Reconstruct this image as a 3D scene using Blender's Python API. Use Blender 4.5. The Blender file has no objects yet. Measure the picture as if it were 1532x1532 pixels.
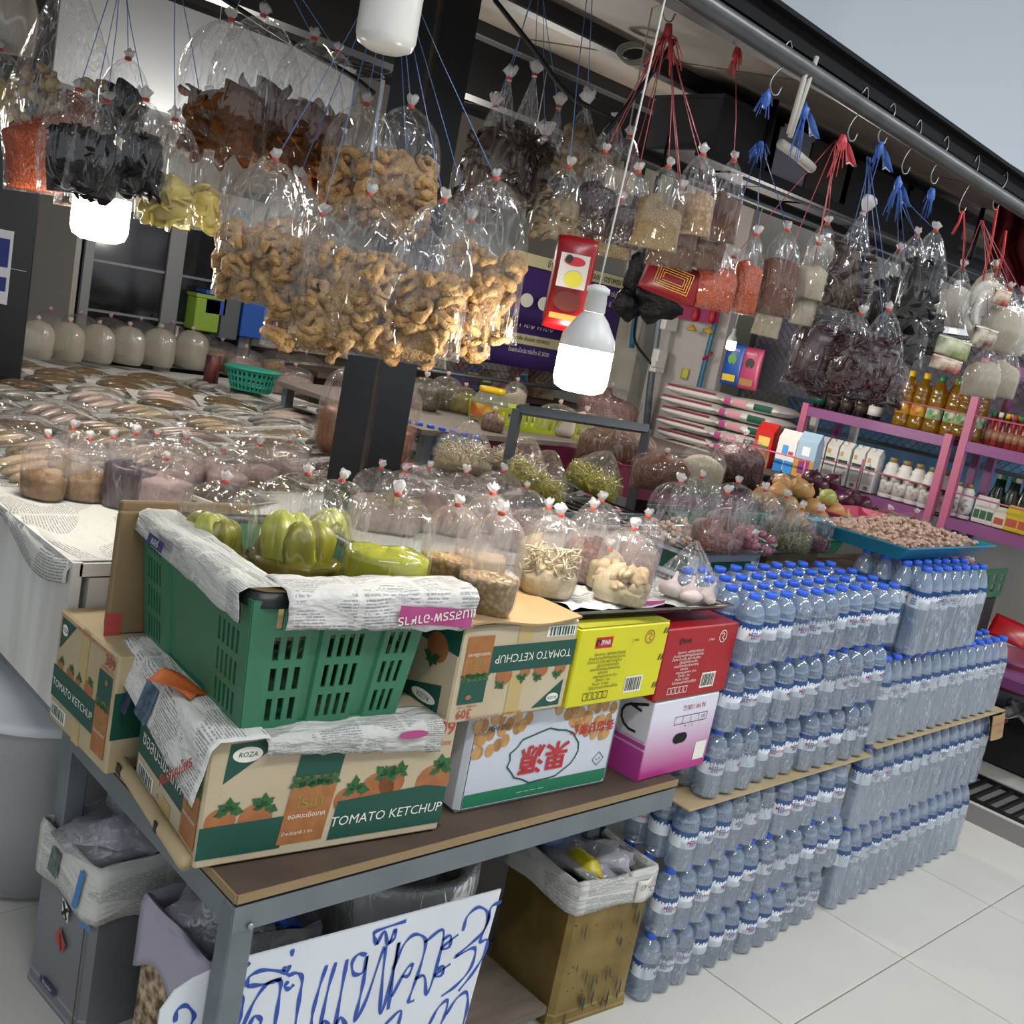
import bpy, bmesh, math, random
from mathutils import Vector, Matrix, Euler, noise
R = random.Random(7)
sc = bpy.context.scene
COL = sc.collection
V = Vector
PI = math.pi

# ---------------------------------------------------------------- camera, world, lights, exposure
EYE = V((0, 0, 1.525))
CR, CD, CF = V((.72393, -.66334, .18947)), V((.01433, -.26013, -.96547)), V((.68972, .70165, -.17881))
FPX = 1560.0
camd = bpy.data.cameras.new('camera'); camd.sensor_width = 36; camd.lens = 36 * FPX / 1532
camd.clip_start = .05; camd.clip_end = 200
cam = bpy.data.objects.new('camera', camd); COL.objects.link(cam)
cam.matrix_world = Matrix(((CR.x, -CD.x, -CF.x, EYE.x), (CR.y, -CD.y, -CF.y, EYE.y), (CR.z, -CD.z, -CF.z, EYE.z), (0, 0, 0, 1)))
sc.camera = cam
def ray(px, py): return CR * ((px - 766) / FPX) + CD * ((py - 766) / FPX) + CF
def at(px, py, x=None, y=None, z=None, d=None):
    r = ray(px, py)
    t = d if d is not None else (x - EYE.x) / r.x if x is not None else (y - EYE.y) / r.y if y is not None else (z - EYE.z) / r.z
    return EYE + r * t
def dist(p): return (p - EYE).dot(CF)

world = bpy.data.worlds.new('world'); sc.world = world; world.use_nodes = True
bg = world.node_tree.nodes['Background']; bg.inputs[0].default_value = (.88, .93, 1.0, 1); bg.inputs[1].default_value = 1.05
sc.view_settings.view_transform = 'Standard'; sc.view_settings.look = 'None'
sc.view_settings.exposure = 0.12; sc.view_settings.gamma = 1; sc.view_settings.use_curve_mapping = False
sc.cycles.adaptive_threshold = .05; sc.cycles.transparent_max_bounces = 18; sc.cycles.max_bounces = 6; sc.cycles.diffuse_bounces = 3
sc.cycles.glossy_bounces = 2; sc.cycles.transmission_bounces = 3
sc.cycles.caustics_reflective = False; sc.cycles.caustics_refractive = False
ADDED_LAMPS = [(.2, -.6, 3.7), (2.6, -.6, 3.7), (5.2, -.6, 3.7), (-.9, 2.4, 3.7), (7.6, -.6, 3.7)]   # unseen tube lamps, added over the aisles for fill light and film glints

# ---------------------------------------------------------------- helpers
def srgb(h):
    h = h.lstrip('#'); o = []
    for i in (0, 2, 4):
        c = int(h[i:i + 2], 16) / 255
        o.append(c / 12.92 if c <= .04045 else ((c + .055) / 1.055) ** 2.4)
    return (*o, 1)
MATS = {}
def mat(key, col='#888888', rough=.5, metal=0., noise_=None, bump=None, vor=None, spec=.5, trans=0., stretch=(1, 1, 1), coat=0., emit=0, sub=0):
    """noise_=(scale, colour2, contrast); vor=(scale, colour2); bump=(scale, strength)"""
    if key in MATS: return MATS[key]
    m = bpy.data.materials.new(key); m.use_nodes = True; nt = m.node_tree; b = nt.nodes['Principled BSDF']
    b.inputs['Base Color'].default_value = srgb(col); b.inputs['Roughness'].default_value = rough
    b.inputs['Metallic'].default_value = metal; b.inputs['Specular IOR Level'].default_value = spec
    if coat: b.inputs['Coat Weight'].default_value = coat
    if emit: b.inputs['Emission Color'].default_value = srgb(col); b.inputs['Emission Strength'].default_value = emit
    N = nt.nodes.new; L = nt.links.new
    if noise_ or vor or bump:
        tc = N('ShaderNodeTexCoord'); mp = N('ShaderNodeMapping'); mp.inputs['Scale'].default_value = stretch
        L(tc.outputs['Object'], mp.inputs[0])
    if noise_:
        t = N('ShaderNodeTexNoise'); t.inputs['Scale'].default_value = noise_[0]; t.inputs['Detail'].default_value = 5
        L(mp.outputs[0], t.inputs[0])
        r = N('ShaderNodeValToRGB'); k = noise_[2] if len(noise_) > 2 else .25
        r.color_ramp.elements[0].position = .5 - k; r.color_ramp.elements[1].position = .5 + k
        r.color_ramp.elements[0].color = srgb(noise_[1]); r.color_ramp.elements[1].color = srgb(col)
        L(t.outputs[0], r.inputs[0]); L(r.outputs[0], b.inputs['Base Color'])
    if vor:
        t = N('ShaderNodeTexVoronoi'); t.inputs['Scale'].default_value = vor[0]; L(mp.outputs[0], t.inputs[0])
        r = N('ShaderNodeValToRGB'); r.color_ramp.elements[0].position = .1; r.color_ramp.elements[1].position = .62
        r.color_ramp.elements[0].color = srgb(col); r.color_ramp.elements[1].color = srgb(vor[1])
        L(t.outputs['Distance'], r.inputs[0]); L(r.outputs[0], b.inputs['Base Color'])
        bp = N('ShaderNodeBump'); bp.inputs['Strength'].default_value = .6; bp.inputs['Distance'].default_value = .004; bp.invert = True
        L(t.outputs['Distance'], bp.inputs['Height']); L(bp.outputs[0], b.inputs['Normal'])
    elif bump:
        t = N('ShaderNodeTexNoise'); t.inputs['Scale'].default_value = bump[0]; t.inputs['Detail'].default_value = 4; L(mp.outputs[0], t.inputs[0])
        bp = N('ShaderNodeBump'); bp.inputs['Strength'].default_value = bump[1]; bp.inputs['Distance'].default_value = .01
        L(t.outputs[0], bp.inputs['Height']); L(bp.outputs[0], b.inputs['Normal'])
    MATS[key] = m; return m
def film(key, tint='#f4f4f4', haze=.07, gloss=.07, rim=.55, hazecol='#e8e8ec', crinkle=.55, scale=45, rough=.16, stretch=(1, 1, .35), crease_glint=.0, plain=False):
    """thin clear plastic: lets light straight through, white glint streaks painted along its creases, milky towards its edges"""
    if key in MATS: return MATS[key]
    m = bpy.data.materials.new(key); m.use_nodes = True; nt = m.node_tree; nt.nodes.clear(); N = nt.nodes.new; L = nt.links.new
    out = N('ShaderNodeOutputMaterial'); tr = N('ShaderNodeBsdfTransparent'); tr.inputs[0].default_value = srgb(tint)
    gl = N('ShaderNodeBsdfGlossy'); gl.inputs['Roughness'].default_value = rough; gl.inputs[0].default_value = (1, 1, 1, 1)
    df = N('ShaderNodeBsdfTranslucent'); df.inputs[0].default_value = srgb(hazecol)
    d2 = N('ShaderNodeBsdfDiffuse'); d2.inputs[0].default_value = srgb(hazecol)
    dm = N('ShaderNodeMixShader'); dm.inputs[0].default_value = .6; L(df.outputs[0], dm.inputs[1]); L(d2.outputs[0], dm.inputs[2])
    mh = N('ShaderNodeMixShader'); mh.inputs[0].default_value = haze
    lw = N('ShaderNodeLayerWeight'); lw.inputs[0].default_value = .25
    if not plain:
        tc = N('ShaderNodeTexCoord'); mp = N('ShaderNodeMapping'); mp.inputs['Scale'].default_value = stretch; L(tc.outputs['Object'], mp.inputs[0])
        nz = N('ShaderNodeTexNoise'); nz.inputs['Scale'].default_value = scale * .7; nz.inputs['Detail'].default_value = 1.; nz.inputs['Distortion'].default_value = 1.2; L(mp.outputs[0], nz.inputs[0])
        def mth(op, a, q, clamp=False):
            m_ = N('ShaderNodeMath'); m_.operation = op; m_.use_clamp = clamp; L(a, m_.inputs[0]); m_.inputs[1].default_value = q; return m_.outputs[0]
        dev = mth('ABSOLUTE', mth('SUBTRACT', nz.outputs[0], .5), 0)
        ridge = N('ShaderNodeMath'); ridge.operation = 'SUBTRACT'; ridge.use_clamp = True; ridge.inputs[0].default_value = 1; L(mth('MULTIPLY', dev, 30.), ridge.inputs[1])      # thin crease lines
        hs = N('ShaderNodeMath'); hs.operation = 'MULTIPLY_ADD'; hs.inputs[1].default_value = .2; L(ridge.outputs[0], hs.inputs[0]); L(nz.outputs[0], hs.inputs[2])
        bp = N('ShaderNodeBump'); bp.inputs['Strength'].default_value = crinkle; bp.inputs['Distance'].default_value = .012
        L(hs.outputs[0], bp.inputs['Height']); L(bp.outputs[0], gl.inputs['Normal']); L(bp.outputs[0], lw.inputs['Normal'])
        if crease_glint:
            hz = N('ShaderNodeMath'); hz.operation = 'MULTIPLY_ADD'; hz.inputs[1].default_value = crease_glint; hz.inputs[2].default_value = haze; L(ridge.outputs[0], hz.inputs[0]); L(hz.outputs[0], mh.inputs[0])  # haze whitened along the creases: painted glint streaks, visible in any light
    mul = N('ShaderNodeMath'); mul.operation = 'MULTIPLY_ADD'; mul.inputs[1].default_value = rim; mul.inputs[2].default_value = gloss
    L(lw.outputs['Fresnel'], mul.inputs[0]); L(tr.outputs[0], mh.inputs[1]); L(dm.outputs[0], mh.inputs[2])
    mg = N('ShaderNodeMixShader'); L(mul.outputs[0], mg.inputs[0]); L(mh.outputs[0], mg.inputs[1]); L(gl.outputs[0], mg.inputs[2])
    L(mg.outputs[0], out.inputs[0]); MATS[key] = m; return m
def paper(key, ink='#55555c', lines=60., cols=5., tint='#c6c5be', ink_amt=.6):
    """newsprint: columns of grey type on off-white paper, laid out in the sheet's own UV"""
    if key in MATS: return MATS[key]
    m = bpy.data.materials.new(key); m.use_nodes = True; nt = m.node_tree; b = nt.nodes['Principled BSDF']; N = nt.nodes.new; L = nt.links.new
    b.inputs['Roughness'].default_value = .8; b.inputs['Specular IOR Level'].default_value = .2
    uv = N('ShaderNodeUVMap'); sp = N('ShaderNodeSeparateXYZ'); L(uv.outputs[0], sp.inputs[0])
    def mth(op, a, bb=None, c=None):
        n = N('ShaderNodeMath'); n.operation = op
        for i, q in enumerate((a, bb, c)):
            if q is None: continue
            if isinstance(q, (int, float)): n.inputs[i].default_value = q
            else: L(q, n.inputs[i])
        return n.outputs[0]
    ln = mth('GREATER_THAN', mth('FRACT', mth('MULTIPLY', sp.outputs[1], lines)), .5)
    cl = mth('GREATER_THAN', mth('FRACT', mth('MULTIPLY', sp.outputs[0], cols)), .1)
    mp = N('ShaderNodeMapping'); mp.inputs['Scale'].default_value = (cols * 26, lines * .9, 1); L(uv.outputs[0], mp.inputs[0])
    nz = N('ShaderNodeTexNoise'); nz.inputs['Scale'].default_value = 1; nz.inputs['Detail'].default_value = 1; L(mp.outputs[0], nz.inputs[0])
    wd = mth('GREATER_THAN', nz.outputs[0], .42)
    blk = N('ShaderNodeTexNoise'); blk.inputs['Scale'].default_value = 3.2; blk.inputs['Detail'].default_value = 0; L(uv.outputs[0], blk.inputs[0])
    has = mth('GREATER_THAN', blk.outputs[0], .44)
    f = mth('MULTIPLY', mth('MULTIPLY', mth('MULTIPLY', ln, cl), mth('MULTIPLY', wd, has)), ink_amt)
    mx = N('ShaderNodeMix'); mx.data_type = 'RGBA'; mx.inputs[6].default_value = srgb(tint); mx.inputs[7].default_value = srgb(ink); L(f, mx.inputs[0])
    L(mx.outputs[2], b.inputs['Base Color'])
    n2 = N('ShaderNodeTexNoise'); n2.inputs['Scale'].default_value = 9; L(uv.outputs[0], n2.inputs[0])
    bp = N('ShaderNodeBump'); bp.inputs['Strength'].default_value = .5; bp.inputs['Distance'].default_value = .02; L(n2.outputs[0], bp.inputs['Height']); L(bp.outputs[0], b.inputs['Normal'])
    MATS[key] = m; return m

def frame(o, zdir, xhint=V((1, 0, 0))):
    z = V(zdir).normalized(); x = (V(xhint) - z * z.dot(V(xhint)))
    if x.length < 1e-4: x = V((0, 1, 0)) - z * z.y
    x.normalize(); y = z.cross(x)
    return Matrix(((x.x, y.x, z.x, o[0]), (x.y, y.y, z.y, o[1]), (x.z, y.z, z.z, o[2]), (0, 0, 0, 1)))
def TR(x=0, y=0, z=0, rz=0, rx=0, ry=0): return Matrix.Translation((x, y, z)) @ Euler((rx, ry, rz)).to_matrix().to_4x4()
class MB:
    def __init__(s): s.v = []; s.f = []; s.uv = None
    def add(s, vs, fs, M=None):
        o = len(s.v); s.v += [tuple(M @ V(p)) if M else tuple(p) for p in vs]; s.f += [tuple(i + o for i in f) for f in fs]; return s
    def box(s, c, d, M=None, taper=1.):
        x, y, z = d[0] / 2, d[1] / 2, d[2] / 2; t = taper
        vs = [(c[0] + a * x * (t if k > 0 else 1), c[1] + b * y * (t if k > 0 else 1), c[2] + k * z) for k in (-1, 1) for a, b in ((-1, -1), (1, -1), (1, 1), (-1, 1))]
        return s.add(vs, [(3, 2, 1, 0), (4, 5, 6, 7), (0, 1, 5, 4), (1, 2, 6, 5), (2, 3, 7, 6), (3, 0, 4, 7)], M)
    def cbox(s, c, d, b=.004, M=None):
        bm = bmesh.new(); bmesh.ops.create_cube(bm, size=1)
        for q in bm.verts: q.co = V((q.co.x * d[0] + c[0], q.co.y * d[1] + c[1], q.co.z * d[2] + c[2]))
        bmesh.ops.bevel(bm, geom=list(bm.edges), offset=b, segments=1, affect='EDGES')
        bm.verts.index_update(); s.add([tuple(q.co) for q in bm.verts], [tuple(x.index for x in f.verts) for f in bm.faces], M); bm.free(); return s
    def loft(s, rings, cap0=True, cap1=True, M=None):
        n = len(rings[0]); vs = [p for r in rings for p in r]; fs = []
        for i in range(len(rings) - 1):
            for j in range(n):
                k = (j + 1) % n; fs.append((i * n + j, i * n + k, (i + 1) * n + k, (i + 1) * n + j))
        if cap0: fs.append(tuple(reversed(range(n))))
        if cap1: fs.append(tuple(range((len(rings) - 1) * n, len(rings) * n)))
        return s.add(vs, fs, M)
    def lathe(s, prof, n=20, M=None, cap0=True, cap1=True):
        return s.loft([[(r * math.cos(2 * PI * j / n), r * math.sin(2 * PI * j / n), z) for j in range(n)] for r, z in prof], cap0, cap1, M)
    def tube(s, pts, r, n=6, M=None, cap=True):
        pts = [V(p) for p in pts]; rings = []; x = V((.31, .87, .4))
        for i, p in enumerate(pts):
            t = (pts[min(i + 1, len(pts) - 1)] - pts[max(i - 1, 0)])
            t = t.normalized() if t.length > 1e-9 else V((0, 0, 1))
            x = x - t * t.dot(x)
            if x.length < 1e-4: x = V((1, 0, 0)) - t * t.x
            x.normalize(); y = t.cross(x); rr = r(i / max(1, len(pts) - 1)) if callable(r) else r
            rings.append([tuple(p + (x * math.cos(2 * PI * j / n) + y * math.sin(2 * PI * j / n)) * rr) for j in range(n)])
        return s.loft(rings, cap, cap, M)
    def blob(s, c, d, n=8, m=5, amp=0., seed=0, M=None):
        rings = []
        for i in range(m + 1):
            a = -PI / 2 + PI * (i + .02) / (m + .04)
            ring = []
            for j in range(n):
                b = 2 * PI * j / n; p = V((math.cos(a) * math.cos(b), math.cos(a) * math.sin(b), math.sin(a)))
                k = 1 + amp * noise.noise(p * 1.7 + V((seed * 3.1, seed, 0)))
                ring.append((c[0] + p.x * d[0] * k, c[1] + p.y * d[1] * k, c[2] + p.z * d[2] * k))
            rings.append(ring)
        return s.loft(rings, True, True, M)
    def grid(s, fn, nu, nv, uv=True):
        o = len(s.v); s.uv = s.uv or {}
        for j in range(nv + 1):
            for i in range(nu + 1):
                s.v.append(tuple(fn(i / nu, j / nv))); s.uv[len(s.v) - 1] = (i / nu, j / nv)
        for j in range(nv):
            for i in range(nu):
                a = o + j * (nu + 1) + i; s.f.append((a, a + 1, a + nu + 2, a + nu + 1))
        return s
    def mesh(s, name, m, smooth=True):
        me = bpy.data.meshes.new(name); me.from_pydata(s.v, [], s.f)
        if smooth: me.polygons.foreach_set('use_smooth', [True] * len(me.polygons))
        if s.uv:
            l = me.uv_layers.new(name='UVMap')
            for lp in me.loops: l.data[lp.index].uv = s.uv.get(lp.vertex_index, (0, 0))
        me.materials.append(m); me.update(); return me
    def build(s, name, m, parent=None, M=None, smooth=True, solid=0):
        return put(name, s.mesh(name, m, smooth), parent, M, solid)
def put(name, me, parent=None, M=None, solid=0):
    o = bpy.data.objects.new(name, me); COL.objects.link(o)
    if parent is not None: o.parent = parent
    if M is not None: o.matrix_local = M if isinstance(M, Matrix) else Matrix.Translation(M)
    if solid:
        md = o.modifiers.new('thickness', 'SOLIDIFY'); md.thickness = solid; md.offset = 0
    return o
def tag(o, label=None, cat=None, group=None, kind=None):
    if label: o['label'] = label
    if cat: o['category'] = cat
    if group: o['group'] = group
    if kind: o['kind'] = kind
    return o
def thing(name, label, cat, M=None, group=None):
    o = bpy.data.objects.new(name, None); COL.objects.link(o); o.empty_display_size = .05
    if M is not None: o.matrix_local = M if isinstance(M, Matrix) else Matrix.Translation(M)
    return tag(o, label, cat, group)
def struct(name, mb, m, smooth=False, M=None):
    o = mb.build(name, m, None, M, smooth); o['kind'] = 'structure'; return o
def children(o): return [c for c in list(COL.objects) if c.parent == o]
TXT = {}
def text_mesh(body, m, size=1., align='CENTER', bold=0., sx=1., shear=0., ext=0.):
    key = (body, m.name, size, align, bold, sx, shear, ext)
    if key in TXT: return TXT[key]
    cu = bpy.data.curves.new('lettering', 'FONT'); cu.body = body; cu.size = size; cu.align_x = align; cu.align_y = 'CENTER'
    cu.offset = bold * size; cu.resolution_u = 2; cu.shear = shear; cu.extrude = ext
    ob = bpy.data.objects.new('lettering', cu); COL.objects.link(ob)
    bpy.context.view_layer.update()
    me = bpy.data.meshes.new_from_object(ob.evaluated_get(bpy.context.evaluated_depsgraph_get()))
    bpy.data.objects.remove(ob); me.name = 'lettering'; me.materials.clear(); me.materials.append(m)
    if sx != 1:
        for q in me.vertices: q.co.x *= sx
    TXT[key] = me; return me
class Face:
    """a flat face of a thing: uv in metres from its lower-left corner; print is laid on it in thin layers"""
    def __init__(s, o, u, v, w, h, parent, flip=False):
        s.o, s.u, s.v, s.w, s.h, s.p, s.flip = V(o), V(u).normalized(), V(v).normalized(), w, h, parent, flip
        s.n = s.u.cross(s.v); s.k = 0
    def pt(s, a, b, lift):
        if s.flip: a, b = 1 - a, 1 - b
        return s.o + s.u * (a * s.w) + s.v * (b * s.h) + s.n * lift
    def poly(s, name, polys, m, lift=1):
        mb = MB()
        for pl in polys:
            mb.add([s.pt(a, b, .0007 * lift) for a, b in pl], [tuple(range(len(pl)))])
        o = mb.build(name, m, s.p, smooth=False)
        if len(polys) > 1: o['kind'] = 'stuff'
        return o
    def rect(s, name, a, b, c, d, m, lift=1): return s.poly(name, [[(a, b), (c, b), (c, d), (a, d)]], m, lift)
    def ell(s, a, b, ra, rb, n=14, rot=0): return [(a + ra * math.cos(2 * PI * i / n + rot), b + rb * math.sin(2 * PI * i / n + rot)) for i in range(n)]
    def text(s, body, a, b, hgt, m, lift=2, rot=0, sx=1., bold=0., name='printed_lettering', shear=0.):
        me = text_mesh(body, m, hgt, 'CENTER', bold, sx, shear)
        u, v = (s.u, s.v) if not s.flip else (-s.u, -s.v)
        if rot: u, v = u * math.cos(rot) + v * math.sin(rot), v * math.cos(rot) - u * math.sin(rot)
        p = s.pt(a, b, .0007 * lift)
        return put(name, me, s.p, Matrix(((u.x, v.x, s.n.x, p.x), (u.y, v.y, s.n.y, p.y), (u.z, v.z, s.n.z, p.z), (0, 0, 0, 1))))
    def lines(s, name, segs, r, m, lift=1.5):
        mb = MB()
        for pl in segs:
            P = [V(q) for q in pl]
            for i in range(len(P) - 1):
                a = V((P[i][0] * s.w, P[i][1] * s.h)); b = V((P[i + 1][0] * s.w, P[i + 1][1] * s.h)); t = (b - a)
                if t.length < 1e-6: continue
                t.normalize(); q = V((-t.y, t.x)) * r; e = t * r * .6
                mb.add([s.pt(c.x / s.w, c.y / s.h, .0007 * lift + i * 1e-6) for c in (a - q - e, b - q + e, b + q + e, a + q - e)], [(0, 1, 2, 3)])
        return mb.build(name, m, s.p, smooth=False)
def boxfaces(root, w, d, h, flipped=False):
    """faces of a carton standing with its front-left-bottom corner at the root's origin, front towards -y"""
    return dict(front=Face((0, 0, 0), (1, 0, 0), (0, 0, 1), w, h, root, flipped), left=Face((0, d, 0), (0, -1, 0), (0, 0, 1), d, h, root, flipped),
                right=Face((w, 0, 0), (0, 1, 0), (0, 0, 1), d, h, root, flipped), top=Face((0, 0, h), (1, 0, 0), (0, 1, 0), w, d, root))
def spline(pts, n=6):
    """smooth curve through points"""
    P = [V(p) for p in pts]; P = [P[0] * 2 - P[1]] + P + [P[-1] * 2 - P[-2]]; out = []
    for i in range(1, len(P) - 2):
        a, b, c, d = P[i - 1:i + 3]
        for k in range(n):
            t = k / n
            out.append(.5 * ((2 * b) + (c - a) * t + (2 * a - 5 * b + 4 * c - d) * t * t + (3 * b - a - 3 * c + d) * t ** 3))
    out.append(P[-2]); return out

# ---------------------------------------------------------------- the hall: floor, ceiling, added lamps
tile_m = mat('floor_tile', '#cfccc4', .32, noise_=(2.5, '#c3c0b8', .3), bump=(60, .02), spec=.35)
grout_m = mat('grout', '#6e6b66', .9)
floor = struct('floor', MB().box((3, 2, -.03), (26, 24, .05)), grout_m)
tb = MB().cbox((0, 0, -.0045), (.5965, .5965, .009), .0012)
tme = tb.mesh('tile', tile_m, False)
for i in range(-6, 13):
    for j in range(-6, 7):
        cx, cy = 2.834 + .6 * i + .3, 1.0 + .6 * j + .3
        d = dist(V((cx, cy, 0)))
        if d < .3 or d > 11 or (4.2 < cx < 4.7): continue
        put('tile', tme, floor, (cx, cy, 0))
for j in range(-6, 7):      # cut tiles beside the drain
    put('tile', MB().cbox((0, 0, -.0045), (.03, .5965, .009), .001).mesh('tile', tile_m, False), floor, (4.251, 1.3 + .6 * j, 0)) if j > -7 else None
dr = thing('floor_drain_grate', 'black slotted drain grate set in the tiled floor beyond the stacked bottles', 'drain grate', TR(4.42, 1.2, 0))
blk = mat('black_iron', '#1b1c1e', .5, .4)
MB().box((-.15, 0, .004), (.02, 4, .012)).box((.15, 0, .004), (.02, 4, .012)).build('frame', blk, dr, smooth=False)
sl = MB().cbox((0, 0, 0), (.28, .022, .012), .003).mesh('slat', blk, False)
for k in range(44): put('slat', sl, dr, (0, -1.2 + k * .055, .003))
ceil_m = bpy.data.materials.new('ceiling_translucent'); ceil_m.use_nodes = True      # milky translucent roof sheet: daylight from above comes through it
_nt = ceil_m.node_tree; _b = _nt.nodes['Principled BSDF']; _b.inputs['Base Color'].default_value = srgb('#c2cacd'); _b.inputs['Roughness'].default_value = .25
_t = _nt.nodes.new('ShaderNodeBsdfTranslucent'); _t.inputs[0].default_value = srgb('#c2cbd0'); _x = _nt.nodes.new('ShaderNodeMixShader'); _x.inputs[0].default_value = .55
_nt.links.new(_b.outputs[0], _x.inputs[1]); _nt.links.new(_t.outputs[0], _x.inputs[2]); _nt.links.new(_x.outputs[0], _nt.nodes['Material Output'].inputs[0])
_n = _nt.nodes.new('ShaderNodeTexNoise'); _n.inputs['Scale'].default_value = .9; _bp = _nt.nodes.new('ShaderNodeBump'); _bp.inputs['Strength'].default_value = .25; _nt.links.new(_n.outputs[0], _bp.inputs['Height']); _nt.links.new(_bp.outputs[0], _b.inputs['Normal'])
struct('ceiling', MB().add([(-8, -11, 4.0), (18, -11, 4.0), (18, 15, 4.0), (-8, 15, 4.0)], [(3, 2, 1, 0)]), ceil_m)
white_em = mat('tube_glow', '#f4f8ff', .3, emit=45)
fix_m = mat('lamp_white', '#e8e8e6', .35)
for k, p in enumerate(ADDED_LAMPS):
    hall = k < len(ADDED_LAMPS)
    t = thing('added_tube_lamp', '%s unseen long white tube lamp added under the hall ceiling' % ['first', 'second', 'third', 'fourth', 'fifth'][k], 'lamp', TR(*p), 'unseen tube lamps added overhead')
    L_ = 1.5 if hall else 1.2
    MB().cbox((0, 0, .05), (L_, .06, .04), .01).build('housing', fix_m, t, smooth=False)
    for yy in (-.05, .05): MB().tube([(-L_ / 2 + .02, yy, 0), (L_ / 2 - .02, yy, 0)], .014, 10).build('tube', white_em, t)
    top = 4.0 - p[2] if hall else 2.62 - p[2]
    for xx in (-.6, .6) if hall else (-.4, .4): MB().tube([(xx, 0, .07), (xx, 0, top)], .004, 5).build('suspension_rod', fix_m, t)
    ld = bpy.data.lights.new('added_tube_light', 'AREA'); ld.shape = 'RECTANGLE'; ld.size = L_; ld.size_y = .16; ld.energy = 34; ld.color = (1, .98, .95)
    lo = bpy.data.objects.new('added_tube_light', ld); COL.objects.link(lo); lo.parent = t; lo.location = (0, 0, -.03)

# ---------------------------------------------------------------- the stall: roof, pipe, posts, walls
black_paint = mat('black_paint', '#0c0f14', .35, noise_=(9, '#12161c'), spec=.5)
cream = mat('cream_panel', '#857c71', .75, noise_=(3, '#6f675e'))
struct('trim_1', MB().box((0, 0, 0), (9, .02, .05)).box((0, -.01, .022), (9, .05, .01)), mat('fascia_black', '#0d0d0e', .8, spec=.2), M=TR(2.6, 1.462, 2.222, 0, 0, .03))   # roof fascia
RZ = lambda y: 2.235 + .15 * (y - 1.46)          # the stall roof rises towards its back
sroof = struct('ceiling_stall', MB().add([(-1.6, 1.475, RZ(1.475) + .008), (7.4, 1.475, RZ(1.475) + .008), (7.4, 6.9, RZ(6.9) + .02), (-1.6, 6.9, RZ(6.9) + .02), (-1.6, 1.475, RZ(1.475) + .02), (7.4, 1.475, RZ(1.475) + .02), (7.4, 6.9, RZ(6.9) + .05), (-1.6, 6.9, RZ(6.9) + .05)], [(3, 2, 1, 0), (4, 5, 6, 7), (0, 1, 5, 4), (1, 2, 6, 5), (2, 3, 7, 6), (3, 0, 4, 7)]), mat('roof_dark', '#5a544d', .8))
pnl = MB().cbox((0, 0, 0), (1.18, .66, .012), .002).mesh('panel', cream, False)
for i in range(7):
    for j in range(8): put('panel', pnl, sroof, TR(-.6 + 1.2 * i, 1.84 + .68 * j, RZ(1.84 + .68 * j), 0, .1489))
bt = MB().cbox((0, 0, 0), (9.0, .05, .05), .004).mesh('batten', mat('batten_grey', '#3b3b3d', .6), False)
for j in range(9): put('batten', bt, sroof, (2.9, 1.50 + .68 * j, RZ(1.50 + .68 * j) - .03))
bb = struct('trim_2', MB().box((2.9, 3.1, 2.36), (9, .09, .20)), mat('beam_black', '#17181a', .5))
pipe = MB().tube([(-1.0, 1.45, 2.275), (7.2, 1.45, 2.03)], .021, 14).build('hanging_pipe', mat('pipe_grey', '#4d4f50', .38, .6, noise_=(14, '#606263')))
tag(pipe, 'long grey steel pipe with hooks under the stall roof edge', 'pipe')
# steel column in front of the trays
post = thing('steel_column', 'thick black painted steel column rising behind the green crate', 'column', TR(1.76, 2.42, 0, .12))
MB().cbox((0, 0, 1.32), (.15, .15, 2.64), .008).build('shaft', black_paint, post, smooth=False)
MB().box((-.077, -.077, 1.6), (.012, .012, 2.1)).build('weld_seam', mat('rust_seam', '#3a2d24', .8, noise_=(30, '#15120f')), post, smooth=False)
post2 = thing('steel_column', 'black steel column at far end beside the white bags', 'column', TR(1.28, 4.25, 0, .05))
MB().cbox((0, 0, 1.32), (.19, .19, 2.64), .008).build('shaft', black_paint, post2, smooth=False)
pn = thing('paper_notice', 'white paper notice with blue print taped to the black column', 'notice', frame(at(-4, 398, d=3.72), (-.6, -.8, 0), (.8, -.6, 0)))
MB().box((0, 0, 0), (.2, .001, .001)).grid(lambda u, v: ((u - .5) * .09, (v - .5) * .26 - .0, 0), 2, 2).build('sheet', mat('white_sheet', '#e6e6e8', .7), pn, M=Matrix.Rotation(0, 4, 'X'), smooth=False, solid=.001)
MB().box((0, .05, .001), (.07, .1, .001)).box((0, -.06, .001), (.07, .05, .001)).build('printed_block', mat('ink_blue', '#27357f', .6), pn, smooth=False)
wallp = mat('wall_white', '#bdb6ab', .75, noise_=(2, '#aca498'))
struct('wall_back', MB().box((3.0, 6.85, 1.6), (14, .08, 3.2)), wallp)
struct('wall_side', MB().box((8.1, 2.6, .4), (.08, 8.6, .8)).box((8.1, 5.4, 1.8), (.08, 3, 3)), wallp)

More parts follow.
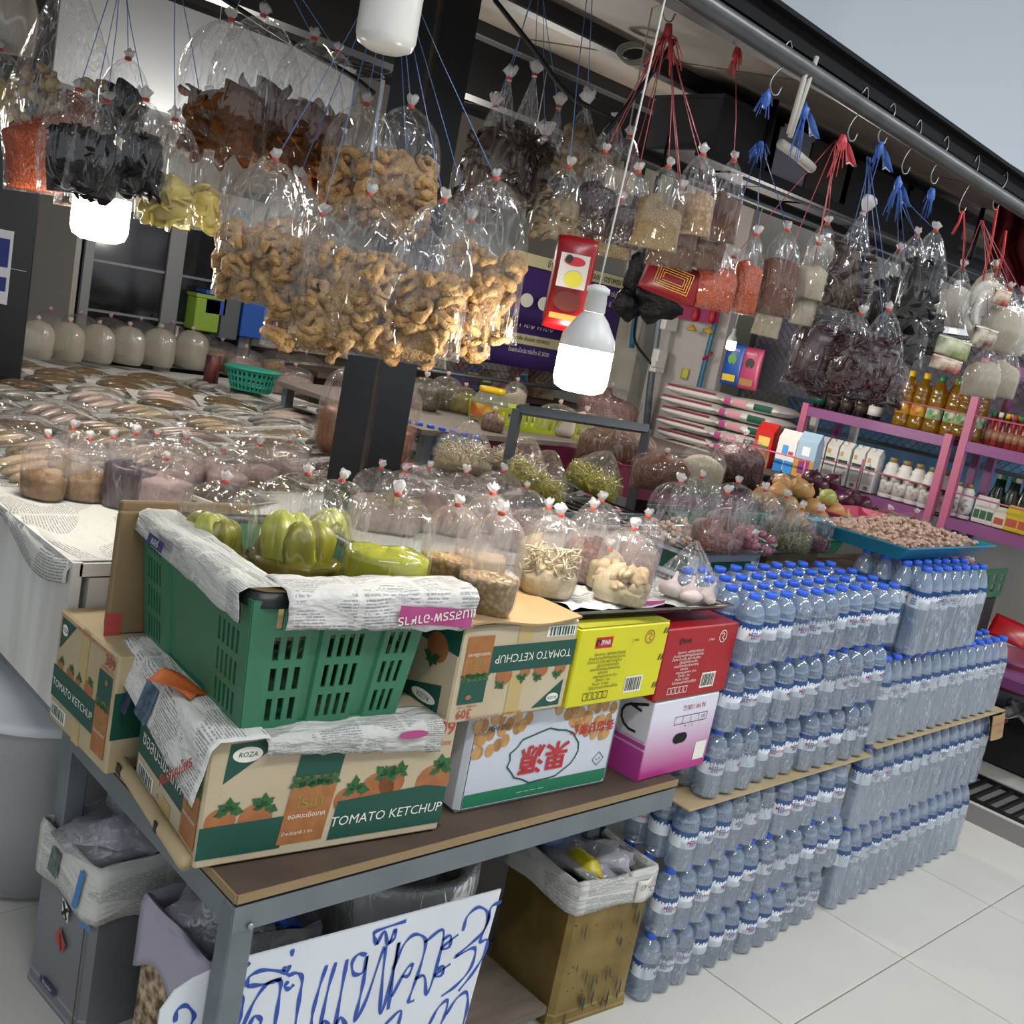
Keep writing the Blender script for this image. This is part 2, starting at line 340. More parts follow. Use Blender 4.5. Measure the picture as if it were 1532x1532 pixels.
# ---------------------------------------------------------------- front table
steel = mat('galvanised', '#7d858a', .45, .5, noise_=(6, '#6a7276'), bump=(40, .05))
ply = mat('plywood_edge', '#8f7a5a', .75, noise_=(30, '#8d744f', .2), stretch=(1, 1, 6))
wood_top = mat('table_board', '#5b4a3d', .7, noise_=(8, '#41342b'))
ZT = .60
tab = thing('display_table', 'steel framed display table with plywood top carrying the cartons and crate', 'table', TR(.80, 1.238, 0))
MB().box((.545, .36, ZT - .006), (1.09, .72, .012)).build('table_top', wood_top, tab, smooth=False)
MB().box((.545, -.0015, ZT - .008), (1.09, .003, .015)).box((-.0015, .36, ZT - .008), (.003, .72, .015)).build('plywood_edge', ply, tab, smooth=False)
MB().box((.545, .016, ZT - .045), (1.09, .032, .045)).build('front_rail', steel, tab, smooth=False)
MB().box((.016, .376, ZT - .045), (.032, .69, .045)).build('side_rail', steel, tab, smooth=False)
lg = MB().cbox((0, 0, 0), (.042, .042, ZT - .03), .003).mesh('leg', steel, False)
for x, y in ((.02, .022), (1.07, .20), (.02, .69), (1.07, .69)): put('leg', lg, tab, (x, y, (ZT - .03) / 2))
MB().lathe([(.006, 0), (.006, .004), (.003, .006)], 8, frame((.03, -.001, ZT - .06), (0, -1, 0))).build('bolt', mat('bolt_steel', '#9aa0a2', .3, .8), tab)
MB().box((.50, .3, .055), (.74, .5, .018)).build('lower_shelf', mat('old_board', '#75695c', .8, noise_=(5, '#54493e'), stretch=(1, 6, 1)), tab, smooth=False)
# white sided counter behind it
wpanel = mat('white_panel', '#dcdbd6', .4, noise_=(3.2, '#c2bfb8', .12), stretch=(1, 3, .6))
ctr = thing('fish_counter', 'long white-sided counter carrying trays of dried fish', 'counter', TR(.80, 1.97, 0))
MB().box((-.005, 1.7, .745), (.02, 3.4, .315)).build('side_panel', wpanel, ctr, smooth=False)
MB().box((1.1, 1.7, .887), (2.2, 3.4, .026)).build('counter_top', mat('counter_white', '#cfccc6', .5), ctr, smooth=False)
MB().box((.02, 1.7, .575), (.04, 3.4, .035)).build('bottom_rail', steel, ctr, smooth=False)
MB().box((1.1, .01, .72), (2.16, .02, .3)).build('front_panel', wpanel, ctr, smooth=False)
for x in (.06, 2.1):
    for y in (.06, 1.7, 3.3): MB().box((x, y, .28), (.045, .045, .56)).build('leg', steel, ctr, smooth=False)
ZC = .90

# ---------------------------------------------------------------- cartons
beige = mat('carton_beige', '#c0b296', .75, noise_=(7, '#b19f80'), bump=(90, .04))
beige2 = mat('carton_beige_worn', '#b8a787', .78, noise_=(7, '#a6946f'), bump=(90, .05))
gprint = mat('print_green', '#0f4a3c', .55); wprint = mat('print_white', '#e3e0d4', .6); rprint = mat('print_red', '#a8433c', .6)
oprint = mat('print_orange', '#94592c', .5, noise_=(40, '#a86f3e')); lprint = mat('print_leaf', '#22492a', .55, noise_=(60, '#356b35'))
tprint = mat('print_tomato', '#a9703f', .5, noise_=(28, '#935030')); kprint = mat('print_black', '#1f2320', .6); goldp = mat('print_gold', '#8f8a3c', .5)
tape_m = mat('parcel_tape', '#b7a069', .3)
def leafcluster(a, b, s, asp, n=5, seed=0):
    r = random.Random(seed); out = []
    for k in range(n):
        an = -.3 + (PI + .6) * k / max(1, n - 1) + r.uniform(-.15, .15); l = s * r.uniform(.8, 1.25); c, q = math.cos(an), math.sin(an)
        pts = []
        for t, w in ((0, .03), (.25, .26), (.4, .2), (.6, .3), (.72, .18), (1, 0), (.72, -.18), (.6, -.3), (.4, -.2), (.25, -.26)):
            x, y = t * l, w * l; pts.append((a + (x * c - y * q), b + (x * q + y * c) * asp))
        out.append(pts)
    return out
def triangle_logo(F, pts, cx, cy, ra, rb, hgt):
    F.poly('green_triangle', [pts], gprint, 1); F.poly('logo_oval', [F.ell(cx, cy, ra, rb, 18)], wprint, 2); F.text('ROZA', cx, cy, hgt, gprint, 3, shear=.2)
def barcode(F, a, b, w, h, m1=None):
    F.rect('barcode_panel', a, b, a + w, b + h, m1 or wprint, 1); r = random.Random(3); bars = []; x = a + w * .06
    while x < a + w * .93:
        q = w * r.choice((.03, .045, .06)); bars.append([(x, b + h * .12), (x + q, b + h * .12), (x + q, b + h * .9), (x, b + h * .9)]); x += q + w * r.choice((.04, .06))
    F.poly('barcode', bars, gprint if m1 is None else kprint, 2)
def pouch(F, a, b, c, d, tilt=0., small=False):
    def q(u, v): return (a + (c - a) * u + tilt * (v - .5), b + (d - b) * v)
    F.poly('pouch_print', [[q(0, 0), q(1, 0), q(1, .66), q(0, .66)]], oprint, 2.2)
    F.poly('pouch_top', [[q(0, .62), q(1, .62), q(1, 1), q(0, 1)]], gprint, 2)
    asp = F.w / F.h
    F.poly('pouch_leaves', [l for k in range(5) for l in leafcluster(*q(.1 + .2 * k, .6), (c - a) * .22, asp, 4, k)], lprint, 2.6)
    F.poly('pouch_badge', [F.ell(*q(.62, .9), (c - a) * .11, (d - b) * .035)], oprint, 3)
    w = (c - a) * F.w
    F.text('โรซ่า', *q(.5, .4), w * .36, goldp, 3); F.text('ซอสมะเขือเทศ', *q(.5, .27), w * .15, wprint, 3)
    if not small: F.text('น้ำหนักสุทธิ 1 กก.', *q(.4, .1), w * .1, wprint, 3)
def tomatoes(F, spots, rad):
    asp = F.w / F.h
    F.poly('tomato_print', [F.ell(a, b, rad * s * .85, rad * s * asp * .78, 16) for a, b, s in spots], tprint, 1.2)
    F.poly('leaf_print', [l for k, (a, b, s) in enumerate(spots) for l in leafcluster(a + rad * .3, b + rad * s * asp * .6, rad * .62, asp, 5, k)], lprint, 1.6)
def layout_long(F):      # band at mid height, pouch at the right, triangle at top left
    F.rect('green_band', 0, .22, .74, .50, gprint, 1)
    tomatoes(F, [(.1, .53, .8), (.28, .52, 1.), (.42, .53, .7), (.6, .55, 1.1)], .075)
    F.rect('green_band', 0, .22, .74, .50, gprint, 1.9)
    F.text('TOMATO KETCHUP', .37, .355, min(F.h * .125, F.w * .082), wprint, 3, sx=.95)
    pouch(F, .74, .1, .95, .80, .0, True)
    triangle_logo(F, [(.05, .95), (.30, .95), (.05, .66)], .125, .855, .055, .05, F.h * .05)
    barcode(F, .03, .05, .26, .12)
    F.text('309', .88, .90, F.h * .13, rprint, 2, bold=.01); F.text('NUMBER CODE', .86, .83, F.h * .035, rprint, 2)
    F.text('NET WEIGHT 1,000 G X 12 POUCHES', .62, .965, F.h * .045, rprint, 2)
    F.rect('tape_strip', .42, .55, .54, 1, tape_m, 1.1); F.rect('tape_strip', .42, 0, .54, .2, tape_m, 1.1)
def layout_front(F):     # low band, pouch left of centre, lettering at right
    F.poly('green_band', [[(0, .075), (.31, .075), (.33, .34), (0, .33)], [(.5, .075), (1, .075), (1, .40), (.9, .44), (.52, .40)]], gprint, 1.8)
    tomatoes(F, [(.07, .36, .8), (.2, .35, .9), (.56, .40, .8), (.68, .46, 1.05), (.74, .5, .8), (.93, .46, 1.1)], .085)
    pouch(F, .32, .10, .50, .93, .05)
    F.text('TOMATO KETCHUP', .745, .225, F.h * .115, wprint, 3, sx=1.0, shear=.12)
    triangle_logo(F, [(.07, .97), (.28, .99), (.06, .66)], .135, .88, .055, .062, F.h * .055)
    F.text('309', .93, .93, F.h * .17, rprint, 2, bold=.01); F.text('NUMBER CODE', .90, .80, F.h * .05, rprint, 2)
def layout_side(F):
    F.rect('green_band', 0, .27, .76, .62, gprint, 1.8)
    tomatoes(F, [(.12, .65, .7), (.3, .68, .8), (.5, .66, .9), (.66, .66, .8)], .08)
    F.text('ซอสมะเขือเทศ', .40, .44, F.h * .17, wprint, 3)
    pouch(F, .76, .12, .97, .85, .0, True)
    barcode(F, .04, .08, .27, .13); F.text('น้ำ', .4, .14, F.h * .05, rprint, 2)
    F.rect('tape_strip', .45, 0, .6, .2, tape_m, 1.1)
def carton(name, label, w, d, h, M, m, bevel=.004):
    t = thing(name, label, 'carton', M); MB().cbox((w / 2, d / 2, h / 2), (w, d, h), bevel).build('box', m, t, smooth=False); return t
a, b = V((.768, 1.331)), V((1.218, 1.279)); rzA = math.atan2(b.y - a.y, b.x - a.x)
kb = thing('cardboard_sheet', 'folded cardboard sheet rolled up at its edge under the front ketchup carton', 'cardboard', TR(.766, 1.325, ZT, rzA))
card = mat('cardboard', '#a98d67', .8, noise_=(5, '#94784f'), bump=(70, .05)); cardlt = mat('cardboard_pale', '#b5a27e', .75, noise_=(6, '#a28f6a'))
MB().box((.24, .18, .0015), (.46, .34, .003)).build('flat_sheet', mat('cardboard_dark', '#4b3d32', .85, noise_=(30, '#2f2620')), kb, smooth=False)
MB().tube([(-.008, .004, .012), (-.008, .62, .012)], .013, 12).build('rolled_edge', cardlt, kb)
bi = MB()
for k, y in enumerate((.12, .33, .40, .5)): bi.box((-.0205, y, .014), (.003, .012 + .01 * (k % 2), .018))
bi.build('handling_marks', kprint, kb, smooth=False)
kA = carton('ketchup_carton', 'beige tomato ketchup carton at the near table corner under the green crate', .453, .31, .215, TR(.766, 1.320, ZT + .004, rzA), beige)
fA = boxfaces(kA, .453, .31, .215); layout_front(fA['front']); layout_side(fA['left'])
MB().box((.22, .15, .2155), (.44, .3, .002)).build('top_flap', beige, kA, smooth=False)
kB = carton('ketchup_carton', 'worn tomato ketchup carton standing at the table edge by white counter', .27, .30, .225, TR(.765, 1.95, ZT - .008, -PI / 2 + .02), beige2)
fB = boxfaces(kB, .27, .30, .225); layout_long(fB['front']); fB['right'].rect('green_band', 0, .3, 1, .7, gprint, 1)
kC = carton('ketchup_carton', 'ketchup carton lying upside down between green crate and yellow carton', .29, .30, .182, TR(1.188, 1.268, .812, -.02), beige)
fC = boxfaces(kC, .29, .30, .182, True); layout_long(fC['front'])
F = fC['left']; F.rect('green_band', 0, 0, .8, .3, gprint, 1); tomatoes(F, [(.2, .32, 1), (.5, .33, 1)], .12); triangle_logo(F, [(.1, .95), (.75, .95), (.1, .66)], .25, .86, .12, .06, .014)
MB().grid(lambda u, v: (-.02 + u * .30, -.012 + v * .3, .187 + .006 * math.sin(7 * u) * (1 - v)), 8, 4).build('loose_lid', card, kC, smooth=False, solid=.004)
whitec = mat('carton_white', '#c9cdd6', .5, noise_=(6, '#bcc1cb')); chestn = mat('print_chestnut', '#b98a52', .45, noise_=(45, '#8f6130'))
kd = carton('chestnut_carton', 'white carton printed with chestnuts and red characters under the ketchup carton', .412, .33, .205, TR(1.284, 1.302, ZT, -.045), whitec, .01)
F = boxfaces(kd, .412, .33, .205)['front']
F.lines('printed_outline', [[(.03, .03), (.97, .03), (.97, .97), (.06, .97), (.03, .9), (.03, .03)]], .0008, kprint, 1)
F.poly('green_band', [[(.035, .06), (.95, .06), (.965, .09), (.965, .20), (.035, .19)]], mat('print_green_bright', '#1b7350', .5), 1.2)
r_ = random.Random(2); ch = []
for k in range(62):
    u = .04 + .92 * (k % 21) / 20 + r_.uniform(-.015, .015); arch = .5 + .42 * math.exp(-((u - .47) / .22) ** 2)
    v = arch + .08 + (k // 21) * .15 + r_.uniform(-.02, .02)
    if v < .95 and not (u > .95): ch.append(F.ell(u, v, .027, .068, 12, r_.uniform(0, 1)))
for k, e in enumerate(ch): pass
F.poly('chestnut_print', [e for k, e in enumerate(ch) if k % 2], chestn, 1.2)
F.poly('chestnut_print', [e for k, e in enumerate(ch) if not k % 2], mat('print_chestnut_light', '#c99d63', .45, noise_=(45, '#a8743b')), 1.6)
redc = mat('print_red_bright', '#b3242a', .5)
F.text('果源', .5, .47, .066, redc, 3, rot=PI, bold=.02); F.text('香甜甘栗仁', .80, .70, .026, redc, 3, rot=PI, bold=.01)
F.text('150 กรัม', .17, .84, .016, kprint, 3, rot=PI)
F.lines('green_scroll', [[(.5 + .23 * math.cos(t * .26) * (1 + .04 * math.sin(t * 3)), .47 + .27 * math.sin(t * .26) * (1 + .05 * math.sin(t * 2.3))) for t in range(25)]], .0016, gprint, 2)
F.lines('handling_marks', [[(.85, .32), (.89, .40), (.93, .33), (.89, .25), (.85, .32)], [(.875, .33), (.885, .31)], [(.895, .34), (.905, .32)]], .0007, kprint, 2)
F.text('— — —  —', .45, .12, .014, wprint, 2)
magenta = mat('carton_magenta', '#b03a8a', .5); pinkgrad = bpy.data.materials.new('carton_pink_fade'); pinkgrad.use_nodes = True
_nt = pinkgrad.node_tree; _b = _nt.nodes['Principled BSDF']; _tc = _nt.nodes.new('ShaderNodeTexCoord'); _s = _nt.nodes.new('ShaderNodeSeparateXYZ'); _r = _nt.nodes.new('ShaderNodeValToRGB')
_m = _nt.nodes.new('ShaderNodeMath'); _m.operation = 'MULTIPLY'; _m.inputs[1].default_value = 1 / .185
_nt.links.new(_tc.outputs['Object'], _s.inputs[0]); _nt.links.new(_s.outputs[2], _m.inputs[0]); _nt.links.new(_m.outputs[0], _r.inputs[0]); _nt.links.new(_r.outputs[0], _b.inputs['Base Color'])
_r.color_ramp.elements[0].color = srgb('#ad2f80'); _r.color_ramp.elements[0].position = .08; _r.color_ramp.elements[1].color = srgb('#d9d6e2'); _r.color_ramp.elements[1].position = .8; _b.inputs['Roughness'].default_value = .45
kp = carton('fruit_carton', 'white and magenta fruit carton with a hand hole at the table end', .245, .30, .185, TR(1.775, 1.262, ZT, .01), pinkgrad)
FF = boxfaces(kp, .245, .30, .185); F = FF['front']
hand = [(.50 + .07 * math.cos(t * PI / 8) + (.035 if math.cos(t * PI / 8) > 0 else -.035), .47 + .07 * math.sin(t * PI / 8)) for t in range(16)]
F.poly('hand_hole', [hand], mat('hole_dark', '#0a090a', .9), 1.5)
F.text('N.W.10KG', .62, .87, .018, rprint, 2, rot=PI); F.lines('printed_grid', [[(.36, .66), (.85, .66), (.85, .76), (.36, .76), (.36, .66)], [(.48, .66), (.48, .76)], [(.6, .66), (.6, .76)], [(.72, .66), (.72, .76)]], .0006, kprint, 1.5)
F.text('325', .79, .71, .011, kprint, 2); F.text('M   L   S', .58, .62, .009, kprint, 2); F.rect('paper_label', .78, .12, .95, .36, wprint, 1.4)
F = FF['left']; F.rect('magenta_panel', 0, 0, 1, .38, magenta, 1); F.rect('white_panel', 0, .5, 1, 1, mat('carton_offwhite', '#cfcdd0', .5), 1); F.rect('magenta_line', 0, .41, 1, .46, magenta, 1)
F.lines('black_scroll', [[(.85 + .12 * math.cos(t * .5), .72 + .16 * math.sin(t * .5)) for t in range(3, 11)], [(.95, .95), (.8, .86), (.9, .84)]], .003, kprint, 2)
MB().box((.1225, .004, .188), (.245, .008, .004)).build('top_flap', mat('flap_brown', '#6e5a48', .8), kp, smooth=False)
yell = mat('carton_yellow', '#d6cf1c', .45, noise_=(5, '#c9c31a')); redm = mat('carton_red', '#a5101c', .42, noise_=(5, '#98101a'))
def sauce_carton(label, w, M, m, inkm, logo, mark):
    t = carton('sauce_carton', label, w, .30, .165, M, m, .003); F = boxfaces(t, w, .30, .165)['front']
    if logo: F.rect('logo_panel', .18, .74, .36, .88, redc, 1)
    F.text('IPAR', .285, .81, .014, wprint if logo else kprint, 2, bold=.02)
    F.lines('logo_ring', [[(.21 + .022 * math.cos(k * .7), .81 + .04 * math.sin(k * .7)) for k in range(7)]], .0016, kprint, 2.5)
    F.lines('round_mark', [[(.78 + .05 * math.cos(k * .4), .83 + .085 * math.sin(k * .4)) for k in range(17)], [(.75, .86), (.78, .88), (.8, .85), (.77, .81), (.8, .78)]], .0010, rprint if logo else wprint, 2)
    F.text('J. PAR', .62, .80, .008, inkm, 2)
    for k in range(10): F.text(['ชื่ออาหาร : ผลิตภัณฑ์ปรุงรส', 'ส่วนประกอบที่สำคัญโดยประมาณ', 'น้ำตาล น้ำ เกลือ พริก กระเทียม', 'เก็บในที่แห้งและเย็น', 'ควรบริโภคก่อนวันหมดอายุ', 'ผลิตโดย', 'เลขสารบบอาหาร 10-1-', 'น้ำหนัก 1 กก.', 'จำนวน 12 ซอง', 'โปรดอ่านฉลากก่อนบริโภค'][k], .36 - .02 * (k % 3), .66 - .048 * k, .0085, inkm, 2, name='printed_lettering')
    F.lines('handling_marks', [[(q, .08), (q, .17), (q + .04, .17), (q + .04, .08), (q, .08)] for q in (.16, .215, .27, .325, .38)], .0007, inkm, 2)
    barcode(F, .60, .10, .20, .22, wprint)
    if mark: F.lines('tick_marks', [[(.94, y), (.955, y + .07)] for y in (.12, .5, .86)] + [[(.97, y), (.985, y + .07)] for y in (.12, .5, .86)], .0016, kprint, 2)
    return t
ky = sauce_carton('bright yellow sauce carton on top of the chestnut carton', .275, TR(1.487, 1.262, .807, -.01), yell, kprint, True, True)
kr = sauce_carton('bright red sauce carton beside the yellow one above magenta carton', .262, TR(1.766, 1.262, .788, .0), redm, wprint, False, False)
MB().box((.1375, .15, .1665), (.272, .296, .002)).build('top_flap', mat('carton_olive', '#8d8a1c', .6), ky, smooth=False)

# ---------------------------------------------------------------- green crate and newspapers
news = paper('newsprint'); news2 = paper('newsprint_dense', '#44464e', 44., 4., '#bfbeb8', .6); news3 = paper('newsprint_large', '#4a5060', 26., 3., '#c9c7c2', .55)
green = mat('crate_green', '#347454', .38, noise_=(4, '#2f694c'), bump=(30, .03))
def slot_wall(name, parent, P, groups, rows, slots, m, solid=.004, ribs=()):
    """wall with real slots: P(u, v) -> point; groups = u ranges, each cut into slots; rows = v ranges"""
    us = {0., 1.}; holes = []
    for a, b, n in groups:
        w = (b - a) / (2 * n - 1)
        for k in range(n): us |= {a + 2 * k * w, a + (2 * k + 1) * w}; holes.append((a + 2 * k * w, a + (2 * k + 1) * w))
    for a, b, dd in ribs: us |= {a, b, a + .012, b - .012}
    vs = {0., 1.}
    for a, b in rows: vs |= {a, b}
    us = sorted(us); vs = sorted(vs); mb = MB(); idx = {}
    for i, u in enumerate(us):
        for j, v in enumerate(vs):
            dd = 0
            for a, b, q in ribs:
                if a + .011 < u < b - .011: dd = q
            idx[i, j] = len(mb.v); mb.v.append(tuple(P(u, v, dd)))
    for i in range(len(us) - 1):
        for j in range(len(vs) - 1):
            cu, cv = (us[i] + us[i + 1]) / 2, (vs[j] + vs[j + 1]) / 2
            if any(a < cu < b for a, b in holes) and any(a < cv < b for a, b in rows): continue
            mb.f.append((idx[i, j], idx[i + 1, j], idx[i + 1, j + 1], idx[i, j + 1]))
    return mb.build(name, m, parent, smooth=False, solid=solid)
CW, CD_, CH, FL = .285, .43, .222, .022
crate = thing('plastic_crate', 'green perforated plastic crate with black rim holding bags of pickles', 'crate', TR(.822, 1.338, .822, -.075))
rows4 = [(.06, .24), (.30, .48), (.54, .72), (.78, .95)]
def wl(u, v, q): return (-FL * v + q * .006, CD_ + FL * v - u * (CD_ + 2 * FL * v), CH * v)
def wf(u, v, q): return (-FL * v + u * (CW + 2 * FL * v), -FL * v + q * .006, CH * v)
def wr(u, v, q): return (CW + FL * v, -FL * v + u * (CD_ + 2 * FL * v), CH * v)
def wb(u, v, q): return (CW + FL * v - u * (CW + 2 * FL * v), CD_ + FL * v, CH * v)
slot_wall('long_wall', crate, wl, [(.05, .19, 5), (.76, .93, 5)], rows4, 0, green, ribs=[(.25, .66, 1.)])
slot_wall('short_wall', crate, wf, [(.13, .30, 3), (.44, .64, 4), (.80, .93, 3)], rows4, 0, green, ribs=[(.33, .40, 1), (.67, .77, 1)])
slot_wall('long_wall', crate, wr, [(.07, .24, 5), (.76, .93, 5)], rows4, 0, green)
slot_wall('short_wall', crate, wb, [(.13, .30, 3), (.44, .64, 4), (.80, .93, 3)], rows4, 0, green)
MB().box((CW / 2, CD_ / 2, .004), (CW, CD_, .006)).build('crate_floor', green, crate, smooth=False)
rimm = MB(); c_ = [(-FL - .004, -FL - .004), (CW + FL + .004, -FL - .004), (CW + FL + .004, CD_ + FL + .004), (-FL - .004, CD_ + FL + .004)]
loop = []
for k, (cx, cy) in enumerate(((CW + FL - .03, CD_ + FL - .03), (-FL + .03, CD_ + FL - .03), (-FL + .03, -FL + .03), (CW + FL - .03, -FL + .03))):
    for t in range(6): loop.append((cx + .036 * math.cos(k * PI / 2 + t / 5 * PI / 2), cy + .036 * math.sin(k * PI / 2 + t / 5 * PI / 2)))
rings = [[(x, y, z) for x, y in loop] for z in (CH - .012, CH + .012)]
inner = [[(CW / 2 + (x - CW / 2) * .95, CD_ / 2 + (y - CD_ / 2) * .965, z) for x, y in loop] for z in (CH + .012, CH - .012)]
rimm.loft(rings + inner + rings[:1], False, False).build('rim', mat('crate_rim_black', '#15171b', .4), crate)
def drape(name, label, M, L, inn, out, drop, m, seed=0, n=26, wav=.006, droop=None, cat='newspaper', cuts=.006):
    """sheet laid over an edge running along local x: lies inward (+y) and hangs outward (-y, down)"""
    t = thing(name, label, cat, M)
    def fn(u, v):
        s = -inn + v * (inn + drop + out); x = (u - .5) * L; w = noise.noise(V((u * 5, v * 2.3, seed * 7.3))); w2 = noise.noise(V((u * 17, v * 5, seed * 3.1)))
        dr = drop * (1 + (droop(u) if droop else 0))
        if s < 0: p = V((x, -s, .002 + abs(w) * wav + .002 * w2 - .02 * max(0, -s - .03)))
        elif s < out: p = V((x, -s, .002 + w * wav * .5 + .002 * w2))
        else:
            q = (s - out) / drop * dr; p = V((x, -out - wav * (.5 + w) - .004 * w2 - .006, -q + .001 * w2))
        p.z += cuts * w2 * (1 if v > .95 else 0); p.x += .004 * noise.noise(V((v * 4, u, seed)))
        return p
    MB().grid(fn, n, 14).build('sheet', m, t, solid=.0008); return t
cm = TR(.822, 1.338, .822, -.075)
rimz = CH + .016
dn = drape('newspaper_sheet', 'crumpled newspaper folded over the long side of the green crate', cm @ TR(-FL - .002, CD_ / 2 + .0, rimz, -PI / 2), .46, .055, .008, .042, news, 1, wav=.006, droop=lambda u: .4 * (u - .35))
MB().box((0, 0, 0), (.07, .0008, .018)).build('printed_banner', mat('ink_navy', '#2c2f66', .6), dn, TR(-.08, -.034, -.018, 0, -.2), smooth=False)
put('printed_lettering', text_mesh('เมอร์', wprint, .017), dn, TR(-.08, -.0352, -.018, 0, PI / 2 - .2))
dn2 = drape('newspaper_sheet', 'folded newspaper with pink headline hanging over front of the green crate', cm @ TR(CW / 2 + .06, -FL - .002, rimz, 0), .36, .06, .015, .055, news3, 2, wav=.008, droop=lambda u: .25 * u)
pinkp = mat('print_pink', '#a8437a', .6)
MB().grid(lambda u, v: (.02 + u * .15, -.03 - .003 * math.sin(9 * u), -.018 - v * .032 - .012 * u), 8, 2).build('pink_headline', pinkp, dn2, smooth=False)
put('printed_lettering', text_mesh('แนสรรพ·อาหาร', wprint, .026), dn2, TR(.095, -.0345, -.04, 0, PI / 2, 0) @ Matrix.Rotation(PI, 4, 'Z') @ TR(0, 0, 0, .07))
# newspaper laid under the crate, hanging over the carton's left edge
fn_ = thing('newspaper_sheet', 'newspaper spread under the crate hanging over the left carton edge', 'newspaper', TR(.764, 1.318, ZT + .222, rzA))
def fall(u, v):
    w = noise.noise(V((u * 6, v * 4, 4.4))); y = -.015 + u * .46
    s = .09 - v * (.09 + .10 * (1 - .45 * u))
    if s > 0: return (s, y, .003 + .004 * abs(w))
    return (s * .22 - .006 - .004 * w, y - .01 * (1 - u), s * .92 + .003 * w)
MB().grid(fall, 24, 14).build('sheet', paper('newsprint_colour', '#454b58', 34., 4., '#cfcdc8', .6), fn_, solid=.0012)
patch = [('blue_photo', '#5f7d97', .22, .06), ('rose_photo', '#a07a80', .08, .05), ('navy_photo', '#30364f', .33, .05), ('navy_photo', '#333a50', .14, .03)]
for k, (nm, c, y, q) in enumerate(patch):
    MB().grid(lambda u, v: (-.010 - v * q * .28, y + u * q, -.012 - .02 * k % .05 - v * q), 3, 3).build(nm, mat('ink_' + nm + str(k), c, .7, noise_=(60, '#1f2430')), fn_, smooth=False)
put('printed_lettering', text_mesh('กินสมุนไพร', mat('ink_red', '#b1372c', .6), .024, bold=.02), fn_, TR(-.026, .045, -.07) @ Matrix(((0, .22, -.976, 0), (-1, 0, 0, 0), (0, .976, .22, 0), (0, 0, 0, 1))) @ TR(0, 0, .006, .75))
dn3 = drape('newspaper_sheet', 'thin newspaper edge peeking out below front wall of the green crate', TR(.766, 1.318, ZT + .22, rzA) @ TR(.25, 0, 0), .33, .06, .004, .03, news2, 5, wav=.006, droop=lambda u: .9 * u - .2)
MB().grid(lambda u, v: (.10 + .03 * math.cos(6.28 * u) * (v), -.017, -.012 + .008 * math.sin(6.28 * u) * v), 12, 1).build('pink_badge', pinkp, dn3, smooth=False)
orp = thing('orange_wrapper', 'torn orange paper wrapper lying beside the green crate', 'wrapper', TR(.792, 1.50, ZT + .232, .5))
MB().grid(lambda u, v: ((u - .5) * .05, (v - .5) * .09, .006 * math.sin(5 * u + 4 * v) + .012 * v), 5, 6).build('sheet', mat('wrapper_orange', '#c8682c', .6, noise_=(20, '#b55522')), orp, solid=.001)
# stack of flattened cardboard behind the crate's left end
for k, (dx, hh, cc) in enumerate(((0, .235, '#8d7657'), (.022, .25, '#7e694d'), (.044, .22, '#957f5e'))):
    t = thing('flattened_carton', ['outer flattened brown cardboard standing behind the green crate', 'middle flattened brown cardboard standing behind the green crate', 'inner flattened brown cardboard standing behind the green crate'][k], 'cardboard', TR(.79 + dx * .4, 1.80 + dx, .818, -.02))
    MB().cbox((.13, 0, hh / 2), (.26, .016, hh), .003).build('panel', mat('cardboard_%d' % k, cc, .85, noise_=(6, '#75603f', .4), bump=(90, .08)), t, smooth=False)
    if k == 0:
        MB().box((.01, -.009, .02), (.03, .002, .045)).build('printed_corner', rprint, t, smooth=False)

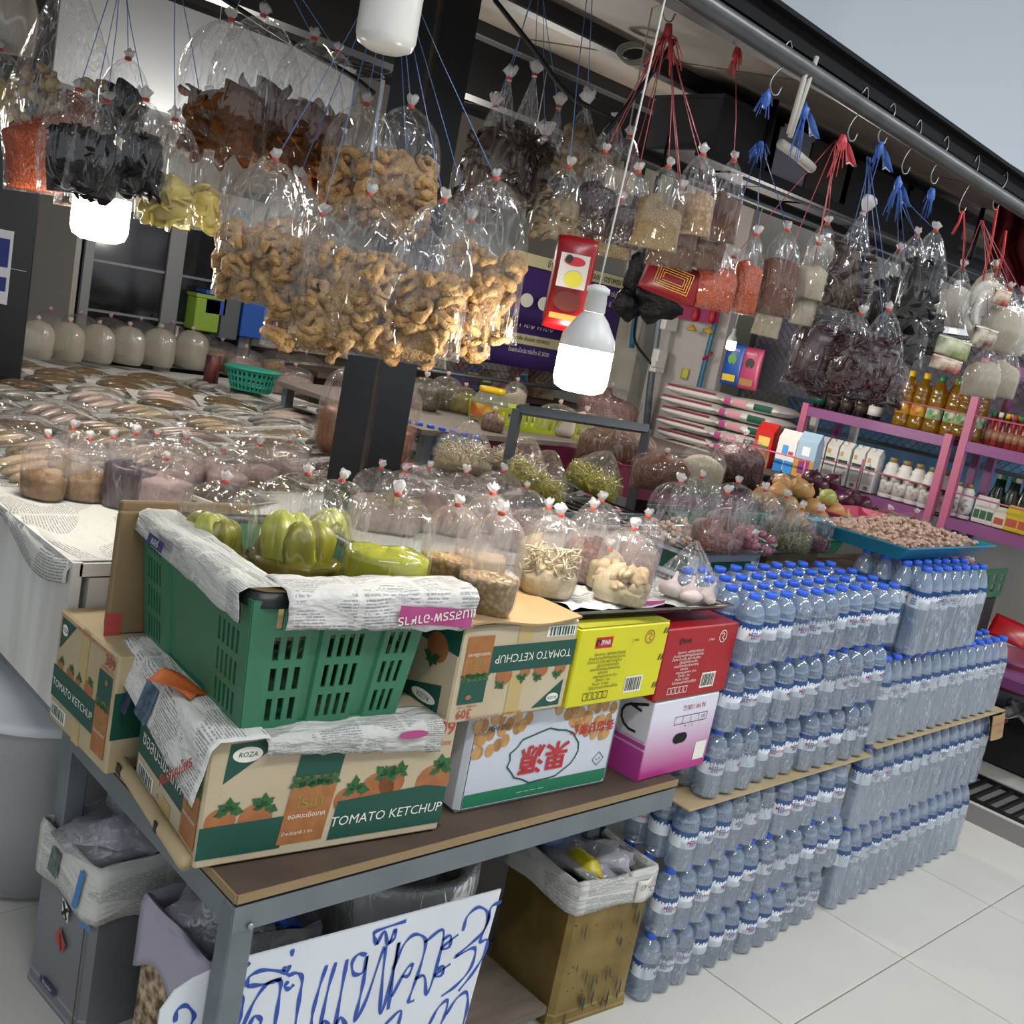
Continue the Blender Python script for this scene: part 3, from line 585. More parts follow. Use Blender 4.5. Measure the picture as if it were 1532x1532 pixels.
# ---------------------------------------------------------------- water bottles
pet = film('bottle_plastic', '#f0f6fd', .27, .10, .55, '#d4e8ff', .30, 60, .07, plain=True)
lband = film('label_band', '#5f8fc4', .45, .06, .3, '#3f74b8', plain=True); capm = mat('cap_blue', '#2f5fd0', .35); labm = mat('bottle_label', '#e2e8ee', .5); ltxt = mat('label_red', '#b5393f', .5); lblue = mat('label_blue', '#3d79b4', .5); lgreen = mat('label_green', '#bcd8b0', .5)
def wrapcyl(me, r, z0):
    for q in me.vertices:
        a = q.co.x / r; q.co = V((r * math.sin(a), -r * math.cos(a), z0 + q.co.y))
    return me
def bottle_meshes(h, r, prof, zl0, zl1, tsize, capz):
    S = {}
    S['body'] = MB().lathe(prof, 20).mesh('water_bottle', pet)
    S['cap'] = MB().lathe([(.0135, capz), (.0150, capz + .001), (.0150, h - .002), (.0135, h), (.001, h)], 14).mesh('cap', capm)
    n = 40; mb = MB(); rr = r * 1.012
    mb.loft([[(rr * math.cos(2 * PI * j / n), rr * math.sin(2 * PI * j / n), zl0 if i == 0 else zl1 + .006 * noise.noise(V((j * .9, 0, 3))) + (.003 if j % 3 == 0 else 0)) for j in range(n)] for i in range(2)], False, False)
    S['label'] = mb.mesh('label', labm)
    S['band'] = MB().lathe([(r * 1.014, zl1 - .004), (r * 1.014, zl1 + (zl1 - zl0) * .42)], 24, None, False, False).mesh('blue_band', lband)
    t = text_mesh('Morefresh', ltxt, tsize, bold=.01).copy(); t.name = 'lettering'
    bm = bmesh.new(); bm.from_mesh(t); bmesh.ops.subdivide_edges(bm, edges=[e for e in bm.edges if e.calc_length() > r * .2], cuts=2); bm.to_mesh(t); bm.free()
    S['text'] = wrapcyl(t, r * 1.03, zl0 + (zl1 - zl0) * .55)
    m2 = MB(); zz = (zl1 - zl0)
    for a0 in (1.7, 4.1):
        for i in range(3):
            for k in range(3):
                a = a0 + i * .17; z = zl0 + zz * (.25 + .2 * k)
                m2.add([(r * 1.03 * math.cos(q), r * 1.03 * math.sin(q), w) for q, w in ((a, z), (a + .12, z), (a + .12, z + zz * .15), (a, z + zz * .15))], [(0, 1, 2, 3)])
    S['mark'] = m2.mesh('printed_block', lblue, False); return S
sp = [(.022, .003), (.029, 0), (.0325, .006)]
for k in range(4): sp += [(.0330, .012 + k * .013), (.0308, .0185 + k * .013)]
sp += [(.0330, .062), (.0330, .092), (.0330, .106), (.0316, .110), (.0328, .114), (.0310, .126), (.0255, .140), (.0175, .149), (.0125, .153), (.0120, .160)]
small = bottle_meshes(.168, .0330, sp, .060, .090, .0135, .154)
bp_ = [(.020, .004), (.028, 0), (.0312, .008), (.0312, .022)]
for k in range(4): bp_ += [(.0292, .030 + k * .018), (.0310, .039 + k * .018)]
bp_ += [(.0280, .104), (.0272, .116), (.0290, .128), (.0312, .138), (.0312, .178), (.0312, .186), (.0295, .200), (.0245, .220), (.0165, .238), (.0125, .245), (.0120, .253)]
big = bottle_meshes(.262, .0312, bp_, .140, .176, .0125, .247)
LAY = ['bottom', 'second', 'third', 'fourth', 'fifth', 'top']
ORD = ['first', 'second', 'third', 'fourth', 'fifth', 'sixth', 'seventh', 'eighth', 'ninth', 'tenth', 'eleventh', 'twelfth', 'thirteenth', 'fourteenth']
def bottle(S, x, y, z, kind, layer, pos, idx):
    o = put('water_bottle', S['body'], None, TR(x + R.uniform(-.0008, .0008), y + R.uniform(-.001, .001), z, R.uniform(-.5, 1.3) if pos == 0 else R.uniform(0, 6.28)))
    tag(o, '%s %s water bottle from the left, %s of the %s layer' % (ORD[idx], kind, ['front', 'second row', 'third row', 'rear row'][min(pos, 3)], layer), 'bottle', '%s water bottles, %s layer, row %d' % (kind, layer, pos + 1))
    put('cap', S['cap'], o); l = put('label', S['label'], o)
    put('lettering', S['text'], l); put('printed_block', S['mark'], l); put('blue_band', S['band'], l)
    return o
PO = lambda l, i: .016 * noise.noise(V((l * 3.7, (i // 3) * 2.3, .5)))
PS = .0666; SB = [0.001, .170, .339, .515, .684, .853]; SX = [1.985, 2.0, 2.015, 2.066, 2.068, 2.066]; SN = [12, 12, 11, 11, 11, 11]; SDEEP = [1, 1, 2, 2, 2, 4]
for l in range(6):
    for i in range(SN[l]):
        deep = 4 if l == 5 else (3 if i == 0 and l in (0, 1, 2) else SDEEP[l])
        for j in range(deep):
            bottle(small, SX[l] + i * PS + .009 * (i // 3), 1.273 + j * PS + PO(l, i), SB[l], 'small', LAY[l], j, i)
PB = .0632; BB = [.001, .264, .536, .800]; BX = [2.872, 2.872, 2.838, 2.945]; BN = [14, 14, 14, 7]; BDEEP = [1, 1, 2, 4]; BL = ['bottom', 'second', 'third', 'top']
for l in range(4):
    for i in range(BN[l]):
        for j in range(BDEEP[l]):
            if l == 2 and j == 1 and 2 < i < 6: continue
            bottle(big, BX[l] + i * PB + .003 * (i // 3), 1.273 + j * PB, BB[l], 'tall', BL[l], j, i)
# shrink film hugging the front of each pack
shr = film('shrink_film', '#f6f9fc', .10, .10, .45, '#e6eef6', .9, 60, .12, (1, 1, .25), crease_glint=.35)
shr2 = film('shrink_film_tall', '#f6f9fc', .24, .12, .45, '#e2ebf4', .9, 60, .14, (1, 1, .18), crease_glint=.4)
def pack_film(x0, n, pitch, y, r, z0, z1, label, group, m=None):
    t = thing('shrink_film', label, 'plastic film', TR(x0, y, z0), group)
    def fn(u, v):
        x = -r + u * (2 * r + (n - 1) * pitch); ph = (x / pitch) % 1.0; ph = ph if ph < .5 else ph - 1
        yy = -(r + .0015) * math.sqrt(max(0, 1 - (ph * pitch / (r * 1.06)) ** 2)) ; yy = min(yy, -r * .52)
        top = (z1 - z0) * (1 + .12 * noise.noise(V((u * 3, 0, x0 * 9)))) 
        return (x, yy - .001 + .002 * noise.noise(V((u * 9, v * 6, z0 * 5))), .004 + v * top)
    MB().grid(fn, n * 8, 6).build('film', m or shr, t)
for l in range(6):
    i = 0; k = 0
    while i < SN[l]:
        n = min(3, SN[l] - i); pack_film(SX[l] + i * PS + .009 * (i // 3), n, PS, 1.273 + PO(l, i), .0330, SB[l], SB[l] + (.075 if (k + l) % 3 else .13), 'clear shrink film on the %s small bottle pack from left, %s layer' % (ORD[k], LAY[l]), 'shrink film on small bottle packs, %s layer' % LAY[l]); i += 3; k += 1
for l in range(4):
    i = 0
    while i < BN[l]:
        n = min(3, BN[l] - i); pack_film(BX[l] + i * PB + .003 * (i // 3), n, PB, 1.273, .0312, BB[l], BB[l] + .17, 'clear shrink film on the %s tall bottle pack from left, %s layer' % (ORD[i // 3], BL[l]), 'shrink film on tall bottle packs, %s layer' % BL[l], shr2); i += 3
def board(label, x0, x1, z, y0=1.232, y1=1.42, txt=None):
    t = thing('cardboard_sheet', label, 'cardboard', TR(x0, y0, z)); MB().box(((x1 - x0) / 2, (y1 - y0) / 2, .002), (x1 - x0, y1 - y0, .004)).build('board', cardlt, t, smooth=False); return t
board('thin cardboard layer between third and fourth layers of small bottles', 1.958, 2.82, .508)
board('thin cardboard strip between second and third layers of tall bottles', 2.835, 3.77, .5285)
flp = thing('cardboard_flap', 'brown printed cardboard flap hanging off the end of the tall bottles', 'cardboard', TR(3.66, 1.228, .44))
MB().grid(lambda u, v: (u * .10, -.004 * math.sin(3 * u) - .012 * (1 - v), v * .085), 4, 4).build('flap', card, flp, smooth=False, solid=.003)
put('printed_lettering', text_mesh('LUYOR EXPORT', rprint, .016), flp, TR(.05, -.014, .06, 0, PI / 2) @ Matrix.Rotation(PI, 4, 'Z')); put('printed_lettering', text_mesh('อ ฎุ ร เ', rprint, .02), flp, TR(.05, -.017, .03, 0, PI / 2) @ Matrix.Rotation(PI, 4, 'Z'))

# ---------------------------------------------------------------- under the table
clear_grey = film('trash_film', '#ececf0', .45, .08, .4, '#ececf2', .9, 50, .18)
def tin(name, label, M, w, d, h, m, seam=None):
    t = thing(name, label, 'tin', M); b = .012; mb = MB()
    ring = lambda x: [(b - x, -x), (w - b + x, -x), (w + x, b - x), (w + x, d - b + x), (w - b + x, d + x), (b - x, d + x), (-x, d - b + x), (-x, b - x)]
    z_ = [(0, .0015), (.008, .002), (.012, 0), (.03, 0), (.034, -.002), (h - .034, -.002), (h - .03, 0), (h - .01, 0), (h - .006, .002), (h, .0015)]
    mb.loft([[(x, y, z) for x, y in ring(q)] for z, q in z_] + [[(x, y, z) for x, y in ring(-.003)] for z in (h, .01)], True, True); mb.build('body', m, t, smooth=False)
    return t
goldm = mat('tin_gold', '#9a8450', .38, .55, noise_=(7, '#6f5a2c', .2), bump=(18, .1)); greym = mat('tin_grey', '#7f8285', .42, .35, noise_=(6, '#73767a'))
rust = mat('tin_rust', '#c3b294', .8, noise_=(38, '#5b3a22', .12), bump=(60, .2))
GM = TR(1.685, 1.285, 0, -.1)
tg = tin('gold_tin', 'dented gold oil tin lined with newspaper under the table end', GM, .245, .25, .35, goldm)
sb = MB(); r2 = random.Random(5)
def streak(x, z, l, w):
    sb.add([(x, -.0042, z), (x + w, -.0042, z - l * .3), (x + w * .3 + .004, -.0042, z - l), (x - w * .4, -.0042, z - l * .6)], [(3, 2, 1, 0)])
for k in range(36): streak(r2.uniform(.01, .21), r2.uniform(.03, .30), r2.choice((.004, .006, .03, .05)), r2.uniform(.002, .006))
sb.build('rust_streaks', mat('stain_dark', '#27301f', .6), tg, smooth=False)['kind'] = 'stuff'
def sleeve(parent, w, d, h, drop, m, seed, name='newspaper_liner', tear=.3):
    """paper folded over the rim of a square tin, all round"""
    per = 2 * (w + d); n = 48; mb = MB()
    def p(u, off):
        s = u * per % per; b = off
        if s < w: return V((s, -b, 0))
        if s < w + d: return V((w + b, s - w, 0))
        if s < 2 * w + d: return V((w - (s - w - d), d + b, 0))
        return V((-b, d - (s - 2 * w - d), 0))
    def fn(u, v):
        u = u % 1.0; wv = noise.noise(V((u * 9, v * 2, seed)))
        if v < .3: q = p(u, -.012 - .01 * (.3 - v)); q.z = h - .05 * (.3 - v) / .3 + .012 + .012 * wv
        elif v < .45: q = p(u, .001); q.z = h + .012 + .01 * wv
        else: q = p(u, .007 + .004 * abs(wv)); q.z = h + .01 - drop * (v - .45) / .55 * (1 + tear * noise.noise(V((u * 6, 1, seed)))) + .004 * wv
        return q
    return mb.grid(fn, n, 12).build(name, m, parent, solid=.0008)
sleeve(tg, .245, .25, .35, .07, news2, 3)
def trash(parent, items):
    for k, (nm, m, c, dd) in enumerate(items): MB().blob(c, dd, 12, 8, .7, k + 2).build(nm, m, parent)
trash(tg, [('clear_wrapper', clear_grey, (.12, .12, .345), (.09, .1, .03)), ('blue_wrapper', mat('wrap_blue', '#5d6c93', .5), (.09, .19, .36), (.07, .04, .035)), ('yellow_wrapper', mat('wrap_yellow', '#b9ab22', .4), (.08, .08, .355), (.03, .05, .02)), ('dark_wrapper', mat('wrap_dark', '#23232b', .4), (.18, .2, .36), (.05, .05, .025)), ('clear_wrapper', clear_grey, (.15, .06, .36), (.05, .05, .025))])
tk = MB().grid(lambda u, v: (.175 + u * .05, -.012 - .006 * math.sin(4 * u), .29 + v * .055), 5, 4).build('torn_label', mat('label_cream', '#cfccc4', .6), tg, solid=.001)
put('printed_lettering', text_mesh('17 ℃', kprint, .02), tk, TR(.2, -.0205, .325, 0, PI / 2) @ Matrix.Rotation(-.2, 4, 'Z'))
tgr = tin('grey_tin', 'tall grey tin with hazard stickers and newspaper lining beside the table', TR(.785, 1.96, 0, -PI / 2 + .1), .232, .235, .355, greym)
F = Face((0, -.002, 0), (1, 0, 0), (0, 0, 1), .232, .355, tgr)
F.poly('hazard_diamond', [[(.50, .52), (.64, .45), (.58, .37), (.46, .44)]], mat('sticker_red', '#a93a30', .5), 3); F.lines('diamond_cross', [[(.53, .48), (.58, .40)]], .002, kprint, 4)
F.poly('white_sticker', [[(.50, .70), (.62, .67), (.63, .58), (.52, .61)]], wprint, 3); F.lines('black_cross', [[(.53, .68), (.60, .60)], [(.61, .66), (.53, .61)]], .004, kprint, 4)
F.rect('maker_plate', .28, .085, .56, .13, mat('plate_navy', '#30305a', .5), 3); F.text('Premier', .42, .107, .012, wprint, 4); F.rect('blue_corner', .82, .655, .99, .70, lblue, 3); F.rect('weld_line', .90, 0, .92, .66, mat('weld_brown', '#4a2f24', .6), 3)
sl_ = sleeve(tgr, .232, .235, .355, .115, news, 8, tear=.25); F2 = Face((0, -.0125, .25), (1, 0, 0), (0, 0, 1), .232, .115, tgr)
F2.poly('blue_headline', [[(.72, .1), (.80, .1), (.88, .85), (.80, .85)]], lblue, 1); F2.poly('printed_photo', [[(.25, .3), (.42, .25), (.45, .75), (.30, .8)]], mat('ink_sage', '#6d7f74', .7, noise_=(70, '#39433f')), 1)
trash(tgr, [('clear_wrapper', clear_grey, (.12, .11, .36), (.10, .10, .05)), ('clear_wrapper', clear_grey, (.08, .15, .39), (.06, .05, .04)), ('clear_wrapper', clear_grey, (.16, .08, .385), (.05, .06, .035))])
trs = tin('rusty_tin', 'rusty speckled tin with plastic liner behind the table leg', TR(.872, 1.66, 0, -PI / 2 + .06), .235, .235, .33, rust)
lin = mat('liner_lilac', '#a9a3b2', .45, bump=(12, .4))
ln_ = sleeve(trs, .235, .235, .33, .15, lin, 12, 'plastic_liner', .9)
trash(trs, [('clear_wrapper', clear_grey, (.12, .12, .33), (.10, .10, .06)), ('blue_wrapper', mat('wrap_bright_blue', '#26409a', .4), (.19, .17, .36), (.05, .035, .02)), ('grey_wrapper', mat('wrap_grey', '#5b5a63', .4), (.08, .16, .36), (.06, .06, .04))])
MB().grid(lambda u, v: (.245 + .004 * math.sin(7 * u), .02 + u * .2, .27 + v * (.12 - .05 * u)), 8, 5).build('newspaper_flap', news2, trs, solid=.001)
bk = thing('plastic_bucket', 'translucent white bucket with a clear bag liner under the table', 'bucket', TR(1.36, 1.52, .066))
bkm = mat('bucket_white', '#d9d9d5', .4, bump=(8, .1))
MB().lathe([(.12, 0), (.125, .01), (.155, .30), (.165, .305), (.168, .325), (.160, .33), (.150, .325), (.120, .02), (.001, .02)], 32, None, True, False).build('pail', bkm, bk)
MB().loft([[((rr + .006 * noise.noise(V((math.cos(j / 40 * 6.28) * 3, math.sin(j / 40 * 6.28) * 3, z * 20)))) * math.cos(j / 40 * 2 * PI), (rr + .006 * noise.noise(V((math.cos(j / 40 * 6.28) * 3, math.sin(j / 40 * 6.28) * 3, z * 20 + 3)))) * math.sin(j / 40 * 2 * PI), z) for j in range(40)] for rr, z in ((.140, .22), (.148, .30), (.160, .345), (.176, .338), (.178, .29), (.172, .24), (.166, .2))], False, False).build('bag_liner', film('bucket_liner', '#f2f2f2', .38, .06, .3, '#eeeeee', .6, 30), bk)
trash(bk, [('clear_wrapper', clear_grey, (.02, 0, .26), (.1, .1, .05))])
br = thing('plastic_barrel', 'big translucent grey barrel with lid and handle under the white counter', 'barrel', TR(.96, 2.42, 0))
MB().lathe([(.20, 0), (.24, .02), (.262, .22), (.268, .40), (.270, .44)], 40, None, True, False).build('drum', film('barrel_plastic', '#b9b9b9', .62, .05, .2, '#dfe2e3', .1, 5, .3, plain=True), br)
MB().lathe([(.001, .015), (.19, .015), (.232, .03), (.245, .15), (.001, .152)], 32).build('dark_contents', mat('barrel_dark', '#2b2723', .8, noise_=(5, '#4a443e')), br)
MB().lathe([(.285, .44), (.29, .452), (.28, .466), (.255, .475), (.23, .50), (.12, .53), (.001, .535)], 40, None, False, True).build('lid', mat('barrel_lid', '#cfd2d3', .35), br)
MB().tube(spline([(-.26, -.10, .43), (-.285, -.10, .37), (-.285, -.07, .33), (-.27, -.04, .31)], 5), .009, 8).build('handle', mat('handle_pale', '#aeb9c0', .4), br)

# ---------------------------------------------------------------- hand written price board
sg = thing('price_board', 'white board with blue handwritten water price leaning under the table', 'sign', Matrix.Identity(4))
SY = 1.285
def sz(zx, zy, lift=.003): p = at(240 + .3394 * zx, 1300 + .3394 * zy, y=SY); return V((p.x, SY - lift, p.z))
tl, trr = sz(330, 400, 0), sz(1500, 88, 0); bl_, brr = V((tl.x - .0, SY, .075)), V((trr.x - .03, SY, .075)); lf = V((tl.x - .12, SY, tl.z - .03))
pts = [tl, trr, brr, V((lf.x, SY, .075)), lf + V((0, 0, -.02)), lf + V((.02, 0, .008)), lf + V((.05, 0, .02))]
MB().add(pts, [tuple(range(len(pts)))]).build('board', mat('board_white', '#d7dbe0', .45, noise_=(6, '#cdd1d7')), sg, smooth=False, solid=.004)
strokes = [[(62, 670), (70, 620), (110, 598), (145, 640), (130, 684)], [(300, 480), (350, 445), (392, 408)], [(268, 600), (320, 548), (360, 570), (350, 640), (338, 690)],
 [(388, 684), (412, 645), (440, 660), (430, 700)], [(360, 690), (410, 580), (470, 500), (525, 490), (520, 560), (500, 690)], [(375, 515), (390, 470), (450, 442), (540, 450), (560, 465)], [(380, 512), (450, 505), (530, 480)],
 [(578, 350), (578, 380)], [(545, 425), (540, 448)], [(566, 420), (560, 448)], [(560, 465), (600, 455), (622, 480), (610, 560), (590, 690)], [(560, 490), (545, 515), (565, 525), (585, 505)],
 [(730, 420), (700, 510), (670, 620), (660, 690)], [(770, 408), (735, 530), (700, 690)], [(820, 395), (795, 530), (765, 690)], [(700, 690), (720, 665), (740, 690)], [(770, 684), (790, 650), (815, 684)],
 [(905, 375), (870, 372), (842, 410), (850, 460), (890, 450), (908, 380), (890, 500), (870, 590), (852, 670), (905, 570), (985, 340), (975, 480), (965, 635), (1000, 540), (1048, 320), (1025, 450), (1000, 615)],
 [(950, 330), (938, 290), (955, 268), (1080, 225)], [(950, 330), (985, 270), (1000, 330), (1030, 265), (1030, 300), (1000, 325)],
 [(1015, 560), (1080, 440), (1108, 420), (1090, 465), (1060, 470)], [(1020, 440), (1070, 330), (1120, 285), (1165, 310), (1150, 400), (1110, 520), (1090, 580), (1115, 575)], [(1118, 480), (1160, 470), (1170, 550), (1210, 440), (1245, 268), (1160, 320)],
 [(1240, 310), (1275, 290), (1270, 340), (1235, 345), (1310, 285)], [(1215, 440), (1245, 425), (1235, 465), (1205, 465), (1275, 415)],
 [(1330, 270), (1350, 205), (1400, 165), (1440, 195), (1420, 270), (1360, 330), (1295, 385), (1370, 345), (1385, 365), (1360, 440), (1300, 510), (1235, 558)],
 [(1500, 140), (1455, 165), (1440, 230), (1405, 315), (1438, 310), (1420, 380), (1370, 460), (1310, 535)],
 [(985, 684), (1055, 620), (1045, 684)], [(1180, 684), (1220, 610), (1262, 575), (1250, 640), (1230, 684)], [(1255, 640), (1300, 570), (1345, 540), (1350, 600), (1330, 684)]]
inkb = mat('marker_blue', '#2350a8', .4, noise_=(40, '#1c3f95'))
for s_ in strokes:
    P = spline([sz(a, b) for a, b in s_], 5); mb = MB(); L_ = []
    for i, p in enumerate(P):
        t = (P[min(i + 1, len(P) - 1)] - P[max(i - 1, 0)]).normalized(); q = V((-t.z, 0, t.x)) * (.0032 + .0012 * math.sin(i * .9))
        L_.append((p + q, p - q))
    for i in range(len(P) - 1): mb.add([L_[i][0], L_[i][1], L_[i + 1][1], L_[i + 1][0]], [(0, 1, 2, 3)])
    mb.build('brush_stroke', inkb, sg, smooth=False)

# ---------------------------------------------------------------- plastic bags: builder
clear = film('bag_film', '#fdfdfd', .018, .04, .26, '#f8f8fa', 1.0, 40, .07, (1, 1, .22), crease_glint=.15)
milky = film('bag_film_milky', '#f9f6f5', .06, .045, .28, '#f4efec', .9, 40, .09, (1, 1, .25), crease_glint=.14)
ruffle_m = film('bag_ruffle', '#f0f0f0', .55, .06, .3, '#ece8e6', .5, 80, .3)
band_m = mat('rubber_band', '#b5402f', .5)
def ringfn(style, w, d, H, dome, seed):
    """cross-section half-width and half-depth of a filled bag at height t (0 bottom, 1 neck)"""
    def f(t):
        if style == 'hang':
            wx = w * (.99 - .05 * min(1, t * 6)) ; wy = d * (.06 + .94 * min(1, t / .30) ** .6)
        elif style == 'stand':
            wx = w * (.86 + .14 * min(1, t / .12)); wy = d * (.80 + .20 * min(1, t / .15))
        else:                                    # slump: lying on one side
            wx = w; wy = d * (.25 + .75 * min(1, t / .3) ** .7)
        k0 = .62 * dome + .30 * (1 - dome)
        if t > k0:
            s = (t - k0) / (1 - k0); q = dome * math.sqrt(max(0, 1 - s * s)) + (1 - dome) * (1 - s) ** 1.1
            wx *= q; wy *= q ** .8 if q > 0 else 0
        return max(wx, .006), max(wy, .006)
    return f
def ringpts(f, t, H, n, seed, sc_=1., pleat=.0, z=None, wob=.035):
    wx, wy = f(t); out = []
    for j in range(n):
        a = 2 * PI * j / n; c, s = math.cos(a), math.sin(a)
        e = .78
        x = math.copysign(abs(c) ** e, c); y = math.copysign(abs(s) ** e, s)
        k = sc_ * (1 + pleat * math.cos(a * 7 + seed) * max(0, t - .45) * 1.8 + wob * noise.noise(V((c * 1.6, s * 1.6, t * 3.1 + seed * 5.7))))
        out.append((x * wx * k, y * wy * k, H * t if z is None else z))
    return out
RUFFLE = []; CORE = ('rind', 'rind_dark', 'chili', 'black', 'tamarind', 'mushroom', 'maw')
for k in range(3):
    mb = MB(); n = 14; rr = []
    for i, (r, z) in enumerate(((.006, -.004), (.0045, .002), (.010, .012), (.013, .020), (.009, .026))):
        rr.append([(r * (1 + .5 * math.cos(5 * a + k) * (i > 1)) * math.cos(a), r * (1 + .5 * math.sin(4 * a + k * 2) * (i > 1)) * math.sin(a), z + (.005 * math.sin(3 * a + k) if i > 2 else 0)) for a in [2 * PI * j / n for j in range(n)]])
    RUFFLE.append(mb.loft(rr, False, True).mesh('tied_top', ruffle_m))
BAND = MB().lathe([(.0052, -.0035), (.0072, -.002), (.0072, .003), (.0052, .0045)], 10).mesh('rubber_band', band_m)
LIB = {}
def curl_meshes():
    out = []
    rind = mat('rind_light', '#9d7748', .75, noise_=(55, '#c4a071', .25), bump=(150, 1.0), spec=.25)
    for k in range(6):
        r = random.Random(k); pts = []
        turns = r.uniform(.8, 2.0); R0 = r.uniform(.010, .017)
        for i in range(17):
            t = i / 16; a = t * turns * 2 * PI; q = R0 * (1 - .42 * t)
            pts.append((q * math.cos(a), q * math.sin(a), (t - .5) * r.uniform(.012, .02)))
        out.append(MB().tube(pts, lambda t: .0056 * (.7 + .6 * abs(math.sin(7 * t + k)) + .35 * math.sin(19 * t + 2 * k)), 7).mesh('pork_rind', rind))
    return out
def slab_meshes(nm, m, n=4, sx=.03, sy=.016, seed=0):
    out = []
    for k in range(n):
        r = random.Random(k + seed); b = MB().blob((0, 0, 0), (sx, sy, .005), 14, 6, .2, k + seed); c1, c2 = r.uniform(6, 16), r.uniform(-14, 14)
        b.v = [(x, y, z + c1 * x * x * (1 if k % 2 else -1) + c2 * x * y + .003 * math.sin(150 * x + k)) for x, y, z in b.v]
        out.append(b.mesh(nm, m))
    return out
def chili_meshes(nm, m, n=3, l=.045, r0=.005):
    out = []
    for k in range(n):
        r = random.Random(k * 7 + 1); cx = r.uniform(.005, .02)
        out.append(MB().tube([((t - .5) * l, cx * math.sin(PI * t), .004 * math.sin(5 * t + k)) for t in [i / 6 for i in range(7)]], lambda t: max(.0008, r0 * math.sin(PI * min(1, .15 + t * .85)) ** .7), 5).mesh(nm, m))
    return out
LIB['rind'] = curl_meshes()
LIB['rind_dark'] = slab_meshes('pork_skin', mat('rind_brown', '#7a4a25', .85, noise_=(35, '#5a3516'), bump=(60, .5), spec=.15), 5, .034, .017)
LIB['chili'] = chili_meshes('dried_chili', mat('chili_red', '#240809', .35, noise_=(30, '#3a0e0f')), 4)
LIB['black'] = slab_meshes('black_fungus', mat('fungus_black', '#0d0a09', .6, noise_=(40, '#1c1512'), spec=.2), 4, .026, .016, 9)
LIB['mushroom'] = slab_meshes('dried_mushroom', mat('mushroom_brown', '#4a3d2c', .6, noise_=(70, '#8a744f', .2)), 4, .018, .014, 20)
LIB['maw'] = slab_meshes('yellow_slice', mat('slice_yellow', '#b8a24c', .4, noise_=(20, '#cbb968')), 4, .024, .018, 30)
LIB['tamarind'] = slab_meshes('dark_pod', mat('pod_brown', '#2e1f17', .5, noise_=(40, '#46311f')), 4, .03, .01, 40)
LIB['shredded_chili'] = chili_meshes('chili_shred', mat('shred_dark', '#2c0c0d', .35, noise_=(30, '#431416')), 3, .05, .003)
LIB['garlic_clove'] = [MB().blob((0, 0, 0), (.010, .0065, .006), 8, 5, .25, k).mesh('garlic_clove', mat('clove', '#cdb9a4', .5, noise_=(60, '#b1866f', .2))) for k in range(3)]
LIB['shallot'] = [MB().blob((0, 0, 0), (.012, .009, .009), 8, 5, .2, k).mesh('shallot', mat('shallot_skin', '#7c3446', .4, noise_=(40, '#a05a66'))) for k in range(3)]
LIB['strip'] = chili_meshes('pale_strip', mat('strip_pale', '#cfc3a6', .5, noise_=(30, '#bdae8b')), 3, .06, .0035)
LIB['strip_yellow'] = chili_meshes('yellow_strip', mat('strip_yel', '#c7bf52', .45, noise_=(30, '#b0a63e')), 3, .06, .0035)
LIB['chunk'] = [MB().blob((0, 0, 0), (.018, .014, .010), 7, 4, .5, k).mesh('pale_chunk', mat('chunk_pale', '#cdb894', .55, noise_=(30, '#b59c74'))) for k in range(3)]
FILL = dict(
    grain=('grain', mat('fill_grain', '#a88e5c', .7, vor=(420, '#7a6440'))), peanut=('peanuts', mat('fill_peanut', '#b59468', .6, vor=(110, '#8a6c48'))),
    beans=('beans', mat('fill_beans', '#4a231b', .35, vor=(120, '#1f0d0a'))), brown=('powder', mat('fill_brown', '#5c3a22', .8, noise_=(60, '#4a2d1a'))),
    orange=('dried_shrimp', mat('fill_orange', '#c4500a', .6, vor=(190, '#983a05'))), rust=('powder', mat('fill_rust', '#6f3d1c', .7, vor=(300, '#552c13'))),
    beige=('powder', mat('fill_beige', '#a99d87', .8)), white=('powder', mat('fill_white', '#c6c0b4', .8)), soy=('soybeans', mat('fill_soy', '#a98d5a', .35, vor=(95, '#7f6537'))),
    corn=('beans_in_brine', mat('fill_corn', '#b08f50', .4, vor=(100, '#86662e'))), sauce=('shrimp_paste', mat('fill_sauce', '#8c6a3f', .5, noise_=(60, '#6f512c'), bump=(90, .3))),
    brine=('brine', mat('fill_brine', '#7d7415', .12, noise_=(10, '#5c5610'))), lime=('brine', mat('fill_lime', '#a9a92c', .12, noise_=(8, '#8f9323'))),
    curry=('curry_paste', mat('fill_curry', '#9a5a24', .4, noise_=(30, '#7d4418'))), purple=('fermented_crab', mat('fill_purple', '#3c1f30', .4, noise_=(40, '#241219'))),
    pinkish=('salted_fish', mat('fill_pinkish', '#a08a86', .5, noise_=(50, '#86706e'), bump=(60, .3))), pickle=('pickled_radish', mat('fill_pickle', '#b7a985', .5, noise_=(30, '#9c8c66'), bump=(80, .4))),
    darkbase=('fish_sauce', mat('fill_darkbase', '#33271c', .3, noise_=(20, '#4b3a2a'))), cream=('bamboo_shoots', mat('fill_cream', '#c9bd9c', .5, noise_=(40, '#b0a37f'), bump=(60, .4))),
    onionred=('dried_shallots', mat('fill_onionred', '#8a6257', .5, vor=(130, '#6a4640'))), herb=('dried_herbs', mat('fill_herb', '#6c6434', .6, vor=(150, '#3f3a1c'))), redbits=('dried_chili', mat('fill_redbits', '#5c1c17', .5, vor=(120, '#36100d'))))
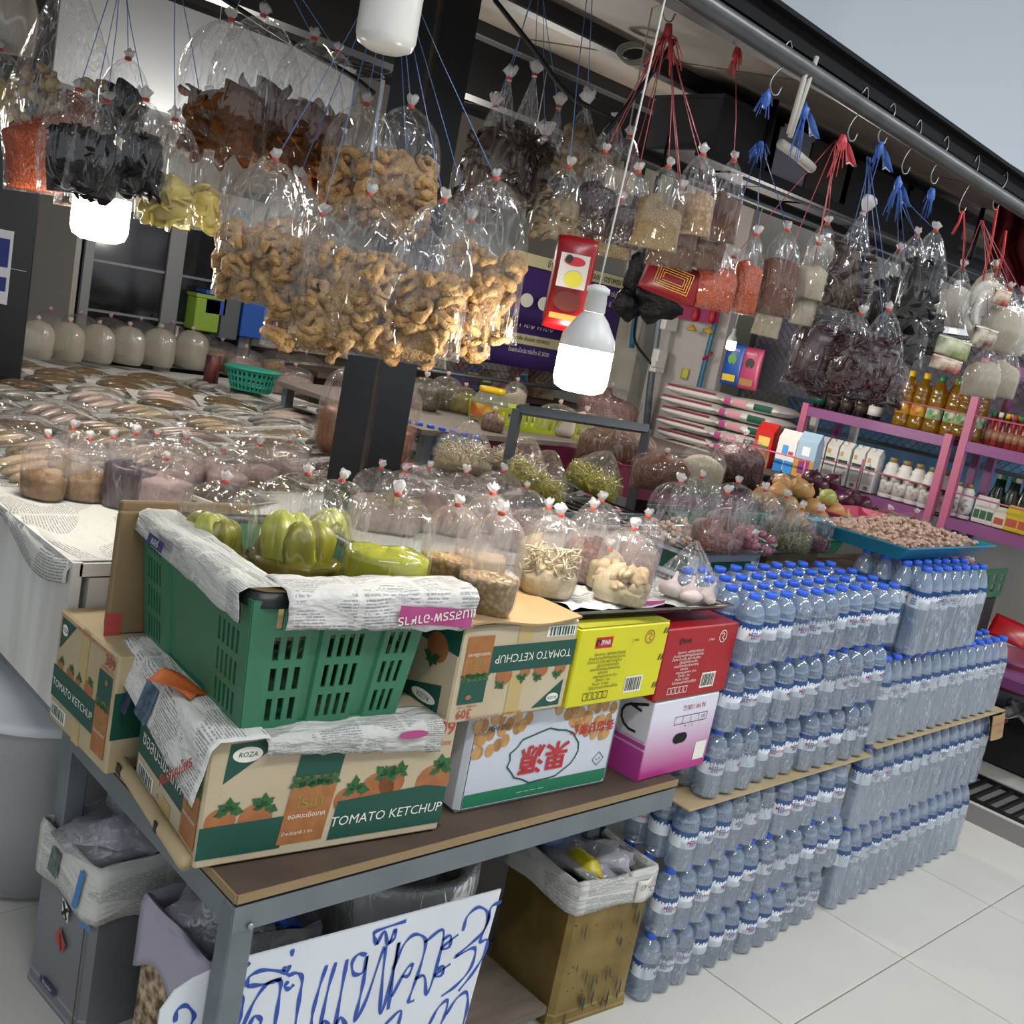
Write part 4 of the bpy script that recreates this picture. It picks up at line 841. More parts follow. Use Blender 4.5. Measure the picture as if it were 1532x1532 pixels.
def bag(name, label, M, w, d, H, fill, kind, style='stand', dome=1., pieces=0, stuff=False, film_m=None, seed=None, group=None, hang=None, string='blue', big_ruffle=False, band=True, psc=1., cap_h=.25, ptop=None, tie=True, prad=.78):
    seed = R.uniform(0, 50) if seed is None else seed; rr = random.Random(int(seed * 1000))
    t = thing(name, label, 'bag', M, group); f = ringfn(style, w, d, H, dome, seed); n = 22
    ts = [0, .03, .08, .15, .24, .34, .44, .54, .62, .70, .77, .83, .88, .92, .955, .98, 1.0]
    if style != 'hang':
        rings = [[(p[0] * .7, p[1] * .7, .0005) for p in ringpts(f, 0, H, n, seed)]] + [ringpts(f, q, H, n, seed, 1, .10) for q in ts]
    else: rings = [ringpts(f, q, H, n, seed, 1, .10) for q in ts]
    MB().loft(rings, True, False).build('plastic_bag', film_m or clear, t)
    ks = rr.uniform(.65, .9) * (1.7 if big_ruffle else 1)
    if tie: put('tied_top', RUFFLE[rr.randrange(3)], t, TR(0, 0, H, rr.uniform(0, 6), rr.uniform(-.3, .3)) @ Matrix.Scale(ks, 4))
    if tie and band: put('rubber_band', BAND, t, TR(0, 0, H, 0))
    def lumps(base, top, sc_=.95):
        rg = [ringpts(f, base + (top - base) * q, H, n, seed, sc_) for q in (0, .08, .25, .45, .65, .85, 1)]
        if style != 'hang': rg = [[(p[0] * .7, p[1] * .7, .002) for p in rg[0]]] + rg
        hh = cap_h * w; slope = rr.uniform(-.25, .25) if cap_h > .1 and style != 'slump' else 0; rg0 = ringpts(f, top, H, n, seed, sc_)
        rg[-1] = [(p[0], p[1], p[2] + slope * p[0] * .8 + .05 * w * noise.noise(V((p[0] * 50, p[1] * 50, seed)))) for p in rg[-1]]; rg[-2] = [(p[0], p[1], p[2] + slope * p[0] * .4) for p in rg[-2]]; rg0 = rg[-1]
        for q, z in ((.82, .45), (.55, .8), (.25, .97), (.02, 1.0)): rg.append([(p[0] * q, p[1] * q, p[2] + hh * z + slope * p[0] * (1 - q) + .10 * w * noise.noise(V((p[0] * 60, p[1] * 60, seed)))) for p in rg0])
        return MB().loft(rg, True, True)
    if kind in FILL:
        nm, m = FILL[kind]; lumps(.015, fill).build(nm, m, t)
    elif kind in CORE: lumps(.03, fill * .82, .84 if kind == 'chili' else .58 if kind == 'rind' else .72).build('packed_core', LIB[kind][0].materials[0], t)
    if pieces:
        pk = kind if kind in LIB else pieces[1]; cnt = pieces if isinstance(pieces, int) else pieces[0]
        joined = MB()
        for k in range(cnt):
            q = rr.random() ** .8 * (ptop or fill); wx, wy = f(max(.05, q)); a = rr.uniform(0, 2 * PI); rad = (math.sqrt(rr.random()) if rr.random() < .35 else 1) * prad
            if ptop and kind in FILL: q = fill + rr.random() * (ptop - fill); wx, wy = f(q)
            X = TR(math.cos(a) * wx * rad, math.sin(a) * wy * rad, H * max(.04, q), rr.uniform(0, 6.28), rr.uniform(-1.3, 1.3), rr.uniform(-1, 1)) @ Matrix.Scale(psc * rr.uniform(.8, 1.2), 4)
            me = LIB[pk][rr.randrange(len(LIB[pk]))]
            if stuff: joined.add([tuple(q_.co) for q_ in me.vertices], [tuple(p.vertices) for p in me.polygons], X)
            else: put(me.name.split('.')[0], me, t, X)
        if stuff:
            o = joined.build(LIB[pk][0].name.split('.')[0] + 's', LIB[pk][0].materials[0], t); o['kind'] = 'stuff'
    if hang:
        sm = mat('string_blue', '#5a7fb8', .4) if string == 'blue' else mat('string_red', '#b04a50', .4) if string == 'red' else mat('string_dark', '#2b4a86', .4)
        mi = M.inverted(); mb = MB()
        for h in hang:
            a, b = V((0, 0, H)), mi @ V(h)
            mb.tube([a, a.lerp(b, .5) + V((rr.uniform(-.004, .004), rr.uniform(-.004, .004), 0)), b], .0011, 4)
        mb.build('string', sm, t)
    return t
def hb(name, label, px, py, wpx, hpx, d, fill, kind, hook=None, **k):
    """hanging bag: knot seen at pixel px,py at camera depth d; sizes in pixels at that depth"""
    p = at(px, py, d=d); s = d / FPX; H = hpx * s; w = wpx * s / 2
    hang = [hook + V((R.uniform(-.006, .006), R.uniform(-.006, .006), 0))] if hook is not None else None
    dd = k.pop('dd', .62); rz = k.pop('rz', R.uniform(-.3, .3)); lean = k.pop('lean', R.uniform(-.05, .05))
    M = TR(p.x, p.y, p.z, rz - .78, 0, lean) @ TR(0, 0, -H)
    return bag(name, label, M, w, w * dd, H, fill, kind, style=k.pop('style', 'hang'), hang=hang, **k)
# hooks the bags hang from
hk_m = mat('hook_wire', '#8b8d8c', .3, .9)
def hook(p, label, s=.06, up=.0):
    p = V(p); t = thing('wire_hook', label, 'hook', Matrix.Translation(p))
    pts = [(.0, .0, s * 1.3 + up), (.016, 0, s * 1.55 + up), (.03, 0, s * 1.25 + up), (.02, 0, s * .9 + up), (-.012, 0, s * .35), (-.02, 0, 0), (-.006, 0, -.016), (.014, 0, -.012), (.022, 0, .006)]
    MB().tube(spline(pts, 4), .0018, 6).build('wire', hk_m, t); return t
def tassel(p, m, n=10, l=.07, seed=0, spread=.03):
    r = random.Random(seed); mb = MB()
    mb.blob((0, 0, -.012), (.011, .010, .02), 8, 5, .5, seed)
    for k in range(n):
        a = r.uniform(0, 6.28); e = V((math.cos(a) * spread * r.uniform(.3, 1), math.sin(a) * spread * r.uniform(.3, 1), -l * r.uniform(.4, 1)))
        mb.tube([(0, 0, -.01), e * .5 + V((0, 0, .01)), e], .0013, 4)
    return mb
blue_s = mat('raffia_blue', '#27509f', .4, noise_=(40, '#3f6cb8')); red_s = mat('raffia_red', '#b1303a', .4, noise_=(40, '#c94d52'))
def knot(p, col, label, seed=0, n=14, l=.07, spread=.03, flag=False):
    t = thing('raffia_knot', label, 'string', Matrix.Translation(V(p))); m = blue_s if col == 'blue' else red_s
    tassel(p, m, n, l, seed, spread).build('knotted_raffia', m, t)
    if flag: MB().grid(lambda u, v: (.008 + u * .05 + .01 * v, (v - .5) * (.008 + .03 * u), -.006 - u * .045 + .006 * math.sin(4 * u + 5 * v)), 6, 3).build('loose_end', m, t, solid=.0006)
    return t

# ---------------------------------------------------------------- hanging bags, left: pork rinds
H1 = at(590, -70, d=2.08)
hook(H1, 'wire hook holding blue strings of the pork rind bags', .1)
RN = 'bag_of_pork_rinds'
rinds = [(412, 240, 152, 215, 1.95, 'puffed bag of pale pork rind curls at left end of the cluster'), (482, 322, 140, 205, 1.98, 'bag of pork rind curls hanging just left of the biggest front bag'),
 (553, 292, 172, 225, 1.90, 'largest front bag of curled pork rinds above the black column'), (664, 300, 135, 232, 1.92, 'bag of pork rind curls right of the biggest front bag'),
 (742, 268, 132, 240, 2.0, 'rightmost bag of curled pork rinds beside the purple banner'), (615, 160, 128, 185, 2.08, 'upper right bag of pork rinds with one long curl standing up'),
 (548, 156, 122, 165, 2.12, 'upper left bag of pork rinds beneath the blue strings'), (612, 325, 175, 215, 2.12, 'rear bag of pork rinds hanging lowest behind the front ones'), (446, 268, 110, 165, 2.15, 'small rear bag of pork rinds behind left of the cluster'), (705, 330, 120, 200, 2.14, 'rear bag of pork rinds on the banner side of the cluster')]
for k, (px, py, w, h, d, lab) in enumerate(rinds):
    hb(RN, lab, px, py, w, h, d, .50 + .05 * (k % 3), 'rind', hook=H1, pieces=46 if k < 7 else 26, dome=.85, psc=1.4, prad=.72, seed=k + 1.3, dd=.5)
H2 = at(400, -80, d=2.2)
hook(H2, 'wire hook above the bags of brown pork skin', .1)
skins = [(346, 30, 150, 195, 2.1, 'big bag of dark brown fried pork skin at the left'), (394, 24, 150, 205, 2.2, 'bag of brown pork skin with a flat piece standing up'), (470, 58, 120, 200, 2.2, 'bag of brown pork skin beside the upper pork rinds'), (505, 78, 110, 180, 2.4, 'rear bag of brown pork skin near the black column')]
for k, (px, py, w, h, d, lab) in enumerate(skins): hb('bag_of_pork_skin', lab, px, py, w, h, d, .50, 'rind_dark', hook=H2, pieces=34, dome=.8, seed=k + 20.3, psc=1.15, dd=.5, prad=.6)
H3 = at(262, -60, d=2.1); hook(H3, 'wire hook above the yellow pickle bags', .06)
hb('bag_of_yellow_slices', 'bag of yellow sliced pickles hanging in front of the fridge', 262, 180, 100, 152, 2.05, .42, 'maw', hook=H3, pieces=30, dome=.9, seed=31.2, prad=.55)
hb('bag_of_yellow_slices', 'second bag of yellow pickles half hidden by pork rind curls', 308, 196, 100, 145, 2.15, .42, 'maw', hook=H3, pieces=28, dome=.9, seed=32.2, prad=.55)
H4 = at(185, -60, d=2.1); hook(H4, 'wire hook above the black fungus bags', .06)
blacks = [(118, 135, 125, 155, 2.05, 'leftmost bag of black dried fungus over the glowing lamp'), (160, 152, 95, 140, 2.0, 'front bag of black dried fungus in the middle of its row'), (192, 88, 80, 110, 2.15, 'small upper bag of black dried fungus above its row'), (218, 150, 85, 140, 2.0, 'bag of black dried fungus next to the yellow pickles'), (140, 160, 100, 150, 2.2, 'rear bag of black dried fungus lit by the lamp below')]
for k, (px, py, w, h, d, lab) in enumerate(blacks): hb('bag_of_black_fungus', lab, px, py, w, h, d, .62, 'black', hook=H4, pieces=50, dome=.75, prad=.5, psc=.9, seed=k + 40.3, dd=.55)
hb('bag_of_dried_shrimp', 'tall clear bag of orange dried shrimp at the picture edge', 110, -40, 200, 325, 2.2, .30, 'orange', dome=.3, seed=50.1, pieces=(30, 'chunk'), ptop=.55)
hb('bag_of_white_powder', 'cloudy bag of white powder in the upper corner', 22, -60, 90, 135, 2.3, .75, 'white', dome=.5, seed=51.7, film_m=milky)
hb('bag_of_yellow_slices', 'bag of yellow slices below the cloudy white powder', 0, 75, 80, 90, 2.3, .5, 'maw', pieces=18, dome=.8, seed=52.7)

# ---------------------------------------------------------------- hanging bags beside the column and along the pipe
H5 = at(808, -60, d=2.5); hook(H5, 'wire hook above the tamarind bags', .06)
for k, (px, py, w, h, d, lab) in enumerate([(762, 118, 88, 185, 2.5, 'long bag of dark tamarind pods hanging right of the column'), (800, 112, 70, 190, 2.6, 'second long bag of dark tamarind pods on blue strings'), (836, 160, 62, 150, 2.55, 'narrow bag of dark tamarind pods beside the dried mushrooms'), (742, 160, 80, 150, 2.7, 'rear bag of dark tamarind pods near the fan'), (815, 205, 60, 110, 2.7, 'low rear bag of dark tamarind pods')]):
    hb('bag_of_tamarind', lab, px, py, w, h, d, .62, 'tamarind', hook=H5, pieces=34, stuff=True, dome=.15, seed=k + 60.2, big_ruffle=True)
H6 = at(885, -60, d=2.4); hook(H6, 'wire hook above the dried mushroom bags', .06)
hb('bag_of_dried_mushrooms', 'bag of sliced dried mushrooms with white tied top', 878, 158, 66, 105, 2.4, .7, 'mushroom', hook=H6, pieces=30, dome=.3, seed=70.1, big_ruffle=True)
hb('bag_of_dried_mushrooms', 'lower wide bag of dark dried mushrooms above the red packet', 852, 250, 90, 108, 2.3, .6, 'mushroom', hook=H6, pieces=34, dome=.5, seed=71.1)
KR = at(1000, 42, d=2.3)
hook(at(1000, 20, d=2.3), 'wire hook with the large red string fan', .05); knot(KR, 'red', 'red raffia knot fanning strings to the grain bags', 3, 18, .11, .05)
gl = [('bag_of_beans', 905, 228, 66, 122, 2.3, .55, 'beans', 'bag of dark red beans beside the dried mushrooms'), ('bag_of_beans', 955, 258, 70, 112, 2.22, .5, 'beans', 'bag of dark red beans in front beside yellow grain'), ('bag_of_grain', 1000, 250, 80, 122, 2.2, .5, 'grain', 'bag of yellow ground grain at the centre of the red strings'),
 ('bag_of_peanuts', 1052, 232, 68, 118, 2.25, .45, 'peanut', 'bag of pale peanuts under the red strings'), ('bag_of_brown_powder', 1018, 300, 80, 100, 2.34, .6, 'brown', 'bag of brown powder low behind the yellow grain'), ('bag_of_brown_powder', 1068, 318, 66, 85, 2.38, .7, 'brown', 'small bag of brown powder below the peanuts'),
 ('bag_of_peanuts', 1020, 282, 58, 88, 2.4, .5, 'peanut', 'rear bag of peanuts below the front peanut bag'), ('bag_of_grain', 920, 182, 46, 80, 2.5, .4, 'grain', 'small rear bag of grain with pale tied top'), ('bag_of_grain', 942, 205, 50, 85, 2.5, .4, 'beige', 'small rear bag of pale grain by the string bow'), ('bag_of_beans', 880, 290, 55, 80, 2.45, .6, 'rust', 'rear bag of rust-brown seeds under the dark red beans'), ('bag_of_grain', 930, 300, 66, 85, 2.42, .5, 'grain', 'low rear bag of yellow grain under the dark red beans')]
for k, (nm, px, py, w, h, d, fl, kd_, lab) in enumerate(gl): hb(nm, lab, px, py, w, h, d, fl, kd_, hook=KR, string='red', dome=.7, seed=k + 80.4)
K2 = at(1100, 115, d=2.35); knot(at(1104, 75, d=2.35), 'red', 'twisted red raffia tie above the brown powder bag', 5, 16, .06, .02)
hb('bag_of_brown_powder', 'right hand bag of brown powder on the twisted red tie', 1098, 240, 58, 122, 2.32, .52, 'brown', hook=K2, string='red', dome=.7, seed=93.1)
K3 = at(1138, 215, d=2.5)
ol = [('bag_of_dried_shrimp', 1082, 372, 72, 92, 2.45, .62, 'orange', 'wide bag of bright orange dried shrimp'), ('bag_of_dried_shrimp', 1132, 352, 48, 118, 2.5, .6, 'orange', 'narrow bag of bright orange dried shrimp'), ('bag_of_rust_powder', 1178, 345, 68, 128, 2.55, .6, 'rust', 'bag of rust brown chili powder on blue string'), ('bag_of_beige_powder', 1225, 365, 56, 82, 2.6, .5, 'beige', 'bag of pale beige powder beside the rust powder'),
 ('bag_of_beige_powder', 1165, 425, 44, 80, 2.65, .5, 'beige', 'pointed small bag of beige powder hanging low'), ('bag_of_beige_powder', 1212, 425, 40, 62, 2.65, .6, 'beige', 'small round bag of beige powder hanging low'), ('bag_of_beige_powder', 1238, 335, 44, 70, 2.7, .5, 'white', 'rear pale bag with pink tie above the beige powder'), ('bag_of_dried_shrimp', 1098, 385, 40, 60, 2.6, .7, 'orange', 'small rear bag of orange shrimp by the red packet')]
for k, (nm, px, py, w, h, d, fl, kd_, lab) in enumerate(ol): hb(nm, lab, px, py, w, h, d, fl, kd_, hook=K3 if k < 3 else at(1250, 210, d=2.6), string='dark' if k < 3 else 'red', dome=.7, seed=k + 100.4)
pz = 2.19
for k, (px, py, lab) in enumerate([(1160, 130, 'first bent wire hook on the pipe, with blue raffia'), (1275, 200, 'wire hook on the pipe holding a red raffia tie'), (1320, 205, 'wire hook on the pipe beside the red raffia'), (1355, 250, 'wire hook on the pipe over the fungus bags'), (1440, 310, 'wire hook on the pipe holding red cords'), (1490, 305, 'wire hook near the far end of the pipe'), (1398, 265, 'wire hook with thin blue strings')]):
    p = at(px, py, y=1.45); hook(p, lab, max(.05, (2.22 - p.z) / 1.55))
knot(K3, 'blue', 'ragged blue raffia knot over the orange shrimp', 7, 22, .05, .035); knot(at(1148, 140, y=1.45), 'blue', 'blue raffia tied on the first bent hook', 8, 12, .05, .03)
knot(at(1262, 205, y=1.45), 'red', 'red raffia with a broad loose end', 9, 12, .10, .03, True); knot(at(1318, 215, y=1.45), 'blue', 'blue raffia with a broad loose end', 10, 12, .07, .02, True)
knot(at(1345, 270, y=1.45), 'blue', 'blue raffia bundle over the black fungus', 11, 16, .12, .03, True); knot(at(1395, 285, y=1.45), 'blue', 'thin blue raffia bundle near the red cords', 12, 12, .08, .02); knot(at(1205, 160, y=1.45), 'blue', 'blue raffia ribbon beside the white cords', 13, 8, .13, .015, True)
M1 = at(1345, 290, y=1.45)
hb('bag_of_dried_mushrooms', 'bag of brown dried mushrooms with a big white ruffle', 1292, 318, 92, 148, 2.62, .66, 'tamarind', hook=at(1318, 225, y=1.45), pieces=46, stuff=True, dome=.15, seed=120.1, big_ruffle=True, string='dark')
for k, (px, py, w, h, d, lab) in enumerate([(1400, 345, 76, 132, 2.8, 'front bag of black fungus at right of the dark cluster'), (1372, 352, 74, 140, 2.9, 'bag of black fungus in the middle of the dark cluster'), (1345, 375, 70, 125, 2.95, 'bag of black fungus at left of the dark cluster'), (1360, 440, 92, 105, 3.0, 'low bag of black fungus over the oil bottles'), (1400, 430, 70, 100, 3.05, 'low rear bag of black fungus near the pink post')]):
    hb('bag_of_black_fungus', lab, px, py, w, h, d, .62, 'black', hook=M1, string='dark', pieces=40, dome=.5, prad=.55, seed=k + 130.4)
for k, (px, py, w, h, d, lab) in enumerate([(1250, 452, 115, 130, 2.68, 'widest bag of dried red chilies at left'), (1288, 470, 70, 118, 2.6, 'middle bag of dried red chilies'), (1330, 465, 76, 135, 2.6, 'right bag of dried red chilies with tall clear top'), (1275, 508, 130, 85, 2.8, 'lowest bag of dried red chilies underneath the others'), (1325, 515, 100, 85, 2.75, 'lower rear bag of dried red chilies above oil bottles')]):
    hb('bag_of_dried_chilies', lab, px, py, w, h, d, .72, 'chili', hook=at(1300, 235, y=1.45), string='dark', pieces=150, stuff=True, dome=.6, prad=.7, seed=k + 140.4)
M2 = at(1470, 330, y=1.45)
vr = thing('bag_of_rice_vermicelli', 'clear bag of white coiled vermicelli at the far end of pipe', 'bag', Matrix.Translation(at(1462, 470, d=3.1)))
for k in range(5): MB().lathe([(.045 + .006 * k % .012, 0), (.055, .004), (.055, .014), (.045, .018), (.02, .009)], 20, TR(.01 * (k % 2), 0, -.05 + .024 * k, 0, 1.1 + .2 * k, .3 * k)).build('noodle_coil', mat('noodle_white', '#cfcac0', .6, noise_=(90, '#b5afa4')), vr)
f_ = ringfn('hang', .075, .05, .2, .5, 2); MB().loft([ringpts(f_, q, .2, 20, 2, 1, .1, .2 * q - .08) for q in (0, .1, .25, .4, .6, .75, .9, 1)], True, False).build('plastic_bag', clear, vr)
for k, (px, py, w, h, d, kd_, lab) in enumerate([(1512, 432, 70, 95, 3.1, 'beige', 'bag of beige powder at the right picture edge'), (1480, 520, 60, 75, 3.1, 'beige', 'flour bag hanging low in front of oil bottles'), (1512, 520, 56, 75, 3.15, 'beige', 'flour bag hanging low by the right picture edge'), (1440, 400, 50, 90, 3.2, 'white', 'pale bag left of the coiled vermicelli'), (1530, 440, 60, 90, 3.3, 'white', 'pale rear bag at right picture edge'), (1490, 400, 56, 60, 3.3, 'cream', 'bag of cream slices behind coiled vermicelli')]):
    hb('bag_of_flour', lab, px, py, w, h, d, .6, kd_, hook=M2, string='red', dome=.5, seed=k + 150.4)
for k, (px, py, w, h, c, lab) in enumerate([(1425, 520, .10, .055, '#7c8a4c', 'small printed seasoning packet with green label under the vermicelli'), (1415, 545, .09, .04, '#8f2f2c', 'small red printed packet under the seasoning packet'), (1472, 505, .07, .06, '#5b2b35', 'small bag of dark red paste beside the seasoning packet'), (1498, 445, .05, .045, '#9c3b30', 'small red and green packet on the pale bag')]):
    t = thing('seasoning_packet', lab, 'packet', frame(at(px, py, d=3.05), (-.65, -.7, .1), (.7, -.7, -.1)))
    MB().grid(lambda u, v: ((u - .5) * w, (v - .5) * h, .008 * math.sin(PI * u) * math.sin(PI * v)), 8, 6).build('pouch', mat('packet_%d' % k, c, .35, noise_=(30, '#c9c3a8', .15)), t, solid=.006)
    MB().box((0, h * .42, .004), (w, h * .08, .002)).build('white_edge', wprint, t, smooth=False)
redcord = mat('cord_red', '#b0191d', .5)
for k, (x0, y0, x1, y1, lab) in enumerate([(1442, 315, 1440, 405, 'thin red cord loop on the pipe hook'), (1492, 310, 1470, 420, 'broad red cord at the far end of pipe'), (1505, 345, 1492, 415, 'second broad red cord near picture edge'), (1440, 315, 1425, 350, 'short red cord leaning off the hook')]):
    t = thing('red_ribbon', lab, 'ribbon'); MB().tube([at(x0, y0, y=1.45), at((x0 + x1) / 2 + 2, (y0 + y1) / 2, y=1.452), at(x1, y1, y=1.455)], .004 if k else .0025, 6).build('cord', redcord, t)
t = thing('red_cloth', 'dark red cloth hanging behind the far pipe end', 'cloth'); MB().grid(lambda u, v: at(1485 + 60 * u + 6 * math.sin(9 * v), 300 + 130 * v, d=3.9 + .05 * math.sin(14 * u)), 14, 8).build('cloth', mat('cloth_red', '#6e1420', .8), t, solid=.002)
# ---------------------------------------------------------------- bulbs
bulb_on = mat('bulb_glow', '#fff6e6', .3, emit=22); bulb_off = mat('bulb_dome', '#d8d6d0', .25); bulb_w = mat('bulb_body', '#c9c9c6', .35)
def bulb(label, p, L_, r, on, power=0, cord=None, tilt=0):
    t = thing('led_bulb', label, 'lamp', Matrix.Translation(V(p)) @ Euler((tilt, 0, 0)).to_matrix().to_4x4())
    MB().lathe([(.001, 0), (r * .6, .002), (r * .9, r * .18), (r, r * .45), (r, L_ * .48)], 28, None, True, False).build('diffuser', bulb_on if on else bulb_off, t)
    MB().lathe([(r, L_ * .48), (r * 1.01, L_ * .5), (r * .97, L_ * .60), (r * .6, L_ * .78), (r * .36, L_ * .86)], 28, None, False, False).build('body', bulb_w, t)
    MB().lathe([(r * .36, L_ * .86), (r * .40, L_ * .87), (r * .36, L_ * 1.06), (r * .42, L_ * 1.07), (r * .42, L_ * 1.12), (r * .2, L_ * 1.15)], 18, None, False, True).build('socket', mat('socket_white', '#d2d2cf', .4), t)
    MB().tube([(0, 0, L_ * 1.14), (.002, 0, L_ * 1.5), (cord or (0, 0, .6))], .0018, 6).build('cord', mat('cord_white', '#c8c6c0', .5), t)
    if on:
        ld = bpy.data.lights.new('bulb_light', 'POINT'); ld.energy = power; ld.shadow_soft_size = r; ld.color = (1, .96, .88)
        lo = bpy.data.objects.new('bulb_light', ld); COL.objects.link(lo); lo.parent = t; lo.location = (0, 0, -r * .4)
    return t
BS = 1.95 / FPX
bulb('glowing white bulb hanging in the middle of the stall', at(864, 588, d=1.95), 140 * BS, 41 * BS, True, 10, (.02, 0, .75))
bulb('glowing bulb under the black fungus bags in front of fridge', at(146, 362, d=2.25), .2, .059, True, 12, (0, 0, .30))
bulb('unlit white bulb at the top edge before the column', at(574, 78, d=1.85), .2, .054, False, 0, (0, 0, .4))
for k, p in enumerate([(2.6, 2.9, 1.95), at(1092, 524, d=4.4), (1.9, 4.0, 1.95), (3.2, 4.2, 1.95)]):  # bulbs added out of sight to light the stall, except the tiny one
    bulb(['hidden bulb added deep in the stall behind the hanging shrimp', 'tiny glowing bulb before the blue snack packet', 'hidden bulb added over the far fish trays', 'hidden bulb added before the back wall'][k], p, .19 if k != 1 else .08, .055 if k != 1 else .02, True, 22, (0, 0, RZ(p[1]) - p[2]))

# ---------------------------------------------------------------- bags standing on cartons, tray and counters
def sb_(name, label, px, py, z, wpx, hpx, fill, kind, **k):
    """standing bag: middle of its base seen at pixel px,py on a surface at height z"""
    p = at(px, py, z=z); s = dist(p) / FPX; H = hpx * s; w = wpx * s / 2
    M = TR(p.x, p.y, p.z + .001, k.pop('rz', R.uniform(-.3, .3)) - .78, k.pop('rx', 0), k.pop('ry', 0))
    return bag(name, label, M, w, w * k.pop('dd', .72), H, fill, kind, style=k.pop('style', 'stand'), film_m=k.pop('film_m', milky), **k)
# cardboard filling inside the crate
cb = thing('cardboard_sheet', 'brown cardboard lining inside the green crate under the pickles', 'cardboard', cm @ TR(.0, .0, .15))
MB().box((CW / 2, CD_ / 2, 0), (CW, CD_, .006)).build('board', card, cb, smooth=False)
leafm = mat('mustard_leaf', '#9a9426', .35, noise_=(14, '#6d6a12', .3), bump=(25, .3)); leafl = mat('mustard_stem', '#b9b84a', .3, noise_=(9, '#a3a435'))
def mustard(t, w, d, H, seed, n=6):
    r = random.Random(seed)
    for k in range(n):          # folded heads of pickled mustard, packed upright
        a = 2 * PI * k / n + r.uniform(-.2, .2); q = .52 if k else 0; hh = H * r.uniform(.50, .66); cx, cy = math.cos(a) * q * w, math.sin(a) * q * d; bw_, ph = w * r.uniform(.42, .5), r.uniform(0, 6); rings = []
        for z, rr in ((.01, .55), (.08, .8), (.25, .95), (.5, 1), (.72, .95), (.86, .75), (.95, .45), (1, .12)):
            rings.append([(cx + bw_ * rr * (1 + .16 * math.sin(5 * b_ + ph + 2 * z) + .05 * math.sin(11 * b_ + ph)) * math.cos(b_) + .006 * math.sin(4 * z + ph), cy + bw_ * .8 * rr * (1 + .16 * math.sin(5 * b_ + ph + 2 * z)) * math.sin(b_), hh * z) for b_ in [2 * PI * j / 26 for j in range(26)]])
        MB().loft(rings).build('mustard_head', leafm if k % 2 else leafl, t)
for k, (px, py, w, h, lab, fl) in enumerate([(318, 850, 118, 132, 'bag of yellow pickled mustard greens at back of the green crate', .22), (436, 866, 148, 160, 'biggest bag of pickled mustard greens in the green crate front', .2), (492, 836, 100, 120, 'clear rear bag behind the biggest mustard greens', .2)]):
    p = at(px, py, z=.985); s = dist(p) / FPX
    t = sb_('bag_of_mustard_greens', lab, px, py, .985, w, h, fl, 'brine', seed=k + 200.2, film_m=clear, cap_h=.05, dd=.8)
    mustard(t, w * s / 2 * .82, w * s / 2 * .62, h * s, k)
t = sb_('bag_of_pickled_cabbage', 'bag of bright lime pickled cabbage on newspaper at crate corner', 570, 886, 1.01, 132, 150, .40, 'lime', seed=205.2, film_m=clear, cap_h=.10, dd=.8)
for k in range(3): MB().grid(lambda u, v: (.035 * math.cos(2.6 * u + 2 * k) * (1.1 - .6 * v) + .01, .03 * math.sin(2.6 * u + 2 * k) * (1.1 - .6 * v), .012 + v * .062), 12, 6).build('cabbage_leaf', mat('cabbage_lime', '#b4bb3a', .25, noise_=(8, '#9fa82c')), t, solid=.003)
S1 = [('bag_of_beans', 660, 890, 1.002, 86, 138, .42, 'corn', 'bag of boiled yellow beans behind soybean bag'), ('bag_of_soybeans', 722, 916, 1.002, 92, 152, .36, 'soy', 'straight bag of fermented soybeans on the upside down carton'), ('bag_of_beans', 712, 870, 1.002, 80, 135, .3, 'beige', 'clear bag half hidden behind the fermented soybeans')]
for k, (nm, px, py, z, w, h, fl, kd_, lab) in enumerate(S1): sb_(nm, lab, px, py, z, w, h, fl, kd_, seed=k + 210.2, cap_h=.08)
alum = mat('tray_metal', '#8d8a84', .35, .8, noise_=(20, '#6d6a64'))
def tray_rect(t, w, d, h, m, fl=.015, name='tray', th=.0015):
    c = lambda e: [(-e, -e), (w + e, -e), (w + e, d + e), (-e, d + e)]
    MB().loft([[(x, y, z) for x, y in c(e)] for e, z in ((0, 0), (fl, h), (fl + .008, h + .001), (fl + .008, h - .003), (fl + .001, h - .003), (.001, th))], True, True).build(name, m, t, smooth=False)
tr1 = thing('metal_tray', 'shallow metal tray with newspaper on the yellow and red cartons', 'tray', TR(1.515, 1.315, .976, -.05)); tray_rect(tr1, .46, .27, .018, alum)
def crumple(name, label, M, w, d, m, amp=.01, seed=0, cat='newspaper'):
    t = thing(name, label, cat, M); MB().grid(lambda u, v: ((u - .5) * w + .01 * noise.noise(V((v * 4, seed, 0))), (v - .5) * d + .01 * noise.noise(V((u * 5, seed, 3))), amp * (.5 + noise.noise(V((u * 6, v * 6, seed)))) + .6 * amp * noise.noise(V((u * 15, v * 15, seed)))), 22, 16).build('sheet', m, t, solid=.0008); return t
cn = crumple('newspaper_sheet', 'crumpled newspaper lining the metal tray', TR(1.74, 1.435, .986, -.05), .47, .28, news3, .016, 3)
MB().box((.02, -.13, .012), (.06, .001, .012)).build('pink_badge', pinkp, cn, smooth=False)
